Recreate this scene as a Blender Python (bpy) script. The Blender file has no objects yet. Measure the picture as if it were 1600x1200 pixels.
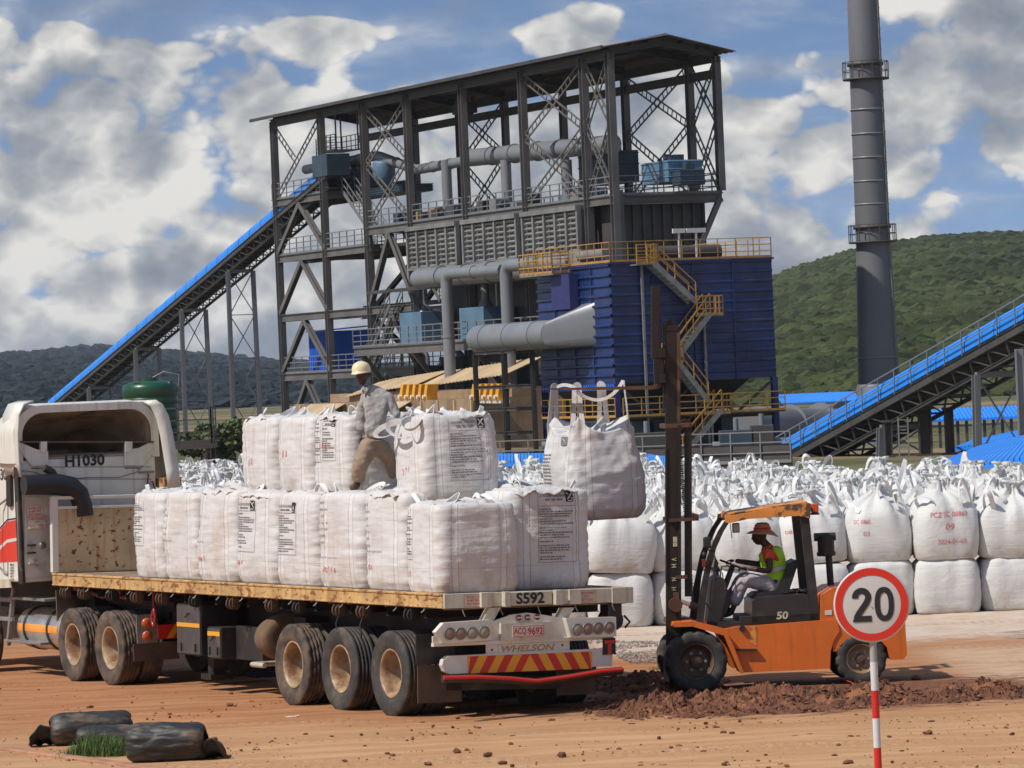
import bpy, bmesh, math, random
import numpy as np
from mathutils import Vector, Matrix, Euler, noise
R = math.radians
# ---------------------------------------------------------------- camera, world, sun, exposure
FPX, CAMH, VH = 6800.0, 4.15, 588.0           # focal length in photo pixels, eye height (m), horizon row at the middle column
ROLL = math.atan(.043)
SR, CR = math.sin(ROLL), math.cos(ROLL)
scn = bpy.context.scene
def raydir(u, v):
    """direction through photo pixel (u, v): the horizon leans by ROLL"""
    x = CR*(u-800)-SR*(v-VH); y = SR*(u-800)+CR*(v-VH)
    return Vector((x/FPX, 1.0, -y/FPX))
def P(u, v, D):
    d = raydir(u, v); return Vector((d.x*D, D, CAMH+d.z*D))
def PG(u, v, z=0.0):
    d = raydir(u, v); t = (z-CAMH)/d.z; return Vector((d.x*t, t, z))
cam_d = bpy.data.cameras.new('camera'); cam = bpy.data.objects.new('camera', cam_d)
scn.collection.objects.link(cam); scn.camera = cam
fw = raydir(800, 600).normalized()
rt = (raydir(810, 600)-raydir(800, 600)).normalized()
up = rt.cross(fw).normalized(); rt = fw.cross(up).normalized()
m = Matrix((rt, up, -fw)).transposed().to_4x4(); m.translation = Vector((0, 0, CAMH))
cam.matrix_world = m
cam_d.lens = 36.0*FPX/1600; cam_d.sensor_width = 36; cam_d.clip_start = .5; cam_d.clip_end = 12000

SUN_TO = Vector((-.72, -.42, 1.0)).normalized()
SUN_EL = math.asin(SUN_TO.z); SUN_AZ = math.atan2(SUN_TO.x, SUN_TO.y)   # clockwise from +Y
sd = bpy.data.lights.new('sun', 'SUN'); sd.energy = 4.3; sd.angle = R(.5); sd.color = (1, .955, .88)
so = bpy.data.objects.new('sun', sd); scn.collection.objects.link(so)
so.rotation_euler = (-SUN_TO).to_track_quat('-Z', 'Y').to_euler(); so.location = (0, 0, 60)

def world():
    w = bpy.data.worlds.new('World'); scn.world = w; w.use_nodes = True
    try: w.cycles.sampling_method = 'MANUAL'; w.cycles.sample_map_resolution = 512
    except Exception: pass
    nt = w.node_tree; nt.nodes.clear(); L = nt.links.new
    def N(t, **k):
        n = nt.nodes.new(t)
        for a, b in k.items(): setattr(n, a, b)
        return n
    sky = N('ShaderNodeTexSky', sky_type='NISHITA', sun_disc=False)
    sky.sun_elevation = SUN_EL; sky.sun_rotation = SUN_AZ; sky.air_density = 1.0; sky.dust_density = .3; sky.ozone_density = 1.5
    bgs = N('ShaderNodeBackground'); bgs.inputs[1].default_value = .15; L(sky.outputs[0], bgs.inputs[0])
    tc = N('ShaderNodeTexCoord')
    hi = N('ShaderNodeMapping', vector_type='POINT'); hi.inputs['Scale'].default_value = (1, 1, 4.0); hi.inputs['Location'].default_value = (0, 0, .22); L(tc.outputs['Generated'], hi.inputs[0])   # clear air deepens quickly above the haze
    nv = N('ShaderNodeVectorMath', operation='NORMALIZE'); L(hi.outputs[0], nv.inputs[0]); L(nv.outputs[0], sky.inputs[0])
    def mapping(loc, sc):
        mp = N('ShaderNodeMapping', vector_type='POINT'); mp.inputs['Location'].default_value = loc; mp.inputs['Scale'].default_value = sc
        L(tc.outputs['Generated'], mp.inputs[0]); return mp
    def nz(loc, sc, scale, detail, rough, dist=0.0):
        mp = mapping(loc, sc); n = N('ShaderNodeTexNoise'); n.inputs['Scale'].default_value = scale
        n.inputs['Detail'].default_value = detail; n.inputs['Roughness'].default_value = rough; n.inputs['Distortion'].default_value = dist
        L(mp.outputs[0], n.inputs[0]); return n.outputs[0]
    def mth(op, a, b=None, c=None, clamp=False):
        n = N('ShaderNodeMath', operation=op, use_clamp=clamp)
        for i, x in enumerate((a, b, c)):
            if x is None: continue
            if isinstance(x, (int, float)): n.inputs[i].default_value = x
            else: L(x, n.inputs[i])
        return n.outputs[0]
    def ss(x, lo, hi):
        n = N('ShaderNodeMapRange', interpolation_type='SMOOTHSTEP'); L(x, n.inputs[0])
        n.inputs[1].default_value = lo; n.inputs[2].default_value = hi; return n.outputs[0]
    S = (1, 1, 1.45); off = (SKX, 0, SKZ)
    def billow(o):                  # rounded puffs with sharp creases between them
        a = mth('ABSOLUTE', mth('SUBTRACT', nz(o, S, 34, 0, .5, .2), .5)); b = mth('ABSOLUTE', mth('SUBTRACT', nz((o[0]+3, 1, o[2]), S, 80, 0, .5, .2), .5)); c = mth('ABSOLUTE', mth('SUBTRACT', nz((o[0]+5, 2, o[2]), S, 180, 1, .5, .2), .5))
        return mth('ADD', mth('ADD', a, mth('MULTIPLY', b, .5)), mth('MULTIPLY', c, .25))
    def field(o):
        big = nz(o, S, 8, 2, .5); d0 = nz(o, S, 18, 4, .5)
        return mth('ADD', mth('ADD', mth('MULTIPLY', d0, .45), mth('MULTIPLY', big, .50)), mth('MULTIPLY', billow(o), .55))
    f0, f1 = field(off), field((off[0]+.004, 0, off[2]-.009))       # the same field a little towards the sun
    fine = nz(off, S, 90, 4, .6, .3)
    sep = N('ShaderNodeSeparateXYZ'); L(tc.outputs['Generated'], sep.inputs[0]); X, Z = sep.outputs[0], sep.outputs[2]
    def blob(u, v, ru, rv, k):
        """k more (or less) cloud round one direction"""
        d = raydir(u, v).normalized()
        a = mth('MULTIPLY', mth('SUBTRACT', X, d.x), FPX/ru); b = mth('MULTIPLY', mth('SUBTRACT', Z, d.z), FPX/rv)
        e = mth('ADD', mth('MULTIPLY', a, a), mth('MULTIPLY', b, b)); return mth('MULTIPLY', mth('POWER', 2.718, mth('MULTIPLY', e, -1.0)), k)
    bias = mth('ADD', mth('MULTIPLY', Z, -.55), mth('MULTIPLY', ss(Z, .045, -.005), .17))
    for q in SKYBLOBS: bias = mth('ADD', bias, blob(*q))
    dens = mth('ADD', f0, bias); dens1 = mth('ADD', f1, bias)
    veil = mth('MULTIPLY', ss(nz((off[0]+7, 0, off[2]), (1, 1, 5), 14, 5, .6, .3), .40, .75), .55)
    cover = mth('MAXIMUM', ss(mth('ADD', dens, mth('MULTIPLY', fine, .06)), .515, .585), veil)
    g0, g1 = nz(off, S, 13, 3, .5), nz((off[0]+.012, 0, off[2]-.030), S, 13, 3, .5)      # broad sunlit crowns and shaded bases
    rel = mth('ADD', mth('MULTIPLY', mth('SUBTRACT', f0, f1), 3.8), mth('MULTIPLY', mth('SUBTRACT', g0, g1), 1.3))
    rel = mth('ADD', rel, mth('MULTIPLY', mth('SUBTRACT', fine, .5), .20))
    thick = ss(dens, .52, .74)
    lum = mth('SUBTRACT', mth('ADD', .69, rel), mth('MULTIPLY', thick, .30), clamp=True)
    cr = N('ShaderNodeValToRGB'); L(lum, cr.inputs[0]); e = cr.color_ramp.elements
    e[0].position = 0.0; e[0].color = (.23, .265, .32, 1); e[1].position = 1.0; e[1].color = (.80, .785, .75, 1)
    x = cr.color_ramp.elements.new(.36); x.color = (.32, .35, .40, 1)
    x = cr.color_ramp.elements.new(.62); x.color = (.47, .485, .50, 1)
    bgc = N('ShaderNodeBackground'); bgc.inputs[1].default_value = 1.0; L(cr.outputs[0], bgc.inputs[0])
    mx = N('ShaderNodeMixShader'); L(cover, mx.inputs[0]); L(bgs.outputs[0], mx.inputs[1]); L(bgc.outputs[0], mx.inputs[2])
    out = N('ShaderNodeOutputWorld'); L(mx.outputs[0], out.inputs[0])
SKYBLOBS = [(60, 5, 120, 22, -.14), (420, 250, 60, 25, -.07), (520, -10, 420, 55, -.20), (720, 85, 230, 50, -.17), (1130, 45, 170, 60, -.20), (260, 5, 160, 40, -.12), (520, 55, 120, 34, .20), (900, 55, 80, 50, .22), (210, 120, 150, 80, .05), (1230, 130, 60, 25, -.12), (600, 150, 90, 50, .10), (1290, 180, 40, 20, -.10), (1500, 40, 130, 60, .08), (1450, 200, 130, 70, .07), (700, 290, 560, 150, .09), (1200, 260, 250, 90, .07)]
SKX, SKZ = 2.71, 0.9
world()
scn.view_settings.view_transform = 'Standard'; scn.view_settings.look = 'None'
scn.view_settings.exposure = 0.0; scn.view_settings.gamma = 1.0; scn.view_settings.use_curve_mapping = False
try: scn.cycles.max_bounces = 5; scn.cycles.diffuse_bounces = 3; scn.cycles.transparent_max_bounces = 6
except Exception: pass

# ---------------------------------------------------------------- helpers
random.seed(7)
LINK = scn.collection.objects.link
def tag(o, label=None, cat=None, group=None, kind=None):
    if label: o['label'] = label
    if cat: o['category'] = cat
    if group: o['group'] = group
    if kind: o['kind'] = kind
    return o
def empty(name, loc=(0, 0, 0), rot=(0, 0, 0), parent=None):
    o = bpy.data.objects.new(name, None); LINK(o); o.empty_display_size = .2
    o.location = loc; o.rotation_euler = rot
    if parent: o.parent = parent
    return o
def nz3(x, y, z): return noise.noise(Vector((x, y, z)))

class MB:
    def __init__(s): s.v = []; s.f = []; s.sm = []; s.mi = []; s.uv = None
    def add(s, vs, fs, smooth=False, mi=0):
        b = len(s.v); s.v += [tuple(p) for p in vs]
        for f in fs: s.f.append(tuple(b+i for i in f)); s.sm.append(smooth); s.mi.append(mi)
        return s
    def bx(s, x0, x1, y0, y1, z0, z1, mi=0):
        return s.add([(x0,y0,z0),(x1,y0,z0),(x1,y1,z0),(x0,y1,z0),(x0,y0,z1),(x1,y0,z1),(x1,y1,z1),(x0,y1,z1)],
            [(0,3,2,1),(4,5,6,7),(0,1,5,4),(1,2,6,5),(2,3,7,6),(3,0,4,7)], mi=mi)
    def frame(s, p, q, upv=(0, 0, 1)):
        p, q = Vector(p), Vector(q); d = (q-p).normalized(); u = Vector(upv)
        if abs(d.dot(u)) > .98: u = Vector((1, 0, 0)) if abs(d.x) < .9 else Vector((0, 1, 0))
        a = d.cross(u).normalized(); b = a.cross(d).normalized(); return p, q, a, b
    def beam(s, p, q, w, h=None, upv=(0, 0, 1), mi=0):
        h = h or w; p, q, a, b = s.frame(p, q, upv); a = a*w/2; b = b*h/2
        return s.add([p-a-b, p+a-b, p+a+b, p-a+b, q-a-b, q+a-b, q+a+b, q-a+b],
            [(0,1,2,3),(7,6,5,4),(0,4,5,1),(1,5,6,2),(2,6,7,3),(3,7,4,0)], mi=mi)
    def ibeam(s, p, q, w, h, t=.03, upv=(0, 0, 1), mi=0):
        p, q, a, b = s.frame(p, q, upv)
        s.beam(p+b*(h/2-t/2), q+b*(h/2-t/2), w, t, upv, mi); s.beam(p-b*(h/2-t/2), q-b*(h/2-t/2), w, t, upv, mi)
        return s.beam(p, q, t, h-2*t-.004, upv, mi)
    def cyl(s, p, q, r0, r1=None, n=16, caps=True, mi=0):
        r1 = r0 if r1 is None else r1; p, q, a, b = s.frame(p, q)
        vs = []
        for c, r in ((p, r0), (q, r1)):
            for i in range(n):
                t = 2*math.pi*i/n; vs.append(c+a*math.cos(t)*r+b*math.sin(t)*r)
        s.add(vs, [(i, (i+1) % n, n+(i+1) % n, n+i) for i in range(n)], True, mi)
        if caps:
            s.add(vs[:n], [tuple(range(n-1, -1, -1))], False, mi); s.add(vs[n:], [tuple(range(n))], False, mi)
        return s
    def tube(s, pts, r, n=8, closed=False, flat=1.0, caps=True, mi=0):
        pts = [Vector(p) for p in pts]; m_ = len(pts); vs = []
        rr = r if isinstance(r, (list, tuple)) else [r]*m_
        prev = None
        for i, p in enumerate(pts):
            if closed: d = pts[(i+1) % m_]-pts[i-1]
            else: d = pts[min(i+1, m_-1)]-pts[max(i-1, 0)]
            d.normalize()
            if prev is None:
                u = Vector((0, 0, 1)) if abs(d.z) < .9 else Vector((1, 0, 0)); a = d.cross(u).normalized()
            else:
                a = (prev-d*prev.dot(d))
                a = a.normalized() if a.length > 1e-5 else d.orthogonal().normalized()
            prev = a; b = a.cross(d)
            for k in range(n):
                t = 2*math.pi*k/n; vs.append(p+a*math.cos(t)*rr[i]+b*math.sin(t)*rr[i]*flat)
        seg = m_ if closed else m_-1
        s.add(vs, [(i*n+k, i*n+(k+1) % n, ((i+1) % m_)*n+(k+1) % n, ((i+1) % m_)*n+k) for i in range(seg) for k in range(n)], True, mi)
        if caps and not closed:
            s.add(vs[:n], [tuple(range(n-1, -1, -1))], False, mi); s.add(vs[-n:], [tuple(range(n))], False, mi)
        return s
    def lathe(s, prof, o=(0, 0, 0), axis='y', n=48, mi=0, fn=None):
        """prof: (radius, position along the axis)"""
        o = Vector(o); vs = []
        for j, (r, h) in enumerate(prof):
            for i in range(n):
                t = 2*math.pi*i/n; rr = r+(fn(i, j) if fn else 0); c, s_ = math.cos(t)*rr, math.sin(t)*rr
                vs.append(o+(Vector((c, h, s_)) if axis == 'y' else Vector((c, s_, h)) if axis == 'z' else Vector((h, c, s_))))
        fs = [(j*n+i, j*n+(i+1) % n, (j+1)*n+(i+1) % n, (j+1)*n+i) for j in range(len(prof)-1) for i in range(n)]
        return s.add(vs, fs, True, mi)
    def prism(s, poly, fa, fb, mi=0, smooth=False):
        """poly: list of 2-D points; fa / fb map them to the two 3-D faces"""
        a = [Vector(fa(*p)) for p in poly]; b = [Vector(fb(*p)) for p in poly]; n = len(poly)
        s.add(a+b, [(i, (i+1) % n, n+(i+1) % n, n+i) for i in range(n)], smooth, mi)
        return s.add(a+b, [tuple(range(n-1, -1, -1)), tuple(range(n, 2*n))], False, mi)
    def build(s, name, mat, parent=None, bevel=0, seg=2, fix=True):
        me = bpy.data.meshes.new(name); me.from_pydata(s.v, [], s.f)
        mats = mat if isinstance(mat, (list, tuple)) else [mat]
        for k in mats: me.materials.append(k)
        me.polygons.foreach_set('use_smooth', s.sm)
        if len(mats) > 1: me.polygons.foreach_set('material_index', s.mi)
        me.update()
        if fix:
            bm = bmesh.new(); bm.from_mesh(me); bmesh.ops.recalc_face_normals(bm, faces=bm.faces); bm.to_mesh(me); bm.free()
        o = bpy.data.objects.new(name, me); LINK(o)
        if parent: o.parent = parent
        if bevel:
            b = o.modifiers.new('bevel', 'BEVEL'); b.width = bevel; b.segments = seg; b.limit_method = 'ANGLE'; b.angle_limit = R(40)
        return o

def grid_mesh(name, pts, nu, nv, mat, parent=None, wrap=False, uv=None, smooth=True):
    """pts[j][i] rows; quads between them, with optional uv per vertex"""
    vs = [tuple(p) for row in pts for p in row]; w = nu
    fs = [(j*w+i, j*w+(i+1) % w, (j+1)*w+(i+1) % w, (j+1)*w+i) for j in range(nv-1) for i in range(w if wrap else w-1)]
    me = bpy.data.meshes.new(name); me.from_pydata(vs, [], fs); me.materials.append(mat)
    me.polygons.foreach_set('use_smooth', [smooth]*len(fs))
    me.update(); o = bpy.data.objects.new(name, me); LINK(o)
    if parent: o.parent = parent
    return o

_tc = {}
def text_geo(s, bold=0.0, shear=0.0):
    """unit-height text as flat 2-D geometry: (verts, faces, width)"""
    k = (s, bold, shear)
    if k in _tc: return _tc[k]
    c = bpy.data.curves.new('t', 'FONT'); c.body = s; c.size = 1.0; c.offset = bold; c.shear = shear; c.resolution_u = 3
    c.fill_mode = 'BOTH' if False else c.fill_mode
    o = bpy.data.objects.new('t', c); LINK(o); dg = bpy.context.evaluated_depsgraph_get(); dg.update()
    me = bpy.data.meshes.new_from_object(o.evaluated_get(dg))
    vs = [(v.co.x, v.co.y) for v in me.vertices]; fs = [tuple(p.vertices) for p in me.polygons]
    bpy.data.objects.remove(o); bpy.data.curves.remove(c); bpy.data.meshes.remove(me)
    x0 = min(v[0] for v in vs); x1 = max(v[0] for v in vs); y0 = min(v[1] for v in vs); y1 = max(v[1] for v in vs)
    vs = [((x-x0)/(y1-y0), (y-y0)/(y1-y0)) for x, y in vs]
    _tc[k] = (vs, fs, (x1-x0)/(y1-y0)); return _tc[k]
def put_text(mb, s, o, xd, yd, h, w=None, bold=0.0, shear=0.0, center=True, mi=0):
    """text of cap height h (and width w) at o (its lower left, or lower middle)"""
    vs, fs, wd = text_geo(s, bold, shear); o, xd, yd = Vector(o), Vector(xd).normalized(), Vector(yd).normalized()
    sx = (w/wd) if w else h; x0 = -wd*sx/2 if center else 0
    mb.add([o+xd*(x0+x*sx)+yd*(y*h) for x, y in vs], fs, False, mi); return mb

# ---------------------------------------------------------------- materials
class NT:
    def __init__(s, name):
        s.m = bpy.data.materials.new(name); s.m.use_nodes = True; s.t = s.m.node_tree; s.t.nodes.clear()
        s.b = s.n('ShaderNodeBsdfPrincipled'); o = s.n('ShaderNodeOutputMaterial'); s.l(s.b.outputs[0], o.inputs[0])
        s.tc = s.n('ShaderNodeTexCoord'); s.oi = s.n('ShaderNodeObjectInfo')
        a = s.n('ShaderNodeVectorMath', operation='SCALE'); s.l(s.oi.outputs['Random'], a.inputs['Scale']); a.inputs[0].default_value = (37, 53, 71)
        b = s.n('ShaderNodeVectorMath', operation='ADD'); s.l(s.tc.outputs['Object'], b.inputs[0]); s.l(a.outputs[0], b.inputs[1]); s.co = b.outputs[0]
    def n(s, t, **k):
        x = s.t.nodes.new(t)
        for a, b in k.items(): setattr(x, a, b)
        return x
    def l(s, a, b): s.t.links.new(a, b)
    def setin(s, sock, x):
        if isinstance(x, (int, float)): sock.default_value = x
        elif isinstance(x, (tuple, list)): sock.default_value = tuple(x)+((1,) if len(x) == 3 and len(sock.default_value) == 4 else ())
        else: s.l(x, sock)
    def mapv(s, v, sc=(1, 1, 1), loc=(0, 0, 0), rot=(0, 0, 0)):
        x = s.n('ShaderNodeMapping'); s.l(v, x.inputs[0]); x.inputs['Scale'].default_value = sc; x.inputs['Location'].default_value = loc
        x.inputs['Rotation'].default_value = rot; return x.outputs[0]
    def noise(s, scale, detail=4, rough=.55, v=None, sc=(1, 1, 1), dist=0):
        x = s.n('ShaderNodeTexNoise'); s.l(s.mapv(v or s.co, sc), x.inputs[0]); x.inputs['Scale'].default_value = scale
        x.inputs['Detail'].default_value = detail; x.inputs['Roughness'].default_value = rough; x.inputs['Distortion'].default_value = dist
        return x.outputs[0]
    def math(s, op, a, b=0.0, clamp=False):
        x = s.n('ShaderNodeMath', operation=op, use_clamp=clamp); s.setin(x.inputs[0], a); s.setin(x.inputs[1], b); return x.outputs[0]
    def ss(s, x, lo, hi, a=0.0, b=1.0):
        n = s.n('ShaderNodeMapRange', interpolation_type='SMOOTHSTEP'); s.l(x, n.inputs[0])
        for i, k in enumerate((lo, hi, a, b)): n.inputs[i+1].default_value = k
        return n.outputs[0]
    def mix(s, f, a, b, mode='MIX'):
        x = s.n('ShaderNodeMix', data_type='RGBA', blend_type=mode); s.setin(x.inputs[0], f); s.setin(x.inputs[6], a); s.setin(x.inputs[7], b)
        return x.outputs[2]
    def bump(s, h, strength=.3, dist=.01, normal=None):
        x = s.n('ShaderNodeBump'); s.l(h, x.inputs['Height']); x.inputs['Strength'].default_value = strength; x.inputs['Distance'].default_value = dist
        if normal: s.l(normal, x.inputs['Normal'])
        return x.outputs[0]
    def fin(s, col, rough=.6, metal=0, normal=None, spec=.5):
        s.setin(s.b.inputs['Base Color'], col); s.setin(s.b.inputs['Roughness'], rough); s.setin(s.b.inputs['Metallic'], metal)
        s.b.inputs['Specular IOR Level'].default_value = spec
        if normal: s.l(normal, s.b.inputs['Normal'])
        return s.m
def mul(c, k): return tuple(min(1, x*k) for x in c)
def mat(name, col, rough=.6, metal=0, var=.25, vs=2.5, dirt=None, dlo=.5, dhi=.72, ds=3, bump=.15, bs=40, bd=.005, stretch=(1, 1, 1), spec=.5, streak=None):
    """painted or bare surface: base colour with soft variation, a dirt / rust colour in patches, fine relief"""
    t = NT(name); c = t.mix(t.ss(t.noise(vs, 5), .3, .7), mul(col, 1-var), mul(col, 1+var*.5))
    if streak: c = t.mix(t.ss(t.noise(4, 4, sc=(2.5, 2.5, .25)), .5, .75), c, streak)
    if dirt: c = t.mix(t.ss(t.noise(ds, 8, .65, sc=stretch), dlo, dhi), c, dirt)
    nrm = t.bump(t.noise(bs, 4), bump, bd) if bump else None
    return t.fin(c, rough, metal, nrm, spec)

RUST = (.20, .075, .025); DUST = (.36, .20, .11)
M_ = {}
M_['cream'] = mat('cream_paint', (.56, .52, .41), .42, dirt=(.30, .20, .12), dlo=.55, dhi=.8, ds=2.2, var=.12, streak=(.40, .34, .25))
M_['white'] = mat('white_paint', (.66, .63, .54), .38, dirt=(.40, .29, .19), dlo=.6, dhi=.85, ds=2, var=.1)
M_['cabwhite'] = mat('cab_white_paint', (.68, .66, .58), .32, dirt=(.45, .37, .27), dlo=.6, dhi=.85, ds=1.5, var=.08, streak=(.52, .46, .36))
M_['railyel'] = mat('rusty_yellow_paint', (.52, .33, .13), .6, dirt=(.22, .085, .03), dlo=.51, dhi=.60, ds=6, var=.3, stretch=(1, 1, 2.2), streak=(.36, .17, .06))
M_['headb'] = mat('scratched_cream_steel', (.62, .45, .24), .6, dirt=(.13, .045, .02), dlo=.58, dhi=.61, ds=9, var=.3, vs=1.2, stretch=(1, 1, 1.5), streak=(.46, .23, .08))
M_['black'] = mat('black_steel', (.022, .020, .019), .55, dirt=(.09, .055, .035), dlo=.5, dhi=.8, var=.3)
M_['chassis'] = mat('dusty_black_chassis', (.02, .018, .017), .7, dirt=(.075, .045, .03), dlo=.45, dhi=.8, var=.3)
M_['rubber'] = mat('tyre_rubber', (.035, .033, .031), .75, dirt=(.13, .095, .07), dlo=.42, dhi=.8, ds=4, var=.25, bump=.3, bs=60)
M_['rubberd'] = mat('dusty_tread_rubber', (.05, .042, .036), .85, dirt=(.17, .11, .07), dlo=.35, dhi=.75, ds=5, var=.3, bump=.3, bs=60)
M_['rim'] = mat('dusty_cream_rim', (.46, .34, .21), .45, dirt=(.22, .105, .05), dlo=.36, dhi=.66, ds=5, var=.3)
M_['rimdark'] = mat('dark_dirty_rim', (.10, .06, .035), .6, dirt=(.25, .14, .07), dlo=.5, dhi=.8, ds=8)
M_['hub'] = mat('hub_steel', (.06, .045, .035), .55, .3)
M_['galv'] = mat('dull_grey_metal', (.26, .255, .24), .5, .35, dirt=(.18, .12, .08), dlo=.55, dhi=.85)
M_['alu'] = mat('polished_tank_metal', (.62, .60, .56), .28, .75, dirt=(.35, .24, .16), dlo=.55, dhi=.85, ds=3, bump=.05)
M_['flap'] = mat('dusty_mudflap_rubber', (.085, .055, .035), .85, var=.3)
M_['red'] = mat('red_paint', (.55, .025, .015), .4, var=.1, dirt=(.3, .1, .05), dlo=.65, dhi=.9)
M_['redstripe'] = mat('red_stripe', (.62, .04, .02), .4, var=.05)
M_['redlamp'] = mat('red_lens', (.22, .015, .012), .2, var=.1)
M_['amber'] = mat('amber_reflector', (.62, .24, .02), .3, var=.08)
M_['yeltape'] = mat('yellow_tape', (.74, .33, .02), .4, var=.05)
M_['lens'] = mat('dusty_lamp_lens', (.34, .29, .20), .25, var=.2, vs=20)
M_['lensred'] = mat('dusty_red_lens', (.27, .17, .12), .25, var=.2, vs=20)
M_['ink'] = mat('black_ink', (.015, .015, .017), .6, var=.05, bump=0)
M_['inkgrey'] = mat('faded_print', (.17, .165, .17), .8, var=.2, vs=30, bump=0)
M_['inkred'] = mat('red_marker_ink', (.62, .10, .09), .7, var=.25, vs=20, bump=0)
M_['inkgold'] = mat('gold_lettering', (.40, .25, .06), .5, var=.15, bump=0)
M_['platewhite'] = mat('plate_white', (.62, .58, .52), .45, var=.05)
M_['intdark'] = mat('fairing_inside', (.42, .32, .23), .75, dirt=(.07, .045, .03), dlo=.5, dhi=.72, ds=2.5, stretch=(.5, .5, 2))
M_['orange'] = mat('forklift_orange', (.68, .145, .018), .40, dirt=(.22, .07, .02), dlo=.58, dhi=.85, ds=2.2, var=.10, streak=(.50, .12, .02))
M_['orangeworn'] = mat('worn_orange_paint', (.70, .26, .05), .5, dirt=(.10, .06, .035), dlo=.50, dhi=.56, ds=3.5, var=.2)
M_['mast'] = mat('greasy_mast_steel', (.026, .018, .014), .5, .3, dirt=(.07, .032, .02), dlo=.55, dhi=.8, ds=4, stretch=(1, 1, .4))
M_['forksteel'] = mat('rusty_fork_steel', (.12, .06, .035), .55, .3, dirt=(.20, .09, .045), dlo=.5, dhi=.7)
M_['glass'] = mat('mirror_glass', (.25, .27, .3), .1, .8, bump=0)
# ================================================================ GROUND, HILLS
def ground():
    xs = [-4000, -1500, -600, -250, -120, -60, -35, -22]+list(np.arange(-15, 15.01, .14))+[22, 35, 60, 120, 250, 600, 1500, 4000]
    ys = [-200, 0, 20, 35]+list(np.arange(42, 74, .16))+[75, 78, 82, 88, 96, 110, 130, 160, 200, 260, 340, 450, 600, 900, 1400, 2200, 3500, 6000]
    pts = []
    for y in ys:
        row = []
        for x in xs:
            z = 0.0
            if -15 <= x <= 15 and 42 <= y <= 74:
                e = min(1, (15-abs(x))/2, (y-42)/2, (74-y)/2)
                z = e*(.022*nz3(x*.5, y*.35, 0)+.010*nz3(x*1.7, y*1.2, 5)+.005*nz3(x*5, y*4, 9))
            row.append((x, y, z))
        pts.append(row)
    t = NT('sandy_ground'); co = t.tc.outputs['Object']
    sep = t.n('ShaderNodeSeparateXYZ'); t.l(co, sep.inputs[0])
    n1 = t.noise(.22, 5, .6, co, (1, 1.8, 1)); n2 = t.noise(1.1, 6, .6, co, (.5, 2.4, 1)); n3 = t.noise(14, 5, .65, co, (.7, 1.2, 1)); n4 = t.noise(3.5, 6, .68, co, (.6, 1.4, 1))
    sand = t.mix(t.ss(n2, .35, .7), (.42, .225, .105), (.51, .305, .158))
    red = t.mix(t.ss(n2, .35, .65), (.32, .135, .058), (.42, .20, .092))
    # the sandy track in front, redder trodden soil under and beyond the vehicles
    yy = t.math('ADD', sep.outputs[1], t.math('MULTIPLY', t.math('SUBTRACT', n1, .5), 6.0))
    yy = t.math('ADD', yy, t.math('MULTIPLY', sep.outputs[0], .06))
    c = t.mix(t.ss(yy, 50.8, 55.5), sand, red)
    c = t.mix(t.ss(t.math('ABSOLUTE', t.math('SUBTRACT', yy, 51.2)), .1, 1.2, .35, 0), c, (.30, .135, .065))
    # pale dusty concrete apron before the stacked bags
    ap = t.math('ADD', sep.outputs[1], t.math('MULTIPLY', t.math('SUBTRACT', n4, .5), 3.0))
    ap = t.math('ADD', ap, t.math('MULTIPLY', sep.outputs[0], -.12))
    right = t.ss(sep.outputs[0], .5, 1.6)
    c = t.mix(t.math('MULTIPLY', t.ss(ap, 62.2, 64.6), right), c, t.mix(t.ss(n4, .35, .65), (.50, .335, .21), (.56, .49, .42)))
    rsand = t.math('MULTIPLY', t.ss(sep.outputs[0], 5.2, 6.2), t.math('MULTIPLY', t.ss(sep.outputs[1], 54.2, 56.4), t.ss(sep.outputs[1], 64, 61)))
    c = t.mix(rsand, c, t.mix(t.ss(n4, .35, .65), (.42, .26, .15), (.52, .36, .235)))
    # dark churned soil around the forklift
    hx = t.math('DIVIDE', t.math('SUBTRACT', sep.outputs[0], 3.4), 3.9); hy = t.math('DIVIDE', t.math('SUBTRACT', sep.outputs[1], 54.4), 3.0)
    hd = t.math('ADD', t.math('ADD', t.math('MULTIPLY', hx, hx), t.math('MULTIPLY', hy, hy)), t.math('MULTIPLY', t.math('SUBTRACT', n4, .5), 2.6))
    c = t.mix(t.ss(hd, 1.15, .45), c, t.mix(t.ss(n3, .4, .65), (.125, .052, .028), (.22, .095, .05)))
    # wheel tracks: bands of tread marks along the road
    tr = t.math('SINE', t.math('ADD', t.math('MULTIPLY', sep.outputs[0], 42.0), t.math('MULTIPLY', t.math('ABSOLUTE', t.math('SINE', t.math('MULTIPLY', yy, 9.0))), 9.0)))
    bandy = t.math('ADD', t.math('MULTIPLY', sep.outputs[1], 2.1), t.math('MULTIPLY', t.math('ADD', n1, t.math('MULTIPLY', sep.outputs[0], .03)), 5.0))
    trk = t.math('MULTIPLY', t.math('MULTIPLY', t.ss(t.math('SINE', bandy), .55, .85), t.ss(n2, .40, .58)), t.ss(tr, -.3, .6))
    c = t.mix(t.math('MULTIPLY', trk, .35), c, (.26, .12, .055))
    # speckle of little dark clods and scuffs
    c = t.mix(t.math('MULTIPLY', t.ss(n3, .66, .74), .5), c, (.20, .09, .045))
    c = t.mix(t.math('MULTIPLY', t.ss(n4, .60, .72), .35), c, (.27, .125, .06))
    far = t.mix(t.ss(t.noise(.03, 5, .6, co), .42, .62), (.085, .090, .036), (.24, .18, .105))
    c = t.mix(t.ss(sep.outputs[1], 120, 180), c, far)
    nb = t.bump(n3, .35, .03); nb = t.bump(n4, .5, .05, nb); nb = t.bump(trk, .5, .02, nb)
    g = grid_mesh('ground', pts, len(xs), len(ys), t.fin(c, .95, 0, nb, .2))
    tag(g, kind='structure')
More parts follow.
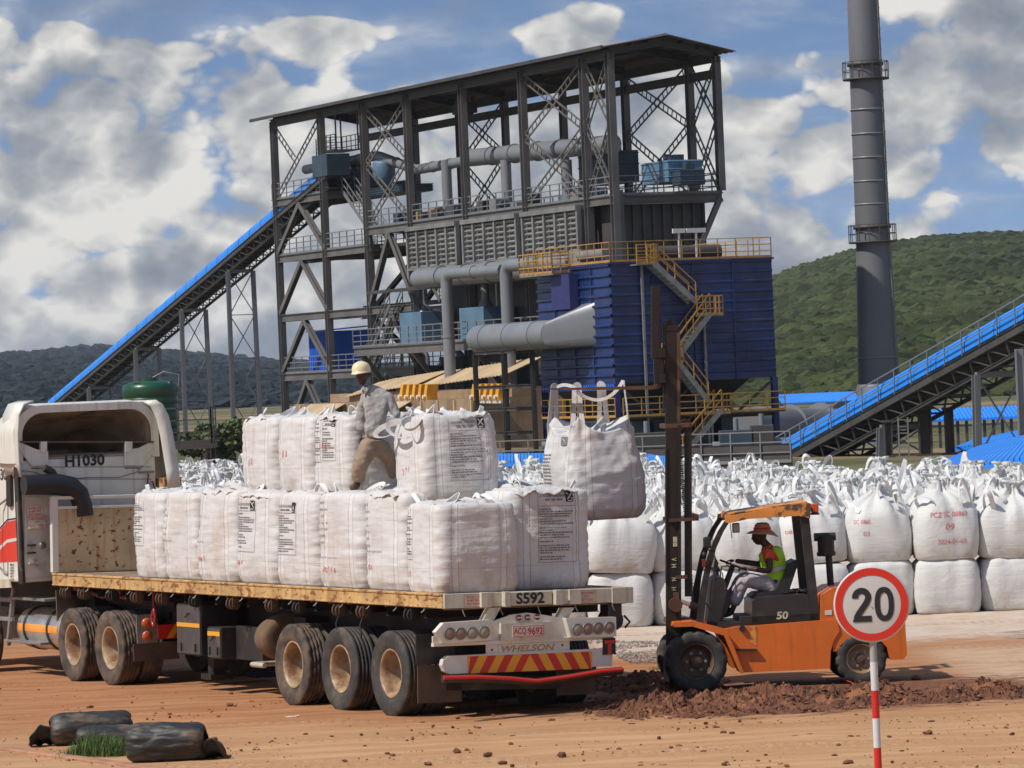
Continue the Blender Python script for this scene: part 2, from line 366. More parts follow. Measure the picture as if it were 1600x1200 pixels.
ground()

def clod_verts(rng, r):
    """a small irregular lump, 12 vertices"""
    ph = (1+5**.5)/2; base = [(-1,ph,0),(1,ph,0),(-1,-ph,0),(1,-ph,0),(0,-1,ph),(0,1,ph),(0,-1,-ph),(0,1,-ph),(ph,0,-1),(ph,0,1),(-ph,0,-1),(-ph,0,1)]
    a = rng.uniform(0, 6.28); sx, sy, sz = rng.uniform(.7, 1.6), rng.uniform(.6, 1.1), rng.uniform(.35, .8); o = []
    for x, y, z in base:
        k = rng.uniform(.65, 1.15)*r/1.9; x, y, z = x*k*sx, y*k*sy, z*k*sz
        o.append((x*math.cos(a)-y*math.sin(a), x*math.sin(a)+y*math.cos(a), z))
    return o
ICO_F = [(0,11,5),(0,5,1),(0,1,7),(0,7,10),(0,10,11),(1,5,9),(5,11,4),(11,10,2),(10,7,6),(7,1,8),(3,9,4),(3,4,2),(3,2,6),(3,6,8),(3,8,9),(4,9,5),(2,4,11),(6,2,10),(8,6,7),(9,8,1)]
M_['clod'] = mat('red_brown_clods', (.145, .055, .026), .95, dirt=(.26, .105, .048), dlo=.5, dhi=.62, ds=1.6, var=.45, vs=4, bump=.6, bs=25, bd=.02)
M_['clodlight'] = mat('dry_soil', (.30, .145, .08), .95, var=.35, vs=3, bump=.6, bs=20, bd=.02)
def heap():
    # churned soil in front of and beyond the forklift: rough ridges
    rng = random.Random(5)
    x0, x1, y0, y1 = .4, 7.4, 50.8, 60.0; nx, ny = 330, 300; pts = []
    def prof(x, y):
        # footprint: a band through the forklift's front, thinning to the right
        yc = 53.55+.05*(x-3)+.35*nz3(x*.8, 1.3, 0)
        w = 1.9 if x < 4 else max(.35, 1.9-.42*(x-4)); d = abs(y-yc)/w
        a = max(0, 1-d**3)*min(1, max(0, (x-.5)/.8))*min(1, max(0, (6.9-x)/1.2))
        a *= min(1, max(0, .85+1.5*noise.fractal(Vector((x*1.1, y*.9, 21)), .6, 2, 3)))
        # second patch left behind the truck's tail
        d2 = math.hypot((x-1.5)/1.25, (y-57.6)/2.1); a2 = max(0, 1-d2**2)*.8
        return max(a, a2)
    for j in range(ny):
        y = y0+(y1-y0)*j/(ny-1); row = []
        for i in range(nx):
            x = x0+(x1-x0)*i/(nx-1); a = prof(x, y)
            n = noise.fractal(Vector((x*2.6, y*2.0, 3)), .75, 2.1, 6); r = abs(noise.fractal(Vector((x*6, y*5, 8)), .6, 2.2, 4))
            z = -.045+a*(.10+.13*n+.11*r) if a > 0 else -.12
            row.append((x, y, z))
        pts.append(row)
    o = grid_mesh('soil_heap', pts, nx, ny, M_['clod'], smooth=False)
    tag(o, kind='structure')
    mb = MB()
    for k in range(5200):
        x = rng.uniform(x0, x1); y = rng.uniform(y0, y1); a = prof(x, y)
        if a <= .02 or rng.random() > a+.25: continue
        r = rng.uniform(.010, .038)*(1.5 if rng.random() < .1 else 1)
        n = noise.fractal(Vector((x*2.6, y*2.0, 3)), .75, 2.1, 6); rr = abs(noise.fractal(Vector((x*6, y*5, 8)), .6, 2.2, 4))
        z = max(0, -.045+a*(.10+.13*n+.11*rr))
        mb.add([(px+x, py+y, pz+z+r*.3) for px, py, pz in clod_verts(rng, r)], ICO_F)
    for k in range(2600):                                       # loose clods scattered over the track
        u = rng.uniform(-20, 1620); v = rng.uniform(1075, 1200)
        p = PG(u, v); r = abs(rng.gauss(0, .009))+.005
        if rng.random() < .06: r *= 2.3
        if nz3(p.x*.8, p.y*.8, 4) < -.05 and r < .03: continue
        if rng.random() < .5 and nz3(p.x*2.5, p.y*1.5, 9) < .1: continue
        mb.add([(px+p.x, py+p.y, pz+r*.25) for px, py, pz in clod_verts(rng, r)], ICO_F)
    for u, v, r in ((735,1147,.03),(830,1106,.028),(1061,1167,.045),(1048,1170,.05),(1100,1175,.035),(1197,1181,.032),(1130,1146,.035),(1143,1147,.04),(1103,1131,.035),(1242,1152,.035),(1258,1156,.03),(1265,1150,.04),(620,1119,.03),
                    (677,1135,.032),(660,1129,.03),(770,1119,.04),(298,1094,.035),(565,1149,.03),(590,1147,.025),(645,1156,.03),(1390,1152,.03),(1432,1063,.09),(1168,1175,.03),(545,1124,.02),(1330,1152,.04),(1060,1140,.03)):
        p = PG(u, v); q = clod_verts(rng, r); mb.add([(px+p.x, py+p.y, pz+r*.3) for px, py, pz in q], ICO_F)
    o = mb.build('soil_clods', M_['clod'], fix=False); tag(o, 'red brown lumps of soil scattered over the sandy track', 'soil', kind='stuff')
    # grey gravel strip beyond the soil behind the trailer
    mb = MB()
    for k in range(2200):
        p = PG(rng.uniform(900, 1085), rng.uniform(1000, 1036)); r = rng.uniform(.010, .030)
        if nz3(p.x*1.4, p.y*.8, 3)+.35-.35*abs((p.y-64.5)/2.2)-.12*abs(p.x-1.8) < .1*rng.random(): continue
        mb.add([(px+p.x, py+p.y, pz+r*.4) for px, py, pz in clod_verts(rng, r)], ICO_F)
    o = mb.build('gravel', mat('grey_gravel', (.27, .225, .19), .9, var=.4, vs=9), fix=False)
    tag(o, 'grey gravel strip between pale concrete and red soil behind the trailer', 'gravel', kind='stuff')
heap()

def puddle():
    mb = MB(); c = PG(1606, 992); pts = []
    for i in range(40):
        t = 2*math.pi*i/40; k = 1+.25*nz3(math.cos(t)*2, math.sin(t)*2, 3); pts.append((c.x+.50*k*math.cos(t), c.y+.9*k*math.sin(t), .012))
    mb.add(pts, [tuple(range(40))]); o = mb.build('puddle', mat('still_water', (.10, .085, .07), .06, bump=.02, bs=8)); tag(o, kind='structure')
puddle()

def kerb():
    """corner of a low red-brown kerbed bed at the bottom left"""
    a, b = PG(-60, 1160), PG(330, 1212); d = (b-a).normalized(); n = Vector((d.y, -d.x, 0))
    if n.y > 0: n = -n
    mb = MB(); W = .16
    p = [a, b, b+n*W, a+n*W]
    mb.add([q+Vector((0, 0, -.1)) for q in p]+[q+Vector((0, 0, .03)) for q in p], [(0,1,2,3),(4,5,6,7),(0,1,5,4),(1,2,6,5),(2,3,7,6),(3,0,4,7)])
    o = mb.build('kerb', mat('dusty_concrete_kerb', (.40, .20, .115), .9, var=.25), bevel=.015); tag(o, kind='structure')
    mb = MB(); q = a+n*(W+.003); r = b+n*(W+.003)
    mb.add([q+Vector((0,0,-.3)), r+Vector((0,0,-.3)), r+n*3+Vector((0,0,-.3)), q+n*3+Vector((0,0,-.3)), q+Vector((0,0,-.02)), r+Vector((0,0,-.02)), r+n*3+Vector((0,0,-.02)), q+n*3+Vector((0,0,-.02))],
        [(0,1,2,3),(4,5,6,7),(0,1,5,4),(1,2,6,5),(2,3,7,6),(3,0,4,7)])
    # slightly raised ground strip, red
    o = mb.build('path', mat('red_soil_path', (.36, .13, .07), .95, var=.3)); tag(o, kind='structure')
kerb()

M_['leaf1'] = mat('shade_mottled_hill_foliage', (.056, .066, .024), .9, var=.45, vs=.02, dirt=(.022, .034, .012), dlo=.48, dhi=.60, ds=.11, bump=0, spec=.15)  # dark patches put the mottled shade between crowns into the foliage colour
M_['leaf2'] = mat('shade_tinted_far_foliage', (.026, .036, .040), .95, var=.3, vs=.01, dirt=(.012, .018, .022), dlo=.48, dhi=.62, ds=.06, bump=0, spec=.1)  # cloud shade and distant blue are put into this darker foliage colour
def hill(name, prof, D0, D1, uL, uR, mat_, crown, ncr, seed, lab, nu=120, zsc=.95):
    """prof: ridge (u, v) as seen, at distance D1; rises from D0 to D1"""
    us = np.linspace(uL, uR, nu); pu = [p[0] for p in prof]; pv = [p[1] for p in prof]
    nd = 40; pts = []; H = {}
    ridge = []
    for u in us:
        q = P(u, float(np.interp(u, pu, pv)), D1); ridge.append(q)
    def surf(fi, fd):
        i = min(nu-2, int(fi)); k = fi-i; q = ridge[i].lerp(ridge[i+1], k)
        D = D0+(D1-D0)*fd; x = q.x*D/D1; s_ = fd**1.0
        z = (q.z)*(s_)*(1+.10*(1-fd)*noise.fractal(Vector((x*.004, D*.004, seed)), .6, 2, 4)) if fd <= 1 else q.z
        return Vector((x, D, z+6*(fd*(1-fd))*nz3(x*.02, D*.01, seed)))
    for j in range(nd):
        fd = j/(nd-1); pts.append([surf(i, fd) for i in range(nu-1)])
    pts.append([(p[0], D1*1.3, p[2]*.4) for p in pts[-1]])
    o = grid_mesh(name, pts, nu-1, nd+1, mat_); tag(o, kind='structure')
    rng = np.random.default_rng(seed); V = []; Fc = []; r_ = random.Random(seed)
    protos = []
    for _ in range(16):
        b6 = np.array([(1,0,0),(-1,0,0),(0,1,0),(0,-1,0),(0,0,1),(0,0,-.6)], float)*np.array([[r_.uniform(.6, 1.25)] for _ in range(6)]); b6 += np.array([[r_.uniform(-.3, .3) for _ in range(3)] for _ in range(6)])
        protos.append(np.array(clod_verts(r_, 1.0)))
    OCT = np.array([(0,2,4),(2,1,4),(1,3,4),(3,0,4),(2,0,5),(1,2,5),(3,1,5),(0,3,5)])
    for k in range(ncr):
        fi = r_.uniform(0, nu-2.01); fd = r_.random()**.85 if r_.random() < .86 else r_.uniform(.985, 1.0)
        p = surf(fi, fd); s_ = crown*r_.choice((.5, .7, .8, .9, 1.0, 1.2, 1.6))*r_.uniform(.8, 1.2)*(.40+.60*fd)
        pr = protos[k % 16]*s_*np.array([1, 1, zsc]); b = len(V)*12
        V.append(pr+np.array([p.x, p.y, p.z+s_*.15])); Fc.append(np.array(ICO_F)+b)
    V = np.concatenate(V); Fc = np.concatenate(Fc)
    me = bpy.data.meshes.new('woodland'); me.from_pydata(V, [], Fc); me.materials.append(mat_)
    w = bpy.data.objects.new('woodland', me); LINK(w); tag(w, lab, 'woodland', kind='stuff')
hill('hills', [(1150,488),(1212,445),(1260,426),(1330,404),(1400,391),(1470,380),(1560,376),(1640,376)], 440, 1500, 1120, 1660, M_['leaf1'], 2.5, 46000, 3,
     'green scrub woodland covering the hillside behind the chimney')
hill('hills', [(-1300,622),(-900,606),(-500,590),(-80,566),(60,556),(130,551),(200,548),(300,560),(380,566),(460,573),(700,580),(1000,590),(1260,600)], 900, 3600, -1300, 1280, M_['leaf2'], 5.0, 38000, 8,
     'dark shade-tinted woodland on the long hill behind the left conveyor')
def grove():
    """green trees and scrub beyond the yard, seen under the left conveyor"""
    M_['treeleaf'] = mat('tree_foliage', (.10, .12, .045), .8, var=.4, vs=.8, bump=0, spec=.2)
    M_['trunk'] = mat('tree_bark', (.07, .05, .035), .9)
    rng = random.Random(12)
    spots = [(352, 718, 215, 1.3, 2.7, 'round green tree in the gap left of the upper truck bags'), (318, 705, 240, 1.1, 2.2, 'green tree behind the stand of the green water tank'),
             (385, 712, 250, 1.3, 2.4, 'green tree behind the left end of the upper bag row'), ]
    for u, v, D, r, h, lab in spots:
        g = PG(u, v); b = Vector((raydir(u, v).x*D, D, 0))
        root = empty('broadleaf_tree', b); tag(root, lab, 'tree', 'trees beyond the yard')
        MB().tube([(0,0,0),(.05,0,h*.3),(0,.1,h*.55)], [.22,.16,.08]).tube([(0,0,h*.3),(.7,.2,h*.6)], [.1,.04]).tube([(0,0,h*.3),(-.8,0,h*.58)], [.1,.04]).build('trunk', M_['trunk'], root)
        mb = MB(); cs = [(rng.gauss(0, r*.45), rng.gauss(0, r*.4), h*.62+rng.gauss(0, h*.15)) for _ in range(16)]
        for k in range(2600):
            c = rng.choice(cs); d = Vector((rng.gauss(0,1), rng.gauss(0,1), rng.gauss(0,.8))).normalized()*r*.42*rng.random()**.4
            p = Vector(c)+d; s_ = rng.uniform(.05, .11); a = Vector((rng.gauss(0,1), rng.gauss(0,1), rng.gauss(0,1))).normalized()*s_; bq = a.orthogonal().normalized()*s_
            mb.add([p-a-bq, p+a-bq, p+a+bq, p-a+bq], [(0,1,2,3)])
        mb.build('crown', M_['treeleaf'], root, fix=False)
grove()
# ================================================================ THE PLANT BEHIND
M_['steel'] = mat('grey_structural_steel', (.135, .125, .115), .6, .1, dirt=(.20, .12, .07), dlo=.58, dhi=.8, ds=.8, var=.25, vs=.5, bump=0)
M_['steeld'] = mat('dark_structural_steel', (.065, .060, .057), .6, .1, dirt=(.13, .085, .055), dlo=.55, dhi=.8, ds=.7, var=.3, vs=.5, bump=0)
M_['railgrey'] = mat('grey_handrail', (.19, .19, .19), .5, .1, var=.1, bump=0)
M_['duct'] = mat('grey_painted_duct', (.21, .22, .235), .42, .1, dirt=(.19, .165, .145), dlo=.5, dhi=.8, ds=.6, var=.12, vs=.6, bump=0, streak=(.21, .205, .20))
M_['louv'] = mat('grey_louvre_panels', (.21, .205, .195), .5, .1, dirt=(.25, .13, .06), dlo=.60, dhi=.78, ds=.5, var=.25, vs=.8, bump=0)
M_['roofsh'] = mat('brown_roof_sheet', (.16, .12, .10), .7, dirt=(.22, .11, .06), dlo=.5, dhi=.8, ds=.4, var=.3, vs=.5, bump=0)
M_['bluecov'] = mat('bright_blue_cover', (.018, .25, .82), .38, var=.12, vs=1.2, dirt=(.05, .16, .45), dlo=.55, dhi=.9, ds=1.5, bump=0)
M_['blueroof'] = mat('bright_blue_roof_sheet', (.02, .24, .78), .5, var=.1, vs=.3, bump=0)
M_['bluebld'] = mat('deep_blue_cladding', (.008, .030, .13), .34, var=.4, vs=.5, dirt=(.045, .045, .10), dlo=.48, dhi=.8, ds=.8, bump=0, streak=(.03, .03, .10))
M_['navy'] = mat('navy_steel', (.025, .030, .13), .55, var=.3, vs=.6, bump=0)
M_['bluebox'] = mat('blue_container_sheet', (.015, .13, .62), .5, var=.12, vs=.5, bump=0)
M_['machblue'] = mat('blue_grey_machine', (.10, .185, .27), .5, var=.2, vs=.8, bump=0)
M_['machdark'] = mat('dark_teal_machine', (.035, .06, .085), .5, var=.3, vs=.8, bump=0)
M_['safety'] = mat('orange_yellow_handrail', (.46, .24, .045), .55, var=.15, bump=0)
M_['creamroof'] = mat('dusty_cream_roof_sheet', (.48, .35, .20), .7, dirt=(.42, .24, .11), dlo=.5, dhi=.75, ds=.6, var=.2, vs=.5, bump=0)
M_['tanwall'] = mat('dusty_tan_casing', (.33, .22, .13), .8, dirt=(.17, .10, .06), dlo=.5, dhi=.75, ds=.6, var=.3, vs=.4, bump=0)
M_['orangem'] = mat('amber_painted_machine', (.76, .36, .03), .45, var=.15, bump=0)
M_['chim'] = mat('grey_chimney_paint', (.155, .155, .165), .5, .1, var=.15, vs=.25, dirt=(.115, .11, .11), dlo=.5, dhi=.8, ds=.2, bump=0)

TO = Vector((6.35, 250, 0)); TAx = Vector((-.392, .92, 0)); TBx = Vector((.92, .392, 0)); TROT = math.atan2(.92, -.392)
def TA(u, v, b=0.0):
    """(a, z) of the point of the plant's b-plane seen at (u, v)"""
    d = raydir(u, v); a = (TO.x+.92*b-d.x*(TO.y+.392*b))/(.392+.92*d.x); D = TO.y+.92*a+.392*b
    return a, CAMH+d.z*D
def TB(u, v, a=0.0):
    """(b, z) on the plane of constant a"""
    d = raydir(u, v); b = (d.x*(TO.y+.92*a)-TO.x+.392*a)/(.92-.392*d.x); D = TO.y+.92*a+.392*b
    return b, CAMH+d.z*D
def T(a, b, z): return Vector((a, -b, z))
def troot(name, lab, cat, a=0, b=0, group=None, z=0):
    """a thing of the plant: its Empty at (a, b) of the plant's grid, turned with it; children in grid coordinates less the offset"""
    o = empty(name, TO+TAx*a+TBx*b+Vector((0, 0, z)), (0, 0, TROT)); tag(o, lab, cat, group); return o

def rail(mb, pts, h=1.1, sp=1.4, r=.03, mids=2, mi=0):
    """handrail along pts (given at floor level)"""
    for p, q in zip(pts[:-1], pts[1:]):
        p, q = Vector(p), Vector(q); n = max(1, round((q-p).length/sp)); upz = Vector((0, 0, 1))
        for k in range(mids+1): mb.beam(p+upz*h*(k+1)/(mids+1), q+upz*h*(k+1)/(mids+1), 2*r, mi=mi)
        for k in range(n+1): c = p.lerp(q, k/n); mb.beam(c, c+upz*h, 2*r, mi=mi)
        mb.beam(p+upz*.06, q+upz*.06, .02, .12, mi=mi)
    return mb
def laced(mb, p, q, up_, w=.42, t=.075, sp=.62):
    """a laced brace: two flats with rungs"""
    p, q = Vector(p), Vector(q); d = (q-p).normalized(); s_ = d.cross(Vector(up_)).normalized()*(w/2)
    mb.beam(p+s_, q+s_, t); mb.beam(p-s_, q-s_, t); n = int((q-p).length/sp)
    for k in range(1, n): c = p.lerp(q, k/n); mb.beam(c+s_, c-s_, .05)
    return mb
def stairs(mb, p, q, wdir, w=.9, step=.24, mi=0, mr=None):
    """flight from p up to q with treads, stringers and rails"""
    p, q = Vector(p), Vector(q); wd = Vector(wdir).normalized()*w; n = max(3, int(abs(q.z-p.z)/step))
    for s_ in (0, 1): mb.beam(p+wd*s_, q+wd*s_, .05, .28, mi=mi)
    for k in range(n):
        c = p.lerp(q, (k+.5)/n)+wd*.5; mb.beam(c-wd*.48, c+wd*.48, .26, .035, mi=mi)
    rr = mr or mb
    for s_ in (0, 1):
        a, b = p+wd*s_, q+wd*s_
        for h in (.55, 1.05): rr.beam(a+Vector((0,0,h)), b+Vector((0,0,h)), .05)
        m_ = max(2, int((b-a).length/1.1))
        for k in range(m_+1): c = a.lerp(b, k/m_); rr.beam(c, c+Vector((0,0,1.05)), .05)
    return mb

CA = [0, 3.7, 12.8, 22.2, 31.5, 39.3, 47.2, 56.5]; CW = 6.8; ZT = 22.5
def tower():
    r = troot('steel_frame_building', 'tall open grey steel frame building with a shallow brown roof and cross bracing', 'industrial building')
    for i, a in enumerate(CA):
        for b in (0, CW):
            if b and i == 0: continue
            zt = ZT+(.0 if b == 0 else -.25)
            mb = MB(); mb.ibeam(T(a, b, 0), T(a, b, zt), .42 if b == 0 else .38, .5, .05, upv=(1, 0, 0))
            if a == 0: mb.ibeam(T(0, .32, 0), T(0, .32, 14.6), .3, .3, .04, upv=(1, 0, 0))
            z = 14.5 if a < 40 else 17.4
            while z < ZT-1:                                     # short bracket lugs up the outer flange
                z += 1.15; mb.bx(a+.24, a+.42, -b-.1, -b+.1, z, z+.06) if True else None
            mb.build('column', M_['steel'], r)
    # end column at the right rear stands on the cantilevered deck
    MB().ibeam(T(0, CW, 14.4), T(0, CW, ZT-.3), .38, .5, .05, upv=(1, 0, 0)).build('column', M_['steel'], r)
    mb = MB()
    for b in (0, CW):                                           # eaves beams and crane rails
        z = ZT-.1 if b == 0 else ZT-.35
        mb.ibeam(T(-.4, b, z), T(57, b, z), .3, .55, .05); mb.ibeam(T(-.2, b, z-.95), T(56.8, b+(-.35 if b else .35), z-.95), .3, .5, .05) if b else None
    for a in CA: mb.ibeam(T(a, 0, ZT+.1), T(a, CW/2, ZT+.55), .25, .45, .04); mb.ibeam(T(a, CW/2, ZT+.55), T(a, CW, ZT-.15), .25, .45, .04)
    for b, z in ((1.2, .33), (2.3, .5), (3.4, .8), (4.5, .42), (5.6, .1)): mb.ibeam(T(-.6, b, ZT+z+.12), T(57.6, b, ZT+z+.12), .12, .2, .03)
    mb.build('roof_beam', M_['steeld'], r)
    # corrugated sheet roof
    mb = MB(); N_ = 200; top = []
    for i in range(N_+1):
        a = -.9+59.6*i/N_; w_ = .035*math.sin(i*2.4)+.02*nz3(a*.3, 0, 0)
        for b, z in ((-.8, ZT+.28), (CW/2, ZT+.95), (CW+.9, ZT-.05)): top.append(T(a, b, z+w_))
    vs = top+[p-Vector((0, 0, .05)) for p in top]; n = len(top); fs = []
    for i in range(N_):
        for k in range(2):
            q = (i*3+k, i*3+k+1, i*3+k+4, i*3+k+3); fs.append(q); fs.append(tuple(n+x for x in q[::-1]))
    for k in range(2): fs += [(k, k+1, n+k+1, n+k), (N_*3+k, N_*3+k+1, n+N_*3+k+1, n+N_*3+k)]
    for i in range(N_): fs += [(i*3, i*3+3, n+i*3+3, n+i*3), (i*3+2, i*3+5, n+i*3+5, n+i*3+2)]
    rf = MB().add(vs, fs).build('roof', M_['roofsh'], r)
    MB().beam(T(-.95, -.86, ZT+.24), T(58.8, -.86, ZT+.24), .14, .2).build('gutter', M_['steeld'], rf)
    # floors: (a0, a1, b0, b1, z)
    floors = [(47.0, 57.3, 0, 4, 17.1), (39.0, 57, 0, 6.8, 13.2), (31.5, 57, 0, .6, 9.1), (31.5, 57, 6.2, 6.8, 9.1), (31.5, 57, 0, 6.8, 5.0), (3.7, 39.5, 0, 6.8, 14.3), (0, 3.7, 0, 6.8, 14.3)]
    for a0, a1, b0, b1, z in floors:
        mb = MB()
        mb.ibeam(T(a0, b0, z-.25), T(a1, b0, z-.25), .25, .5, .05); mb.ibeam(T(a0, b1, z-.25), T(a1, b1, z-.25), .25, .5, .05)
        if b1-b0 > 1:
            for k in range(int((a1-a0)/2.4)+1): mb.ibeam(T(a0+k*2.4, b0, z-.3), T(a0+k*2.4, b1, z-.3), .15, .3, .03)
            mb.bx(a0, a1, -b1+.05, -b0-.05, z-.02, z+.03)
        f = mb.build('floor', M_['steel'], r)
        if b1-b0 > 1:
            rb = MB(); rail(rb, [T(a0, b0-.02, z), T(a1, b0-.02, z)]); rail(rb, [T(a0, b1, z), T(a1, b1, z)])
            if a0 < 1: rail(rb, [T(0, 0, z), T(0, 6.8, z)])
            rb.build('railing', M_['railgrey'], f)
    # front gallery under the louvres with its own rail
    mb = MB(); mb.ibeam(T(5, -2.2, 6.15), T(37, -2.2, 6.15), .25, .55, .05); mb.bx(5, 37, 0.05, 2.15, 6.38, 6.44)
    for k in range(12): mb.ibeam(T(5+k*2.9, -2.2, 6.1), T(5+k*2.9, 0, 6.1), .15, .35, .03)
    for a in (8, 17, 27, 36): mb.beam(T(a, -2.1, 6.0), T(a, -.1, 3.4), .3)
    g = mb.build('gallery', M_['steel'], r); rail(MB(), [T(5, -2.25, 6.45), T(37, -2.25, 6.45)], 1.15).build('railing', M_['railgrey'], g)
    # heavy inverted-V braces in the storeys of the left bays
    for (a0, a1), zs in (((47.2, 56.5), (17.0, 13.1, 9.0, 4.9, 0)), ((31.5, 39.3), (14.2, 9.0, 4.9, 0))):
        for z1, z0 in zip(zs[:-1], zs[1:]):
            am = (a0+a1)/2
            MB().ibeam(T(am, 0, z1-.45), T(a0, 0, z0+.2), .34, .34, .05, upv=(0, 1, 0)).build('brace', M_['steel'], r)
            MB().ibeam(T(am, 0, z1-.45), T(a1, 0, z0+.2), .34, .34, .05, upv=(0, 1, 0)).build('brace', M_['steel'], r)
    for a0, a1, z0, z1 in ((47.2, 56.5, 9, 13.1), (56.5, 47.2, 4.9, 9), (47.2, 56.5, 0, 4.9), (39.3, 47.2, 9, 13.1), (47.2, 39.3, 4.9, 9), (39.3, 47.2, 0, 4.9), (31.5, 39.3, 9, 14.2), (39.3, 31.5, 4.9, 9), (31.5, 39.3, 0, 4.9)):
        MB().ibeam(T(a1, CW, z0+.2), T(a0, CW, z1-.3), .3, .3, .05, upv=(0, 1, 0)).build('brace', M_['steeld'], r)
    # laced cross bracing of the top storey
    def cross(p00, p10, p01, p11, upv=(0, 1, 0)):
        mb = MB(); laced(mb, p00, p11, upv); laced(mb, p10, p01, upv); mb.build('cross_brace', M_['steel'], r)
    zm = 18.45
    for a0, a1 in ((3.9, 12.6), (31.7, 39.1)):
        cross(T(a0, 0, zm), T(a1, 0, zm), T(a0, 0, ZT-.4), T(a1, 0, ZT-.4)); cross(T(a0, 0, 14.5), T(a1, 0, 14.5), T(a0, 0, zm), T(a1, 0, zm))
    cross(T(.2, 0, zm), T(3.5, 0, zm), T(.2, 0, ZT-.4), T(3.5, 0, ZT-.4)); cross(T(.2, 0, 14.5), T(3.5, 0, 14.5), T(.2, 0, zm), T(3.5, 0, zm))
    cross(T(.2, CW, zm), T(3.5, CW, zm), T(.2, CW, ZT-.7), T(3.5, CW, ZT-.7)); cross(T(.2, CW, 14.5), T(3.5, CW, 14.5), T(.2, CW, zm), T(3.5, CW, zm))
    for a0, a1 in ((3.9, 12.6), (31.7, 39.1)):
        cross(T(a0, CW, zm), T(a1, CW, zm), T(a0, CW, ZT-.7), T(a1, CW, ZT-.7)); cross(T(a0, CW, 14.5), T(a1, CW, 14.5), T(a0, CW, zm), T(a1, CW, zm))
    mb = MB(); laced(mb, T(56.4, 0, ZT-.4), T(52.5, 0, zm+1.2), (0, 1, 0)); laced(mb, T(47.4, 0, ZT-.4), T(56.3, 0, 17.2), (0, 1, 0)); mb.build('cross_brace', M_['steel'], r)
    # louvred casing panels
    for a0, a1 in ((22.8, 31.0), (13.3, 21.7), (4.2, 12.3)):
        mb = MB(); z0, z1 = 10.6, 13.95; mb.bx(a0, a1, .10, .35, z0, z1)
        n = 5; w_ = (a1-a0)/n
        for i in range(n+1): mb.bx(a0+i*w_-.12, a0+i*w_+.12, .35, .62, z0+.05, z1-.05)
        for i in range(n):
            for k in range(8):
                z = z0+.75+k*.315
                mb.beam(T(a0+i*w_+.25, -.47, z), T(a0+(i+1)*w_-.25, -.47, z), .24, .10, upv=(0, .75, 1))
        mb.bx(a0, a1, .36, .66, z0+.55, z0+.68); mb.bx(a0-.1, a1+.1, .1, .7, z1-.28, z1); mb.build('louvre_panel', M_['louv'], r)
    # dark casing under the right-hand deck and the struts of its overhang
    mb = MB(); mb.bx(.6, 9, -5.9, -.7, 8.6, 13.8)
    for k in range(9): mb.bx(.42, .6, -5.9+k*.64, -5.75+k*.64, 8.6, 13.8)
    mb.build('casing', M_['steeld'], r)
    mb = MB(); mb.ibeam(T(0, 6.7, 14.0), T(.1, 5.2, 11.0), .3, .3, .05, upv=(1, 0, 0)); mb.ibeam(T(0, 0, 14), T(0, 6.8, 14), .3, .55, .05); mb.build('strut', M_['steel'], r)
    # stair flights
    s1 = MB(); stairs(s1, T(40.2, 1.0, 13.3), T(46.3, 1.0, 17.1), (0, -1, 0)); s1.build('staircase', M_['railgrey'], r)
    s1 = MB(); stairs(s1, T(32.2, 2.0, 9.2), T(38.2, 2.0, 14.0), (0, -1, 0)); s1.build('staircase', M_['steel'], r)
    s1 = MB(); stairs(s1, T(38.6, -1.0, 5.0), T(33.4, -1.0, 9.1), (0, -1, 0)); s1.build('staircase', M_['steel'], r)
    s1 = MB(); stairs(s1, T(45.5, 1.4, .2), T(39.8, 1.4, 5.0), (0, -1, 0)); s1.build('staircase', M_['steel'], r)
    # roof access cage at the left end
    mb = MB(); a = 50.5; mb.bx(a-1.7, a+1.7, -3.4, -1.6, 20.0, 20.06); rail(mb, [T(a-1.7, 1.6, 20), T(a+1.7, 1.6, 20), T(a+1.7, 3.4, 20), T(a-1.7, 3.4, 20)], 1.1, .8, .025)
    for s_ in (-1.6, 1.6):
        for b in (1.7, 3.3): mb.beam(T(a+s_, b, 20), T(a+s_, b, 22.4), .09)
    mb.beam(T(a+1.4, 1.6, 17.1), T(a+1.4, 1.6, 21), .06); mb.beam(T(a+2.0, 1.6, 17.1), T(a+2.0, 1.6, 21), .06)
    for k in range(12): mb.beam(T(a+1.4, 1.6, 17.3+k*.3), T(a+2.0, 1.6, 17.3+k*.3), .04)
    mb.build('ladder_cage', M_['railgrey'], r)
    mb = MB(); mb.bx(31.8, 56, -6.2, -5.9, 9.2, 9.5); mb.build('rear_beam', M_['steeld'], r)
    # lower lean-to steel and dark plant inside the base
    mb = MB()
    for a in (6, 14, 22, 30):
        mb.bx(a, a+4, -6.0, -2.5, .1, 5.6)
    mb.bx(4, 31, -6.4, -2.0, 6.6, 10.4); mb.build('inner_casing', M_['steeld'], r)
tower()

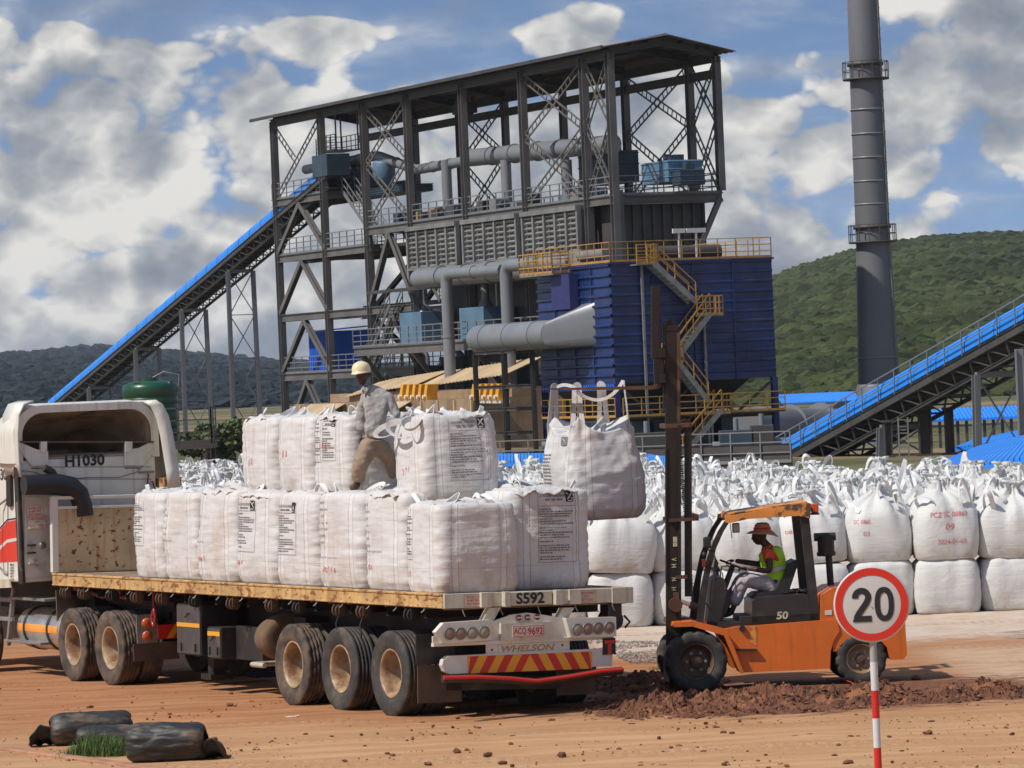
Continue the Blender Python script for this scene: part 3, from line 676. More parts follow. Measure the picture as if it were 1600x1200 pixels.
def service_pipes():
    # thin service pipes and cable trays threading the frame
    rng = random.Random(14)
    for k, (a, b, z0, z1) in enumerate([(rng.uniform(5, 46), rng.uniform(1, 6), 0, rng.choice((6, 9, 13, 14))) for _ in range(16)]):
        r = troot('service_pipe', 'thin dark upright service pipe inside the steel frame', 'pipe', a, b, 'service pipes inside the steel frame'); rr = rng.choice((.07, .1, .16))
        pts = [(0, 0, z0), (0, 0, z1-.3), (.3, 0, z1), (rng.uniform(2, 6), 0, z1)]; MB().tube(pts, rr, 8).build('pipe', M_[rng.choice(['duct', 'steeld', 'machdark'])], r)
        MB().cyl((0, 0, z1*.5), (0, 0, z1*.5+.12), rr*1.5, n=10).build('flange', M_['steeld'], r)
    for k, (a0, a1, b, z) in enumerate(((4, 38, .5, 12.9), (32, 56, 3.4, 8.6), (32, 56, 3.4, 4.5), (5, 38, -.6, 9.9), (40, 56, 2.0, 12.6))):
        r = troot('cable_tray', 'dark level cable tray along the steel frame', 'cable tray', a0, b, 'cable trays along the steel frame', z); MB().bx(0, a1-a0, -.2, .2, 0, .1).bx(0, a1-a0, -.2, -.17, .11, .2).bx(0, a1-a0, .17, .2, .11, .2).build('tray', M_['steeld'], r)
service_pipes()

def in_tower():
    # hoist
    r = troot('travelling_hoist', 'dark electric hoist with a chain hook under the building roof', 'hoist', 28.6, 2.8, z=ZT-1.6)
    MB().bx(-.9, .9, -.5, .5, .1, .7).cyl((-1, 0, .25), (1.1, 0, .25), .3, n=12).bx(-1.4, 1.4, -.12, .12, .7, 1.1).build('hoist_body', M_['black'], r)
    MB().beam((.2, 0, .1), (.2, 0, -1.1), .05).bx(.08, .32, -.08, .08, -1.1, -1.5).tube([(.2, 0, -1.5), (.35, 0, -1.7), (.2, 0, -1.9), (.05, 0, -1.8)], .05).beam((.2, 0, -1.9), (.2, 0, -5.2), .025).build('hook', M_['black'], r)
    # light grey top pipe
    def pipe(name, lab, pts, rad, mat_='duct', extra=None):
        r = troot(name, lab, 'pipe', pts[0][0], pts[0][1], 'ducts of the plant', pts[0][2])
        o = T(*pts[0]); q = [T(*p)-o for p in pts]; sm = [q[0]]
        for i in range(1, len(q)-1):
            p, c, n = q[i-1], q[i], q[i+1]; k = min(rad[i] if isinstance(rad, list) else rad, 9)*1.7
            e1 = c+(p-c).normalized()*min(k, (p-c).length*.45); e2 = c+(n-c).normalized()*min(k, (n-c).length*.45)
            for t in (0, .25, .5, .75, 1): sm.append(e1*(1-t)**2+c*2*t*(1-t)+e2*t*t)
        sm.append(q[-1]); rr = rad if not isinstance(rad, list) else None
        mb = MB().tube(sm, rr or rad[0], 20)
        mb.build('pipe', M_[mat_], r)
        fl = MB()
        for i in range(len(q)-1):
            L_ = (q[i+1]-q[i]).length; n = int(L_/4)
            for k in range(1, n+1):
                c = q[i].lerp(q[i+1], k/(n+1)); d = (q[i+1]-q[i]).normalized(); fl.cyl(c-d*.06, c+d*.06, (rr or rad[0])*1.12, n=20)
        fl.cyl(q[0]-(q[1]-q[0]).normalized()*.1, q[0]+(q[1]-q[0]).normalized()*.05, (rr or rad[0])*1.15, n=20)
        fl.build('flange', M_[mat_], r); return r, o
    a1, z1 = TA(955, 225, 2.5); a2, z2 = TA(735, 243, 2.5); a3, z3 = TA(650, 263, 2.5)
    pipe('gas_duct', 'thick pale grey pipe running level through the top storey', [(a1, 2.5, z1), (a2, 2.5, z2-.15)], .55)
    pipe('gas_duct', 'thinner pale grey pipe continuing left along the top storey', [(a2+.5, 2.5, z2-.3), (a3, 2.5, z3-.1), (TA(590, 243, 2.5)[0], 2.5, TA(590, 243, 2.5)[1]), (TA(478, 265, 2.5)[0], 2.5, TA(478, 265, 2.5)[1])], .33)
    for u, lab in ((697, 'left vertical leg of the pale grey top storey pipe'), (790, 'middle vertical leg of the pale grey top storey pipe'), (885, 'right vertical leg of the pale grey top storey pipe')):
        a, z = TA(u, 255, 2.2); pipe('gas_duct', lab, [(a, 2.2, 14.4), (a, 2.2, z+.2)], .33)
    # machines on the top deck
    def box_machine(name, lab, u0, u1, v0, v1, b, dep, m, extra=True, cat='machine'):
        (a0, z1_), (a1_, z0_) = TA(u1, v0, b), TA(u0, v1, b); r = troot(name, lab, cat, (a0+a1_)/2, b+dep/2, 'machines on the tower decks', z0_)
        h = z1_-z0_; L_ = abs(a1_-a0)/2; mb = MB().bx(-L_, L_, -dep/2, dep/2, 0, h)
        for k in range(3): mb.bx(-L_-.04, L_+.04, -dep/2-.04, dep/2+.04, h*(.2+.35*k), h*(.2+.35*k)+.08)
        mb.build('housing', M_[m], r, bevel=.04)
        MB().cyl((L_*.3, 0, h+.002), (L_*.3, 0, h+.45), .25, n=12).bx(-L_*.6, -L_*.1, -.3, .3, h+.002, h+.35).build('motor', M_['machdark'], r)
    box_machine('screen_housing', 'dark blue machine housing on the left top deck', 513, 556, 262, 300, 2.2, 2.5, 'machdark')
    box_machine('fan_housing', 'light blue machine housing on the right top deck', 1003, 1043, 250, 290, 3.2, 2.2, 'machblue')
    box_machine('motor_housing', 'small dark blue motor housing at the right end of the top deck', 1050, 1062, 265, 291, 3.4, 1.6, 'machdark')
    box_machine('hopper_housing', 'dark machinery behind the large pale pipe on the top deck', 905, 950, 235, 292, 4.2, 2.0, 'machdark')
    a, z = TA(601, 286, 2.4); r = troot('blue_drum', 'round dark blue drum on the left top deck', 'tank', a, 2.4, 'machines on the tower decks', z)
    MB().lathe([(0, 0), (.55, 0), (.74, .35), (.78, 1.3), (.70, 1.45), (0, 1.5)], axis='z', n=24).build('drum', M_['machblue'], r); MB().cyl((0,0,1.46),(0,0,1.6),.35,n=14).build('drum_lid', M_['machdark'], r)
    box_machine('deck_machine', 'dark machinery row on the left top deck below the drum', 560, 628, 288, 310, 2.6, 2.2, 'machdark')
    # clutter of small drives behind the long gallery rail
    rng = random.Random(4)
    for k in range(15):
        a = 5.5+k*2.25+rng.uniform(-.4, .4); r = troot('drive_unit', '%s small drive unit from the right behind the long gallery rail' % ('first second third fourth fifth sixth seventh eighth ninth tenth eleventh twelfth thirteenth fourteenth fifteenth'.split()[k]), 'machine', a, 1.2+rng.uniform(0, 1.5), 'drive units along the gallery', 14.35)
        m = M_[rng.choice(['machblue', 'tanwall', 'steeld', 'machdark', 'orangem' if k % 6 == 5 else 'louv'])]; h = rng.uniform(.4, .9)
        MB().bx(-.5, .5, -.4, .4, 0, h).build('gearbox', m, r, bevel=.03); MB().cyl((-.9, 0, h*.6), (.75, 0, h*.6), .2, n=12).build('motor', M_['machdark'], r)
    # vessels on the front gallery
    for u0, u1, v0, v1, lab in ((648, 680, 486, 532, 'left blue-grey box feeder on the front gallery'), (742, 778, 478, 525, 'right blue-grey box feeder on the front gallery')):
        (a0, z1_), (a1_, z0_) = TA(u1, v0, .6), TA(u0, v1, .6); r = troot('feeder_box', lab, 'machine', (a0+a1_)/2, .6, 'feeders on the front gallery', 6.45); h = z1_-6.45; L_ = (a1_-a0)/2
        MB().bx(-L_, L_, -1, 1, 0, h).build('box', M_['machblue'], r, bevel=.03); MB().cyl((0, 0, h), (0, 0, h+.5), .5, .25, n=16).cyl((0, 0, h+.5), (0, 0, h+2.2), .25, n=12).build('feed_pipe', M_['duct'], r)
    # header and the two drop pipes in front of the gallery
    B = -3.4
    A0, Z0 = TA(655, 436, -1.2); A1, Z1 = TA(850, 418, -1.2)
    pipe('gas_duct', 'long dark grey header pipe under the louvres', [(A1, -1.2, Z1), (A0, -1.2, Z0)], .62)
    a, z = TA(697, 428, B); ab, _ = TA(756, 424, B)
    pipe('gas_duct', 'left vertical grey drop pipe with a bend at its top', [(a, B, 2.9), (a, B, z), (ab, B+1.2, z-.05)], .36)
    a2_, z2_ = TA(790, 415, B); ab2, _ = TA(862, 410, B)
    pipe('gas_duct', 'right vertical grey drop pipe passing behind the fat duct', [(a2_, B, 2.9), (a2_, B, z2_), (ab2, B+1.2, z2_-.1)], .38)
    for aa, lab in ((a, 'grey and red valve hopper under the left drop pipe'), (a2_, 'grey and red valve hopper under the right drop pipe')):
        r = troot('valve_hopper', lab, 'machine', aa, B-.1, 'valve hoppers under the drop pipes', 2.0)
        MB().prism([(-.75, 0), (.55, 0), (.1, .95), (-.25, .95)], lambda x, y: (x, -.4, y), lambda x, y: (x, .4, y)).build('hopper', M_['duct'], r)
        MB().bx(-1.0, -.45, -.45, .45, -.35, .75).build('red_panel', M_['red'], r, bevel=.08)
        MB().cyl((0, 0, -3.2), (0, 0, -.01), .42, n=18).build('chute', M_['creamroof'], r)
in_tower()

def big_duct():
    """the fat horizontal duct entering the blue filter house through a square hood"""
    B = -12.0; (a1, z), (a0, _) = TA(742, 530, B), TA(866, 524, B)
    r = troot('fat_duct', 'fat light grey horizontal duct with a square hood joining the blue filter house', 'duct', a0, B, z=z); L_ = a1-a0; rd = .76
    MB().cyl((0, 0, 0), (L_-1.1, 0, 0), rd, n=36, caps=False).lathe([(rd, L_-1.1), (rd*.97, L_-.6), (rd*.8, L_-.2), (rd*.45, L_), (0, L_+.02)], axis='x', n=36).build('duct_barrel', M_['duct'], r)
    mb = MB()
    for k in (.18, .5, .8): mb.cyl((L_*k-.04, 0, 0), (L_*k+.04, 0, 0), rd+.035, n=36)
    mb.build('flange', M_['duct'], r)
    mb = MB(); n = 24; h0 = [(-.0, -.0)]
    ring = [Vector((.02, math.cos(2*math.pi*i/n)*rd, math.sin(2*math.pi*i/n)*rd)) for i in range(n)]
    sq = []
    for i in range(n):
        c, s_ = math.cos(2*math.pi*i/n), math.sin(2*math.pi*i/n); k = 1/max(abs(c), abs(s_)); sq.append(Vector((-.85-c*k*.85, -1.78, s_*k*1.15+.45)))
    mb.add(ring+sq, [(i, (i+1) % n, n+(i+1) % n, n+i) for i in range(n)], True); mb.add(sq, [tuple(range(n))])
    mb.build('square_hood', M_['duct'], r)
    rs = troot('duct_frame', 'dark steel trestle of four posts under the fat grey duct', 'trestle', a0+L_*.4, B)
    for u in (757, 777, 802, 820):
        a, _ = TA(u, 600, B); a -= a0+L_*.4
        MB().ibeam((a, .5 if u in (757, 802) else -.5, 0), (a, .5 if u in (757, 802) else -.5, z-rd), .22, .22, .03, upv=(1, 0, 0)).build('post', M_['steeld'], rs)
    mb = MB(); aL, aR = TA(757, 600, B)[0]-a0-L_*.4, TA(820, 600, B)[0]-a0-L_*.4
    for zz in (z-rd-.02, 2.4, 1.1, 3.6):
        for s_ in (-.5, .5): mb.ibeam((aL, s_, zz), (aR, s_, zz), .18, .2, .03)
    mb.build('cross_beam', M_['steeld'], rs)
big_duct()

def kiln_roofs():
    """low dusty plant in front of the tower: cream lean-to sheets, tan casing, amber machines"""
    B = -5.0
    r = troot('kiln_shed', 'long dusty tan plant casing with cream sheet lean-to roofs in front of the tower', 'shed', 20, B)
    MB().bx(-14, 16, -4.0, 1.9, 0, 2.95).build('wall', M_['tanwall'], r)
    mb = MB()
    for k in range(12): mb.bx(-14+k*2.6, -13.8+k*2.6, 1.9, 2.0, 0, 2.9)
    mb.build('pilaster', M_['creamroof'], r)
    def sheet(a0, a1, y0, y1, z0, z1, ta=0.0):
        n = max(6, int(abs(a1-a0)/.28)); top = []
        for i in range(n+1):
            a = a0+(a1-a0)*i/n; w_ = .05 if i % 2 else 0
            top += [Vector((a, y0, z0+w_+ta*i/n)), Vector((a, y1, z1+w_+ta*i/n))]
        vs = top+[p-Vector((0, 0, .06)) for p in top]; m_ = len(top); fs = []
        for i in range(n): q = (2*i, 2*i+1, 2*i+3, 2*i+2); fs += [q, tuple(m_+x for x in q[::-1]), (2*i, 2*i+2, m_+2*i+2, m_+2*i), (2*i+1, 2*i+3, m_+2*i+3, m_+2*i+1)]
        MB().add(vs, fs).build('roof', M_['creamroof'], r)
    # y local is towards the viewer's left; roofs slope down that way
    sheet(-14, -.2, -2.6, -.3, 5.2, 4.3, -.55); sheet(.2, 8.5, -2.6, -.3, 4.7, 3.9, -.35); sheet(8.9, 12.5, -2.6, -.3, 4.35, 3.55, -.25)
    MB().bx(-14, 16, -3.9, -.6, 2.96, 3.5).build('wall', M_['tanwall'], r)
    sheet(-4.5, 1.5, 2.0, 4.4, 2.9, 1.7); sheet(6.5, 12.5, 2.0, 4.4, 2.9, 1.7)
    mb = MB()
    for a in (-4.3, 1.3, 6.7, 12.3): mb.beam((a, 4.3, 0), (a, 4.3, 1.7), .12)
    mb.build('post', M_['creamroof'], r)
    rng = random.Random(2)
    for u0, grp in ((634, 'left bank of amber burners'), (746, 'right bank of amber burners')):
        for k in range(5):
            u = u0+k*9.5; a, z = TA(u, 616, B-1.5)
            q = troot('burner_unit', ('%s amber machine of the %s' % (('first', 'second', 'third', 'fourth', 'fifth')[k], grp[:-16]+'row before the tan casing')), 'machine', a, B-1.5, grp, z-.35)
            MB().prism([(-.3, 0), (.15, 0), (.15, .35), (-.15, .95), (-.55, .95), (-.3, .35)], lambda x, y: (x, -.35, y), lambda x, y: (x, .35, y)).build('casing', M_['orangem'], q, bevel=.03)
            MB().cyl((-.08, .36, .2), (-.08, .52, .2), .13, n=10).bx(-.5, .35, -.3, .3, -.16, -.01).build('motor', M_['platewhite'], q)
    r2 = troot('conveyor_arm', 'brown sloping conveyor arm rising left beside the tan casing', 'conveyor', 37, -3); 
    MB().ibeam((0, 0, 1.9), (-5, 0, 3.6), .5, .5, .05).beam((-1,0,0),(-1,0,2),.15).beam((-4,0,0),(-4,0,3),.15).build('arm', M_['tanwall'], r2)
kiln_roofs()

def container():
    (a0, z1), (a1, z0) = TA(508, 515, 1.5), TA(484, 575, 1.5)
    r = troot('blue_cabin', 'bright blue sheet cabin on the second floor of the steel frame', 'cabin', a0, 1.5, z=5.04); L_ = a1-a0; h = z1-5.04-.1
    mb = MB().bx(0, L_, -4.0, 0, 0, h)
    for k in range(8): mb.bx(L_*k/8, L_*k/8+.06, 0, .05, 0, h)
    for k in range(12): mb.bx(-.05, 0, -4.0+k*.34, -3.94+k*.34, 0, h)
    mb.build('cabin_wall', M_['bluebox'], r); MB().prism([(.15, 0), (-4.2, .25), (-4.2, .32), (.15, .07)], lambda x, y: (-.2, x, y+h), lambda x, y: (L_+.2, x, y+h)).build('roof', M_['bluebox'], r)
container()

FB = -11.0     # filter house in front of the tower
def filter_house():
    d = raydir(957, 500); D0 = 226.0; X0 = d.x*D0
    r = empty('filter_house', (X0, D0, 0), (0, 0, TROT)); tag(r, 'large deep blue ribbed filter house on legs with orange handrails', 'industrial building')
    def z_at(u, v, D): return CAMH+raydir(u, v).z*D
    zt, zb = z_at(957, 412, D0), z_at(957, 600, D0); L_, W = 9.6, 9.35
    def TT(a, b, z): return Vector((a, -b, z))
    def cladding(p, q, name, am=.11):
        """ribbed sheet wall from p to q (2-D), horizontal ribs"""
        p, q = Vector(p), Vector(q); n = 12; h = zt-zb; out = Vector(((q-p).y, -(q-p).x)).normalized(); vs, fs = [], []; k = 0; prof = []
        for i in range(n):
            z = zb+h*i/n; s_ = h/n; prof += [(0, z), (.0, z+s_*.62), (am, z+s_*.78), (am, z+s_*.93)]
        prof.append((0, zt))
        for o_, z in prof: vs += [(p.x+out.x*o_, p.y+out.y*o_, z), (q.x+out.x*o_, q.y+out.y*o_, z)]
        fs = [(2*i, 2*i+1, 2*i+3, 2*i+2) for i in range(len(prof)-1)]
        mb = MB().add(vs, fs)
        e = (q-p)
        for k in range(1, int(e.length/2.0)):
            c = p+e*k/int(e.length/2.0); mb.bx(c.x-.03+out.x*.06, c.x+.03+out.x*.06, c.y-.03+out.y*.06, c.y+.03+out.y*.06, zb, zt)
        return mb.build(name, M_['bluebld'], r, fix=False)
    cladding((L_, 0), (0, 0), 'wall'); cladding((0, 0), (0, -W), 'wall', .05)
    MB().bx(.02, L_, -W, -.02, zb, zt-.02).build('shell', M_['navy'], r)
    mb = MB(); mb.bx(-.1, L_+.1, -W-.1, .15, zt-.02, zt+.08); tf = mb.build('roof', M_['navy'], r)
    # valance strip with vertical ribs under the left face
    mb = MB()
    for k in range(34):
        a = L_*k/34; mb.bx(a, a+.17, .02, .10, zb-.32, zb)
    mb.build('valance', M_['bluebox'], r)
    rb = MB(); rail(rb, [TT(L_, 0, zt+.08), TT(0, 0, zt+.08), TT(0, W, zt+.08)], 1.05, 1.0, .021); rail(rb, [TT(0, W, zt+.08), TT(L_, W, zt+.08)], 1.05, 1.4, .021)
    rb.build('railing', M_['safety'], tf)
    # tanks and pipes on the roof
    mb = MB().cyl(TT(1.2, 3.2, zt+.5), TT(1.2, 6.9, zt+.5), .38, n=16); [mb.bx(.9, 1.5, -3.4-k*.45, -3.3-k*.45, zt+.08, zt+.3) for k in range(8)]; mb.build('roof_pipe', M_['steeld'], r)
    mb = MB(); mb.bx(6.3, 8.0, -2.6, -1.2, zt+.1, zt+1.0); mb.cyl(TT(2.6, 1, zt+.6), TT(5.9, 1, zt+.6), .3, n=14); mb.build('roof_housing', M_['louv'], r)
    for b, s_ in ((4.2, .35), (5.2, .55)): MB().beam(TT(.4, b, zt), TT(.4, b, zt+1.5), .09).beam(TT(.4, b-s_, zt+1.62), TT(.4, b+s_, zt+1.62), .12, .24).build('floodlight', M_['platewhite'], r)
    # small porch on the left face with a rail
    mb = MB(); mb.bx(5.0, 9.4, .1, 1.1, zt-.35, zt-.25); pr = mb.build('porch', M_['galv'], r)
    rb = MB(); rail(rb, [TT(9.4, -.12, zt-.25), TT(9.4, -1.1, zt-.25), TT(5.0, -1.1, zt-.25), TT(5.0, -.12, zt-.25)], 1.1, .6, .028); rb.build('railing', M_['safety'], pr)
    MB().bx(4.0, 6.4, .1, .6, zt-2.2, zt-.36).build('air_intake', M_['navy'], r)
    # hoppers and legs
    for b in (2.1, 6.1):
        q0, q1 = 1.9, .5; vs = [TT(a, b+bb, zb-.02) for a, bb in ((.4, -q0), (L_-.4, -q0), (L_-.4, q0), (.4, q0))]+[TT(a, b+bb, zb-2.1) for a, bb in ((3.5, -q1), (6, -q1), (6, q1), (3.5, q1))]
        MB().add(vs, [(0,1,5,4),(1,2,6,5),(2,3,7,6),(3,0,4,7),(4,5,6,7)]).build('hopper', M_['steeld'], r)
    for a in (0.1, L_-.2):
        for b in (.1, W/2, W-.1):
            MB().ibeam(TT(a, b, 0), TT(a, b, zb), .3, .3, .04, upv=(1, 0, 0)).build('leg', M_['navy'], r)
    mb = MB()
    for z0 in (zb-1.9,):
        for b0, b1 in ((.1, W/2), (W/2, W-.1)):
            mb.ibeam(TT(.1, b0, z0), TT(.1, b1, z0), .2, .25, .03); bm_ = (b0+b1)/2; mb.beam(TT(.1, bm_, z0+.1), TT(.1, b0, zb-.1), .12); mb.beam(TT(.1, bm_, z0+.1), TT(.1, b1, zb-.1), .12)
        mb.ibeam(TT(.1, .1, z0), TT(L_-.2, .1, z0), .2, .25, .03)
    mb.build('brace', M_['steeld'], r)
    mb = MB(); z0 = zb-1.75; mb.bx(-.9, 0, -W, 0, z0-.08, z0); pf = mb.build('platform', M_['steeld'], r)
    rb = MB(); rail(rb, [TT(-.9, .0, z0), TT(-.9, W, z0)], 1.0, 1.0, .025); rail(rb, [TT(0, -.05, z0), TT(L_, -.05, z0)], 1.0, 1.0, .025); rb.build('railing', M_['safety'], pf)
    # dark plant inside the legs
    mb = MB(); mb.bx(2.5, 7.5, -7.0, -1.0, 0, 1.9); mb.cyl(TT(1.8, 1.2, 2.3), TT(1.8, 7.3, 2.3), .35, n=14)
    for k in range(5): mb.bx(1.0, 2.2, -7.2+k*1.3, -6.5+k*1.3, .2, 1.6)
    mb.build('blower', M_['machdark'], r)
    # zig-zag stairs on the right face
    so_, sr = MB(), MB()
    def bz(u, v, a=-1.0):
        d = raydir(u, v); Dp = D0+.92*a; Xp = X0-.392*a; b = (d.x*Dp-Xp)/(.92-.392*d.x); return TT(a, b, CAMH+d.z*(Dp+.392*b))
    p = [bz(1022, 412), bz(1088, 472), bz(1110, 490), bz(1058, 560), bz(1062, 568), bz(1108, 628), bz(1128, 640), bz(1068, 712)]
    for q0, q1 in ((p[0], p[1]), (p[2], p[3]), (p[4], p[5]), (p[6], p[7])):
        lo, hi = (q0, q1) if q0.z < q1.z else (q1, q0); stairs(so_, lo, hi, (1, 0, 0), .85, .2, mr=sr)
    for c, w_ in ((bz(1110, 492), .75), (bz(1052, 566), .6), (bz(1122, 646), .75), (bz(1012, 412), .6)):
        so_.bx(c.x, c.x+.9, c.y-w_, c.y+w_, c.z-.06, c.z); rail(sr, [(c.x, c.y+w_, c.z), (c.x, c.y-w_, c.z), (c.x+.85, c.y-w_, c.z)], 1.0, .5, .028)
        so_.beam((c.x+.8, c.y, c.z), (c.x+.8, c.y, 0), .12)
    st = so_.build('staircase', M_['galv'], r); sr.build('railing', M_['safety'], st)
filter_house()

def chimney():
    D = 262.0; d = raydir(1375, 640); x = d.x*D
    r = empty('chimney', (x, D, 0)); tag(r, 'tall round grey steel chimney with two ring platforms', 'chimney')
    def zz(v): return CAMH+raydir(1375, v).z*D
    s = D/FPX; prof = [(34*s, 0), (33*s, zz(610)), (30.5*s, zz(520)), (28*s, zz(430)), (26.5*s, zz(380)), (26*s, zz(300)), (25.2*s, zz(150)), (24*s, zz(0)), (23*s, zz(-160)), (0, zz(-160)+.01)]
    MB().lathe(prof, axis='z', n=48).build('shaft', M_['chim'], r)
    mb = MB()
    for v in (172, 210, 247, 284, 320, 560, 600): z = zz(v); mb.lathe([(25.9*s+(v > 500)*6*s, z), (26.6*s+(v > 500)*6*s, z), (26.6*s+(v > 500)*6*s, z+.10), (25.9*s+(v > 500)*6*s, z+.10)], axis='z', n=48)
    mb.build('band', M_['duct'], r)
    for v, rr in ((124, 25.3*s), (379, 26.6*s)):
        z = zz(v); mb = MB().lathe([(rr, z), (rr+.42, z), (rr+.42, z+.10), (rr, z+.10)], axis='z', n=40)
        for k in range(14):
            t = 2*math.pi*k/14; c, s_ = math.cos(t)*(rr+.4), math.sin(t)*(rr+.4); mb.beam((c, s_, z), (c, s_, z+1.1), .05)
            t2 = 2*math.pi*(k+1)/14; c2, s2 = math.cos(t2)*(rr+.4), math.sin(t2)*(rr+.4)
            for h in (.55, 1.08): mb.beam((c, s_, z+h), (c2, s2, z+h), .04)
        mb.lathe([(rr, z+.85), (rr+.12, z+.85), (rr+.12, z+1.05), (rr, z+1.05)], axis='z', n=40); mb.build('ring_platform', M_['steeld'], r)
    mb = MB(); pr = sorted([(h, q) for q, h in prof[:-1]])
    def rad(z): return float(np.interp(z, [p[0] for p in pr], [p[1] for p in pr]))
    z = .5
    while z < zz(-150):
        q = rad(z)+.06; t = -.55; mb.bx(math.cos(t)*q-.12, math.cos(t)*q+.12, math.sin(t)*q-.05, math.sin(t)*q+.05, z, z+.05); z += .62
    for t in (-.62, -.48):
        pts = [(math.cos(t)*(rad(z)+.1), math.sin(t)*(rad(z)+.1), z) for z in np.linspace(.3, zz(-150), 20)]; mb.tube(pts, .028, 5)
    mb.build('ladder', M_['galv'], r)
    # horizontal flue joining the chimney foot
    D2 = 248; p, q = P(1168, 668, D2), P(1330, 668, D2+10); ax = (q-p); rf = empty('flue_duct', (p.x, p.y, 0)); tag(rf, 'fat grey horizontal flue between the filter house and the chimney foot', 'duct')
    MB().cyl((0, 0, p.z), (ax.x, ax.y, q.z), 1.12, n=32).build('duct_barrel', M_['chim'], rf)
    mb = MB(); [mb.cyl(Vector((0, 0, p.z))+ax*k-Vector((0, 0, ax.z*k))-ax.normalized()*.06, Vector((0, 0, p.z))+ax*k-Vector((0, 0, ax.z*k))+ax.normalized()*.06, 1.18, n=32) for k in (.1, .4, .7, .95)]; mb.build('flange', M_['duct'], rf)
    mb = MB(); [mb.bx(ax.x*k-.3, ax.x*k+.3, ax.y*k-.8, ax.y*k+.8, 0, p.z-.5) for k in (.2, .8)]; mb.build('saddle', M_['steeld'], rf)
chimney()

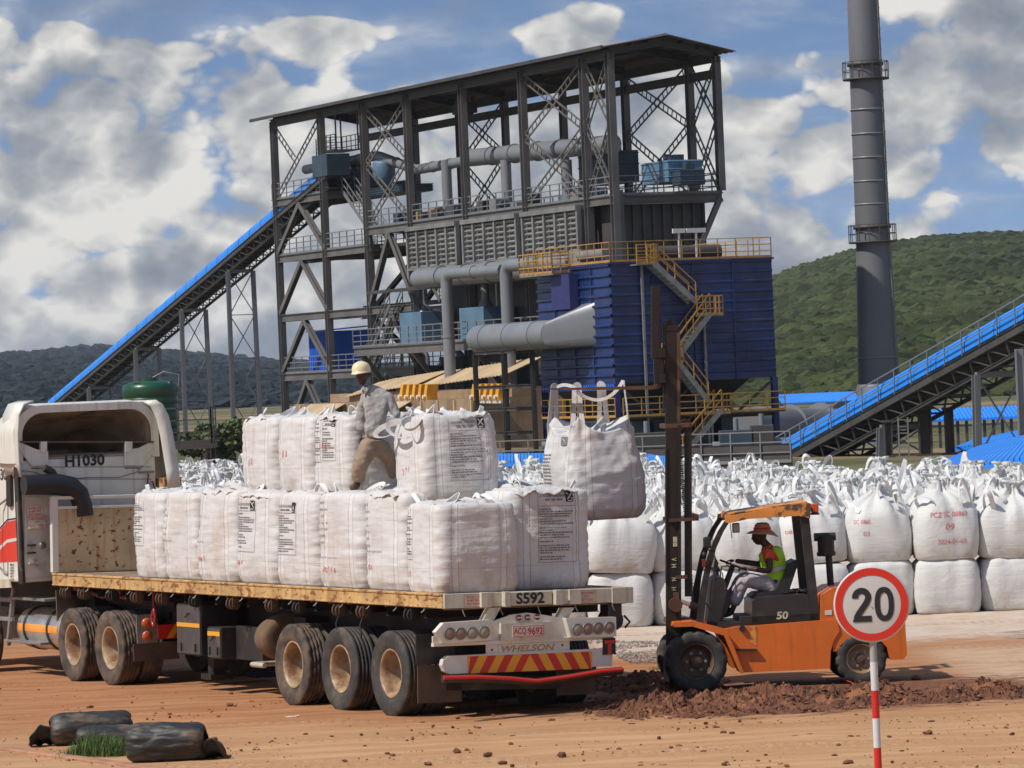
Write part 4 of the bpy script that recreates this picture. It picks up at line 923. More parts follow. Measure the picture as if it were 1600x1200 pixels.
def conveyor(name, lab, p0, p1, width, side, legs, cover_r, gap=None, seg=None, rail_mat='railgrey', near_rail=True):
    """inclined covered belt from p0 to p1 (centre of the belt line); legs: distances along it"""
    p0, p1 = Vector(p0), Vector(p1); d = (p1-p0); Lh = math.hypot(d.x, d.y); rz = math.atan2(d.y, d.x)
    r = empty(name, (p0.x, p0.y, 0), (0, 0, rz)); tag(r, lab, 'conveyor')
    z0, k = p0.z, d.z/Lh; Z = lambda x: z0+k*x; w = width/2
    mb = MB()
    for y in (-w, w):
        mb.ibeam((0, y, Z(0)-.18), (Lh, y, Z(Lh)-.18), .14, .36, .03, upv=(0, 0, 1))
        mb.ibeam((0, y*.8, Z(0)-1.0), (Lh, y*.8, Z(Lh)-1.0), .12, .16, .03)
    n = int(Lh/1.5)
    for i in range(n+1):
        x = Lh*i/n; mb.beam((x, -w, Z(x)-.25), (x, w, Z(x)-.25), .1, .2); mb.beam((x, -w*.8, Z(x)-1.0), (x, w*.8, Z(x)-1.0), .09)
        for y in (-w, w): mb.beam((x, y, Z(x)-.2), (x, y*.8, Z(x)-1.0), .07)
        if i < n:
            x2 = Lh*(i+1)/n
            for y in (-w, w): mb.beam((x, y, Z(x)-.3), (x2, y*.8, Z(x2)-1.0), .05)
            mb.beam((x, -w, Z(x)-.34), (x2, w, Z(x2)-.34), .05)
    mb.add([(0, -w, Z(0)-.14), (Lh, -w, Z(Lh)-.14), (Lh, w, Z(Lh)-.14), (0, w, Z(0)-.14), (0, -w, Z(0)-.1), (Lh, -w, Z(Lh)-.1), (Lh, w, Z(Lh)-.1), (0, w, Z(0)-.1)], [(0,1,2,3),(4,5,6,7),(0,1,5,4),(1,2,6,5),(2,3,7,6),(3,0,4,7)])
    mb.build('truss', M_['steeld'], r)
    # covers: half-round hoods in segments, on small legs
    segs = []; x = 0; sl = seg or 2.4
    while x < Lh-.1:
        segs.append((x, min(Lh, x+sl-.03))); x += sl
    cy = side*.38*w
    cm = MB(); bl = MB()
    for x0_, x1_ in segs:
        if gap and gap[0] < (x0_+x1_)/2 < gap[1]: continue
        pr = []
        for i in range(13):
            t = math.pi*i/12; pr.append((cy+math.cos(t)*cover_r*.95, .42+math.sin(t)*cover_r*1.0))
        pr = [(cy+cover_r*.95, .18)]+pr+[(cy-cover_r*.95, .18)]
        vs = [(x_, y, Z(x_)+z) for x_ in (x0_, x1_) for y, z in pr]+[(x_, (y-cy)*.95+cy, Z(x_)+(z-.3)*.95+.27) for x_ in (x0_, x1_) for y, z in pr]
        m_ = len(pr); fs = []
        for i in range(m_-1): fs += [(i, i+1, m_+i+1, m_+i), (2*m_+i, 3*m_+i, 3*m_+i+1, 2*m_+i+1), (i, 2*m_+i, 2*m_+i+1, i+1), (m_+i, m_+i+1, 3*m_+i+1, 3*m_+i)]
        cm.add(vs, fs, False)
        e = x1_-.05; vs = [(x_, (y-cy)*1.03+cy, Z(x_)+(z-.3)*1.04+.3) for x_ in (e-.06, e+.06) for y, z in pr]; cm.add(vs, [(i, i+1, m_+i+1, m_+i) for i in range(m_-1)])
    cm.build('cover', M_['bluecov'], r)
    for i in range(int(Lh/1.2)):
        x = i*1.2+.3
        for y in (cy-cover_r*.8, cy+cover_r*.8): bl.beam((x, y, Z(x)-.1), (x+.1, y, Z(x)+.3), .07)
    for y in (cy-cover_r*.85, cy+cover_r*.85): bl.beam((0, y, Z(0)+.22), (Lh, y, Z(Lh)+.22), .08, .12)
    bl.build('belt_frame', M_['bluecov'], r)
    MB().add([(0, cy-.4, Z(0)+.25), (Lh, cy-.4, Z(Lh)+.25), (Lh, cy+.4, Z(Lh)+.25), (0, cy+.4, Z(0)+.25)], [(0,1,2,3)]).build('belt', M_['black'], r)
    rb = MB()
    for y in ((-w, w) if near_rail else (w,)):
        for h in (.55, 1.05): rb.beam((0, y, Z(0)+h), (Lh, y, Z(Lh)+h), .045)
        for i in range(int(Lh/1.5)+1): x = i*1.5; rb.beam((x, y, Z(x)-.1), (x, y, Z(x)+1.05), .045)
    rb.build('railing', M_[rail_mat], r)
    for x in legs:
        h = Z(x)-1.05; mb = MB(); ww = w*.95
        for y in (-ww, ww): mb.ibeam((x, y*1.08, 0), (x, y, h), .28, .28, .04, upv=(1, 0, 0))
        mb.beam((x, -ww, h), (x, ww, h), .2, .25); n = max(1, int(h/2.6))
        for i in range(n):
            za, zb_ = h*i/n, h*(i+1)/n; mb.beam((x, -ww, za), (x, ww, zb_), .06); mb.beam((x, ww, za), (x, -ww, zb_), .06); mb.beam((x, -ww, zb_), (x, ww, zb_), .06)
        mb.build('trestle', M_['duct'], r)
    return r
def conveyors():
    # left belt climbs along the tower's axis to its far end
    b = .9; (a0, za), (am, zb) = TA(90, 640, b), TA(428, 356, b); kk = (zb-za)/(a0-am); a1 = 46.5
    p0 = TO+TAx*a0+TBx*b+Vector((0, 0, za)); p1 = TO+TAx*a1+TBx*b+Vector((0, 0, za+kk*(a0-a1)))
    r = conveyor('belt_conveyor', 'long inclined conveyor with a blue cover climbing to the left end of the steel frame', p0, p1, 2.0, -1, [a0-TA(u_, 640, b)[0] for u_ in (158, 234, 309, 385)], .50, near_rail=False)
    Lh = a0-a1; MB().bx(Lh-2.2, Lh+.6, -1.1, .6, p1.z-.2, p1.z+1.3).build('head_housing', M_['machdark'], r, bevel=.05)
    # the start of the same line goes down behind the cab
    # right belt
    p0 = P(1206, 742, 199.5); p1 = P(1640, 500, 176)
    d = (p1-p0).normalized(); e = p0-d*10
    r = conveyor('belt_conveyor', 'inclined conveyor with bright blue segmented cover rising right in front of the chimney', e, p1+d*3, 2.3, -1, [14, 22.5, 31.0], .60, gap=(16.8, 18.7), seg=2.5)
    MB().bx(0, .01, 0, .01, 0, .01) if False else None
conveyors()

def ladder_tower():
    """pylons and a caged ladder under the right conveyor"""
    for u, w_, lab in ((1446, .55, 'broad dark steel pylon under the right conveyor'), (1484, .38, 'slim dark steel post right of the broad pylon'), (1388, .34, 'slim dark post below the chimney foot under the right conveyor')):
        D = 186; x = raydir(u, 690).x*D; r = empty('steel_pylon', (x, D, 0)); tag(r, lab, 'pylon', 'pylons under the right conveyor')
        h = CAMH+raydir(u, 640 if u > 1400 else 660).z*D
        MB().ibeam((0, 0, 0), (0, 0, h), w_, w_, .05, upv=(1, 0, 0)).build('post', M_['steeld'], r); MB().bx(-w_*.8, w_*.8, -w_*.8, w_*.8, 0, .08).bx(-w_*.7, w_*.7, -w_*.7, w_*.7, h, h+.1).build('end_plate', M_['steeld'], r)
    D = 184; x = raydir(1412, 690).x*D; r = empty('ladder', (x, D, 0)); tag(r, 'pale steel ladder standing beside the broad pylon under the right conveyor', 'ladder'); h = CAMH+raydir(1412, 652).z*D
    mb = MB(); [mb.beam((s, 0, 0), (s, 0, h), .06) for s in (-.2, .2)]; mb.build('stile', M_['galv'], r); mb = MB(); [mb.beam((-.2, 0, .2+k*.28), (.2, 0, .2+k*.28), .04) for k in range(int(h/.28))]; mb.build('rung', M_['galv'], r)
    D = 172; x = raydir(1596, 640).x*D; r = empty('steel_pylon', (x, D, 0)); tag(r, 'light grey steel pylon at the right edge of the picture under the conveyor', 'pylon', 'pylons under the right conveyor')
    MB().ibeam((0, 0, 0), (0, 0, CAMH+raydir(1596, 545).z*D), .32, .32, .05, upv=(1, 0, 0)).build('post', M_['duct'], r); MB().bx(-.3, .3, -.3, .3, 0, .06).build('end_plate', M_['duct'], r)
    # silo-like round base seen below the conveyor
    D = 215; p = P(1376, 712, D); r = empty('round_tank', (p.x, D, 0)); tag(r, 'pale grey round tank wall below the chimney behind the bags', 'tank')
    MB().lathe([(0, 3.0), (1.0, 3.0), (1.05, 2.9), (1.05, 0)], axis='z', n=36).build('shell', M_['chim'], r); MB().lathe([(1.05, 2.2), (1.1, 2.2), (1.1, 2.3), (1.05, 2.3)], axis='z', n=36).build('band', M_['chim'], r)
ladder_tower()

def sheds():
    def shed(lab, u0, u1, vt, vb, D, posts, slope=6.0, low=None):
        p, q = P(u0, vb, D), P(u1, vb, D); zt = CAMH+raydir((u0+u1)/2, vt).z*(D+slope); zb = (p.z+q.z)/2
        r = empty('blue_roofed_shed', ((p.x+q.x)/2, D, 0)); tag(r, lab, 'shed', 'blue roofed sheds beyond the yard'); L_ = (q.x-p.x)/2
        n = 60; mb = MB(); top = []
        for i in range(n+1): x = -L_+2*L_*i/n; w_ = .05*(i % 2); top += [(x, 0, zb+w_), (x, slope, zt+w_), (x, 0, zb-.08), (x, slope, zt-.08)]
        fs = []
        for i in range(n): a = 4*i; fs += [(a, a+4, a+5, a+1), (a+2, a+3, a+7, a+6), (a, a+2, a+6, a+4), (a+1, a+5, a+7, a+3)]
        mb.add(top, fs).build('roof', M_['blueroof'], r)
        for k in range(posts): x = -L_*.97+2*L_*.97*k/(posts-1); MB().beam((x, .3, 0), (x, .3, zb), .13).build('post', M_['steeld'], r)
    shed('small blue roofed shed behind the chimney foot', 1222, 1346, 614, 628, 300, 3)
    shed('long open blue roofed shed with thin posts at the right edge', 1452, 1640, 636, 653, 200, 14, 3)
    # low blue roofs right behind the bags
    def lowroof(lab, pts, th=.1):
        c = sum((Vector(p) for p in pts), Vector())/len(pts); r = empty('low_blue_roof', (c.x, c.y, 0)); tag(r, lab, 'roof', 'low blue roofs behind the bag field')
        q = [Vector(p)-Vector((c.x, c.y, 0)) for p in pts]; n = 24; A, B, C_, D_ = q; mb = MB()
        for i in range(n):
            t0, t1 = i/n, (i+.82)/n; a, b, c2, d2 = A.lerp(B, t0), A.lerp(B, t1), D_.lerp(C_, t1), D_.lerp(C_, t0); o = Vector((0, 0, .09))
            mb.add([a+o, b+o, c2+o, d2+o, a, b, c2, d2], [(0,1,2,3),(0,1,5,4),(1,2,6,5),(3,0,4,7)])
        mb.add([A, B, C_, D_]+[p-Vector((0, 0, th)) for p in (A, B, C_, D_)], [(0,1,2,3),(4,5,6,7),(0,1,5,4),(1,2,6,5),(2,3,7,6),(3,0,4,7)])
        mb.build('roof_sheet', M_['blueroof'], r)
        m2 = MB(); [m2.beam((p.x*.95, p.y*.95, 0), (p.x*.95, p.y*.95, p.z-.12), .12) for p in q]; m2.build('post', M_['steeld'], r)
    lowroof('light blue ribbed low roof behind the bags at the right edge', [P(1430, 742, 120), P(1650, 712, 118), P(1650, 672, 150), P(1530, 700, 150)])
    lowroof('darker blue low roof further back at the right edge', [P(1490, 702, 190), P(1640, 682, 188), P(1640, 664, 200), P(1520, 690, 200)])
    lowroof('blue low roof between the upper truck bags and the hanging bag', [P(735, 726, 140), P(862, 722, 138), P(862, 712, 144), P(735, 713, 146)])
    lowroof('blue low roof seen right of the hanging bag', [P(985, 730, 140), P(1060, 742, 130), P(1060, 722, 136), P(985, 708, 146)])
sheds()

def yard_fence():
    p, q = P(610, 700, 168), P(1236, 700, 160); r = empty('yard_fence', (p.x, p.y, 0)); tag(r, 'dark panelled yard fence with a grey rail between the bag field and the plant', 'fence'); d = q-p; L_ = math.hypot(d.x, d.y); r.rotation_euler.z = math.atan2(d.y, d.x)
    MB().bx(0, L_, 0, .08, 0, 1.25).build('panel', M_['steeld'], r); mb = MB(); rail(mb, [(0, -.05, .55), (L_, -.05, .55)], 1.15, 1.2, .022); mb.build('railing', M_['railgrey'], r)
    rng = random.Random(6)
    for k, (u, w_, v, m) in enumerate(((650, 1.6, 672, 'tanwall'), (905, 1.2, 668, 'machdark'), (1010, 1.8, 676, 'steeld'), (1150, 1.5, 672, 'machdark'), (1190, 1.0, 664, 'steeld'), (870, .8, 660, 'steeld'))):
        D = 190; g = P(u, v, D); o = empty('pump_skid', (g.x, D, 0)); tag(o, '%s dark pump skid standing behind the yard fence' % ('first second third fourth fifth sixth'.split()[k]+' (from left)' if False else ('leftmost tan', 'second', 'third', 'fifth', 'rightmost', 'small tall')[k]), 'machine', 'pump skids behind the yard fence')
        MB().bx(-w_/2, w_/2, -.5, .5, 0, g.z).build('housing', M_[m], o, bevel=.03); MB().cyl((-w_/2-.3, 0, g.z*.5), (w_/2+.3, 0, g.z*.5), .22, n=12).cyl((0, 0, g.z), (0, 0, g.z+.5), .12, n=10).build('motor', M_['duct'], o)
yard_fence()

def water_tank():
    D = 139.0; x = raydir(236, 640).x*D; z0 = CAMH+raydir(236, 696).z*D; zt = CAMH+raydir(236, 590).z*D; h = zt-z0; rd = 43.5*D/FPX
    r = empty('water_tank', (x, D, z0)); tag(r, 'green plastic water tank with moulded ribs on a steel stand behind the cab', 'water tank')
    g = mat('green_plastic', (.010, .065, .034), .35, var=.12, vs=.6, bump=0)
    pr = [(0, 0), (rd*.97, 0), (rd, .05)]
    for k in range(6): z = h*.12+k*h*.115; pr += [(rd, z), (rd-.02, z+.02), (rd-.02, z+.04), (rd, z+.06)]
    pr += [(rd, h*.84), (rd*.97, h*.90), (rd*.6, h*.95), (0, h*.95)]
    MB().lathe(pr, axis='z', n=48).build('tank_shell', g, r)
    mb = MB()
    for k in range(4):
        t = math.pi/4+k*math.pi/2+.3; c, s_ = math.cos(t), math.sin(t); mb.cyl((c*rd*.35, s_*rd*.35, h*.9), (c*rd*.9, s_*rd*.9, h*.88), .13, n=14)
    mb.build('rib', g, r); MB().cyl((0, 0, h*.93), (0, 0, h*1.0), .26, n=20).build('lid', g, r)
    MB().tube([(.1, 0, h), (.45, -.05, h*1.08), (.95, -.1, h*1.03), (.9, -.15, h*.8), (.6, -.5, h*.35), (.55, -.8, -.2)], .02, 6).build('hose', M_['galv'], r)
    s = empty('tank_stand', (x+.45, D, 0)); tag(s, 'dark steel stand with handrail carrying the green water tank', 'tank stand')
    MB().bx(-1.7, 1.55, -1.1, 1.1, z0-.16, z0-.003).build('deck', M_['steeld'], s)
    for a in (-1.6, 1.4):
        for b in (-1, 1): MB().ibeam((a, b, 0), (a, b, z0-.16), .16, .16, .03, upv=(1, 0, 0)).build('leg', M_['steeld'], s)
    MB().beam((-1.6, -1, z0-.2), (.2, -1, 0), .1).beam((1.4, -1, z0-.2), (.2, -1, 0), .1).build('brace', M_['steeld'], s)
    rb = MB(); rail(rb, [(-1.65, -1.08, z0), (1.52, -1.08, z0), (1.52, 1.08, z0)], 1.15, 1.0, .02); rb.build('railing', M_['steeld'], s)
    pl = empty('plank_post', P(266, 700, 120)); pl.location.z = 0; tag(pl, 'brown upright steel plate between the cab and the green tank', 'post')
    zz = CAMH+raydir(266, 650).z*120; MB().beam((-.35, 0, zz), (.25, 0, 0), .16, .3, upv=(0, 1, 0)).build('plate', mat('rusty_plate', (.16, .09, .055), .7), pl); MB().bx(-.3, .5, -.2, .2, 0, .05).build('foot', M_['steeld'], pl)
water_tank()
# ================================================================ TRAILER AND TRACTOR
TRL = Vector((-.984, 52.7, 0)); TRZ = math.atan2(.884, -.468); LEAN = R(1.7)
TM = Matrix.Translation(TRL) @ Euler((LEAN, 0, TRZ)).to_matrix().to_4x4()   # trailer grid: x forward, y = 0 near side, -y across, z up
def tyre_wheel(parent, x, y, rad=.535, wid=.30, deep=True, lug=False, out=1, rimmat='rim', name='wheel', rr=.292, dual=False):
    """wheel part (its hub mesh) with tyre and rim; out = +1 when the outer face looks to +y"""
    n = 96 if lug else 64; w = wid/2
    tread = []
    ks = 5; tp = [(rad*.985, -w*.92)]
    for i in range(ks):
        a = -w*.86+i*(2*w*.86)/ks; b = a+(2*w*.86)/ks
        tp += [(rad, a+.006), (rad, b-.006)]+([(rad-.014, b-.004), (rad-.014, b+.004)] if i < ks-1 else [])
    tp.append((rad*.985, w*.92))
    prof = [(rr, -w*.72), (rr+.03, -w*.86), (rad*.72, -w*1.03), (rad*.86, -w*1.04), (rad*.95, -w*.99)]+tp+[(rad*.95, w*.99), (rad*.86, w*1.04), (rad*.72, w*1.03), (rr+.03, w*.86), (rr, w*.72)]
    ntp0 = 5; ntp1 = 5+len(tp)
    fn = None
    if lug:
        def fn(i, j):
            if ntp0 < j < ntp1-1: return -.009 if (i+(j//2)*2) % 5 < 2 else 0
            return 0
    hub = MB()
    if deep: hub.cyl((0, out*(-w), 0), (0, out*(-w*.2), 0), .125, .10, n=20).cyl((0, out*(-w*.2), 0), (0, out*(w*.1), 0), .06, n=16)
    else: hub.cyl((0, out*(w*.3), 0), (0, out*(w*.9), 0), .11, .09, n=20)
    for k in range(10):
        t = 2*math.pi*k/10; c, s_ = math.cos(t)*.145, math.sin(t)*.145
        hub.cyl((c, out*(-w*.99 if deep else w*.3), s_), (c, out*(-w*.7 if deep else w*.6), s_), .018, n=6)
    h = hub.build(name, M_['hub'], parent); h.location = (x, y, rad-.012)
    tb = MB(); tb.lathe(prof, n=n, fn=fn); mb_t = tb.build('tyre', M_['rubberd'] if lug else M_['rubber'], h)
    o = out
    if deep: rp = [(rr+.012, w*.76), (rr+.02, w*.84), (rr+.004, w*.86), (rr-.012, w*.74), (rr-.03, w*.45), (rr-.035, w*.1), (rr-.045, -w*.4), (rr-.06, -w*.75), (rr-.10, -w*.95), (.14, -w*1.0), (.12, -w*.98)]
    else: rp = [(rr+.012, w*.76), (rr+.02, w*.84), (rr-.01, w*.80), (rr-.04, w*.50), (rr-.09, w*.35), (.15, w*.42), (.10, w*.5)]
    rp2 = [(r_, o*q) for r_, q in rp]
    rb = MB().lathe(rp2, n=48).lathe([(rr+.012, -o*w*.76), (rr-.02, -o*w*.5), (rr-.03, o*w*.1)], n=48)
    rb.build('rim', M_[rimmat], h)
    return h

def notice(mb_bg, mb_tx, o, xd, yd, w, h, lines, bold=0.01):
    """a small sticker with centred red lettering"""
    o, xd, yd = Vector(o), Vector(xd).normalized(), Vector(yd).normalized(); nrm = xd.cross(yd)
    p = [o-xd*w/2-yd*h/2, o+xd*w/2-yd*h/2, o+xd*w/2+yd*h/2, o-xd*w/2+yd*h/2]; mb_bg.add([q+nrm*.003 for q in p], [(0,1,2,3)])
    n = len(lines); lh = h*.86/n
    for i, (s, k) in enumerate(lines): put_text(mb_tx, s, o+yd*(h/2-h*.07-lh*(i+1)+lh*.15)+nrm*.006, xd, yd, lh*.72, w=w*.9*k, bold=bold)
    e = .006
    for a, b in ((p[0], p[1]), (p[1], p[2]), (p[2], p[3]), (p[3], p[0])): mb_tx.beam(a+nrm*.005, b+nrm*.005, .004, .002, upv=nrm)

def zu(u, v):     # height on the trailer's tail seen at (u, v)
    return 1.37-(v-(952-.037*(u-688)))/124.0
def yu(u): return -(u-697)/301.0*2.62
def trailer():
    r = empty('flatbed_trailer', TRL, (LEAN, 0, TRZ)); tag(r, 'long cream and rusty yellow flatbed trailer loaded with white bulk bags', 'trailer')
    Lt, W = 12.67, 2.62
    # deck and side rails
    mb = MB().bx(.06, Lt, -W+.05, -.05, 1.44, 1.545)
    for k in range(24): mb.beam((.1+k*.54, -.06, 1.40), (.1+k*.54, -W+.06, 1.40), .06, .1)
    mb.build('deck', mat('worn_deck_boards', (.20, .14, .10), .85, dirt=(.36, .24, .15), dlo=.4, dhi=.7), r)
    MB().bx(0, Lt, -.05, 0, 1.37, 1.555).bx(.03, Lt, -.0, .012, 1.525, 1.55).bx(.03, Lt, 0, .010, 1.375, 1.395).build('side_rail', M_['railyel'], r, bevel=.006)
    MB().bx(0, Lt, -W, -W+.05, 1.37, 1.555).build('side_rail', M_['railyel'], r)
    # tail beam with its posts
    tb = MB().bx(-.02, .04, -W, 0, 1.375, 1.55)
    for u0, u1, t in ((752, 768, .05), (787, 796, .09), (868, 880, .09), (893, 912, .04)): tb.bx(-.02-t, -.02, yu(u1), yu(u0), 1.372, 1.556)
    tb.bx(-.045, -.02, yu(866), yu(797), 1.385, 1.545).bx(-.04, -.02, -W, -W+.3, 1.36, 1.56)
    tb.build('tail_beam', M_['cream'], r, bevel=.006)
    tx = MB(); put_text(tx, 'S592', (-.052, yu(831), 1.395), (0, -1, 0), (0, 0, 1), .14, w=.39, bold=.03); tx.build('fleet_number', M_['ink'], r, fix=False)
    bg, t2 = MB(), MB()
    notice(bg, t2, (-.022, yu(742), 1.462), (0, -1, 0), (0, 0, 1), .24, .145, [('DANGER STAY', .9), ('30 METERS', .8), ('AWAY BEHIND', .95)])
    notice(bg, t2, (-.022, yu(922), 1.462), (0, -1, 0), (0, 0, 1), .27, .145, [('WHEN REVERSING', .95), ('STOP', .3), ('IF NOT VISIBLE', .9)])
    bg.build('sticker', M_['cream'], r, fix=False); t2.build('sticker_text', M_['inkred'], r, fix=False)
    # chassis
    for y in (-.85, -1.75):
        MB().ibeam((.5, y, 1.12), (Lt-.4, y, 1.12), .16, .5, .02).build('chassis_rail', M_['chassis'], r)
    mb = MB()
    for k in range(12): mb.ibeam((.7+k*1.05, -.1, 1.30), (.7+k*1.05, -W+.1, 1.30), .08, .13, .01)
    for x in (2.2, 3.0, 3.7): mb.bx(x-.12, x+.12, -1.9, -.75, .62, .95)
    mb.bx(5.0, 5.5, -2.2, -.5, .5, 1.1); mb.bx(7.2, 8.8, -2.3, -1.6, .55, 1.15); mb.bx(4.5, 9.2, -1.6, -1.0, .85, .95)
    mb.cyl((5.8, -1.3, .75), (7.2, -1.3, .75), .2, n=16).cyl((9.0, -2.2, .8), (9.0, -.5, .8), .1, n=12)
    mb.build('crossmember', M_['chassis'], r)
    for y in (-1.05, -1.75): MB().bx(9.05, 9.25, y-.09, y+.09, .18, 1.2).bx(8.98, 9.32, y-.17, y+.17, .10, .18).build('landing_leg', M_['chassis'], r)
    # axles and wheels
    for k, x in enumerate((1.55, 3.0, 4.42)):
        MB().cyl((x, -.3, .53), (x, -W+.3, .53), .075, n=14).build('axle', M_['chassis'], r)
        for y, o in ((-.16, 1), (-W+.16, -1)): tyre_wheel(r, x, y, out=o, lug=(k == 2), rimmat='rim')
        for y, o in ((-.50, -1), (-W+.50, 1)): tyre_wheel(r, x, y, out=o)
    # spare wheels slung across under the deck
    for x, y in ((5.62, -.62), ):
        w = MB(); w.lathe([(.29, -.14), (.33, -.15), (.46, -.16), (.53, -.13)]+sum([[(.535, -.11+i*.055), (.535, -.065+i*.055), (.52, -.062+i*.055), (.52, -.058+i*.055)] for i in range(4)], [])+[(.53, .13), (.46, .16), (.33, .15), (.29, .14)], axis='x', n=56)
        t = w.build('spare_wheel', mat('dusty_spare_tyre', (.17, .105, .06), .85, var=.3), r); t.location = (x, y, .82); t.scale = (1, 1, .62)
    MB().tube([(5.45, -.1, .47), (5.85, -.1, .47), (5.9, -.6, .47)], .035, 8).build('spare_carrier', M_['cream'], r)
    # tool boxes
    def tbox(x0, x1, z0, z1, y1=-.10, d=.55, strip=(.55, .63)):
        b = MB().bx(x0, x1, y1-d, y1, z0, z1).build('tool_box', M_['black'], r, bevel=.012)
        h = z1-z0; MB().bx(x0+.01, x1-.01, y1+.001, y1+.012, z0+.02, z1-.02).build('lid', mat('scuffed_box_lid', (.075, .07, .066), .45, .2, dirt=(.15, .11, .08), dlo=.5, dhi=.75), b)
        MB().bx(x0+.015, x1-.015, y1+.013, y1+.017, z0+h*strip[0], z0+h*strip[1]).build('reflective_strip', M_['yeltape'], b)
        MB().beam((x0+.2*(x1-x0), y1+.02, z0+.05), (x0+.2*(x1-x0), y1+.02, z0+.16), .025).beam((x0+.8*(x1-x0), y1+.02, z0+.05), (x0+.8*(x1-x0), y1+.02, z0+.16), .025).tube([((x0+x1)/2-.04, y1+.02, z1-.12), ((x0+x1)/2, y1+.06, z1-.18), ((x0+x1)/2+.04, y1+.02, z1-.12)], .012, 6).build('latch', M_['hub'], b)
    tbox(7.52, 8.32, .52, 1.22); tbox(6.85, 7.28, .50, .93, strip=(.72, .86))
    MB().bx(5.95, 6.8, -.75, -.3, .5, .95).build('battery_box', M_['black'], r)
    # strap winches below the near rail
    for k, x in enumerate((1.0, 2.35, 3.05, 4.25, 5.1, 6.35, 7.6, 8.75, 9.65, 10.55, 11.6, 12.3)):
        w = MB().cyl((x-.05, -.07, 1.27), (x-.02, -.07, 1.27), .085, n=18).cyl((x+.05, -.07, 1.27), (x+.08, -.07, 1.27), .085, n=18).cyl((x-.02, -.07, 1.27), (x+.05, -.07, 1.27), .05, n=14).bx(x-.08, x-.06, -.11, -.02, 1.22, 1.38).bx(x+.09, x+.11, -.11, -.02, 1.22, 1.38)
        w.build('strap_winch', M_['rimdark'] if k % 3 else M_['chassis'], r)
    mb = MB()
    for k in range(16):
        x = .55+k*.77; mb.tube([(x, -.03, 1.37), (x, .0, 1.33), (x+.02, .02, 1.31)], .008, 6)
    for k in range(5):
        y = -.25-k*.52; mb.tube([(0, y, 1.37), (-.03, y, 1.32), (-.02, y-.03, 1.27)], .008, 6)
    mb.build('rope_hook', M_['galv'], r)
    # hanging straps and chains
    for x, z1 in ((2.35, .93), (3.05, .90)): MB().tube([(x, -.05, 1.2), (x+.02, -.02, 1.1), (x-.01, -.02, 1.0), (x, -.02, z1)], .012, 6).build('strap_end', M_['chassis'], r)
    MB().beam((8.9, .0, 1.36), (8.9, .0, 1.12), .03, .01).tube([(8.9, 0, 1.12), (8.95, .01, 1.02), (8.93, .01, .92), (8.86, .01, .88)], .028, 8).tube([(8.9, 0, 1.12), (8.84, .01, 1.03), (8.85, .01, .94)], .024, 8).build('ratchet', M_['redlamp'], r)
    # front board
    hb = MB().bx(Lt, Lt+.05, -W+.02, -.02, 1.56, 2.50); h = hb.build('headboard', M_['headb'], r)
    fb = MB().bx(Lt-.02, Lt+.07, -.10, 0, 1.56, 2.68).bx(Lt-.02, Lt+.07, -W, -W+.10, 1.56, 2.68).bx(Lt-.02, Lt+.07, -W+.10, -.10, 2.63, 2.68).bx(Lt-.02, Lt+.07, -W+.1, -.1, 2.49, 2.53); fb.build('frame', M_['white'], h, bevel=.006)
    # ---- tail: lamp bar, plates, bumper
    X = -.06
    def zc(u, v): return zu(u, v)
    def face(u, v, t=0): return Vector((X-t, yu(u), zc(u, v)))
    for u0, u1 in ((763, 785), (880, 902)):
        MB().prism([(yu(u), zu(u, v)) for u, v in ((u0+3, 950), (u1, 949), (u1-13, 970), (u0-9, 971))], lambda y, z: (-.04, y, z), lambda y, z: (.06, y, z)).build('bracket', M_['cream'], r)
    arch = [(676, 1003), (676, 993), (737, 975), (770, 970), (800, 960), (825, 957), (850, 960), (890, 966), (962, 964), (962, 992)]
    MB().prism([(yu(u), zc(u, v)) for u, v in arch], lambda y, z: (X+.005, y, z), lambda y, z: (X+.03, y, z)).build('lamp_bar', M_['white'], r, bevel=.004)
    for pts in ([(675, 986), (688, 972), (762, 967), (762, 998), (688, 1003)], [(881, 965), (962, 963), (962, 993), (889, 995)]):
        MB().prism([(yu(u), zc(u, v)) for u, v in pts], lambda y, z: (X-.09, y, z), lambda y, z: (X+.004, y, z)).build('lamp_housing', M_['white'], r, bevel=.008)
    for i, (u, v) in enumerate(((696, 988), (713, 988), (731, 987), (750, 986), (898, 982), (915, 981), (932, 980), (950, 979))):
        p = face(u, v, .10); l = MB().lathe([(.075, 0), (.078, -.012), (.066, -.016), (.062, -.006), (0, -.006)], axis='x', n=28); o = l.build('tail_lamp', M_['galv'], r); o.location = p
        q = MB().lathe([(.061, -.008), (.045, -.016), (0, -.02)], axis='x', n=28).build('lens', M_['lensred'] if i in (0, 1, 5, 6, 7) else M_['lens'], o)
    for u in (811, 825, 840):
        p = face(u, 964.5-(u-811)*.04, .0); l = MB().cyl((-.02, 0, 0), (0, 0, 0), .036, n=20); o = l.build('marker_lamp', M_['redlamp'], r); o.location = p+Vector((-.002, 0, 0)); MB().bx(-.026, -.021, -.036, .036, -.009, .009).build('lens', M_['platewhite'], o)
    MB().prism([(yu(u), zc(u, v)) for u, v in ((780, 973), (862, 970), (862, 996), (780, 999))], lambda y, z: (X-.05, y, z), lambda y, z: (X+.004, y, z)).build('plate_holder', M_['cream'], r, bevel=.008)
    n_ = MB().prism([(yu(u), zc(u, v)) for u, v in ((798, 977), (848, 975), (848, 992), (798, 994))], lambda y, z: (X-.058, y, z), lambda y, z: (X-.051, y, z)).build('number_plate', M_['platewhite'], r)
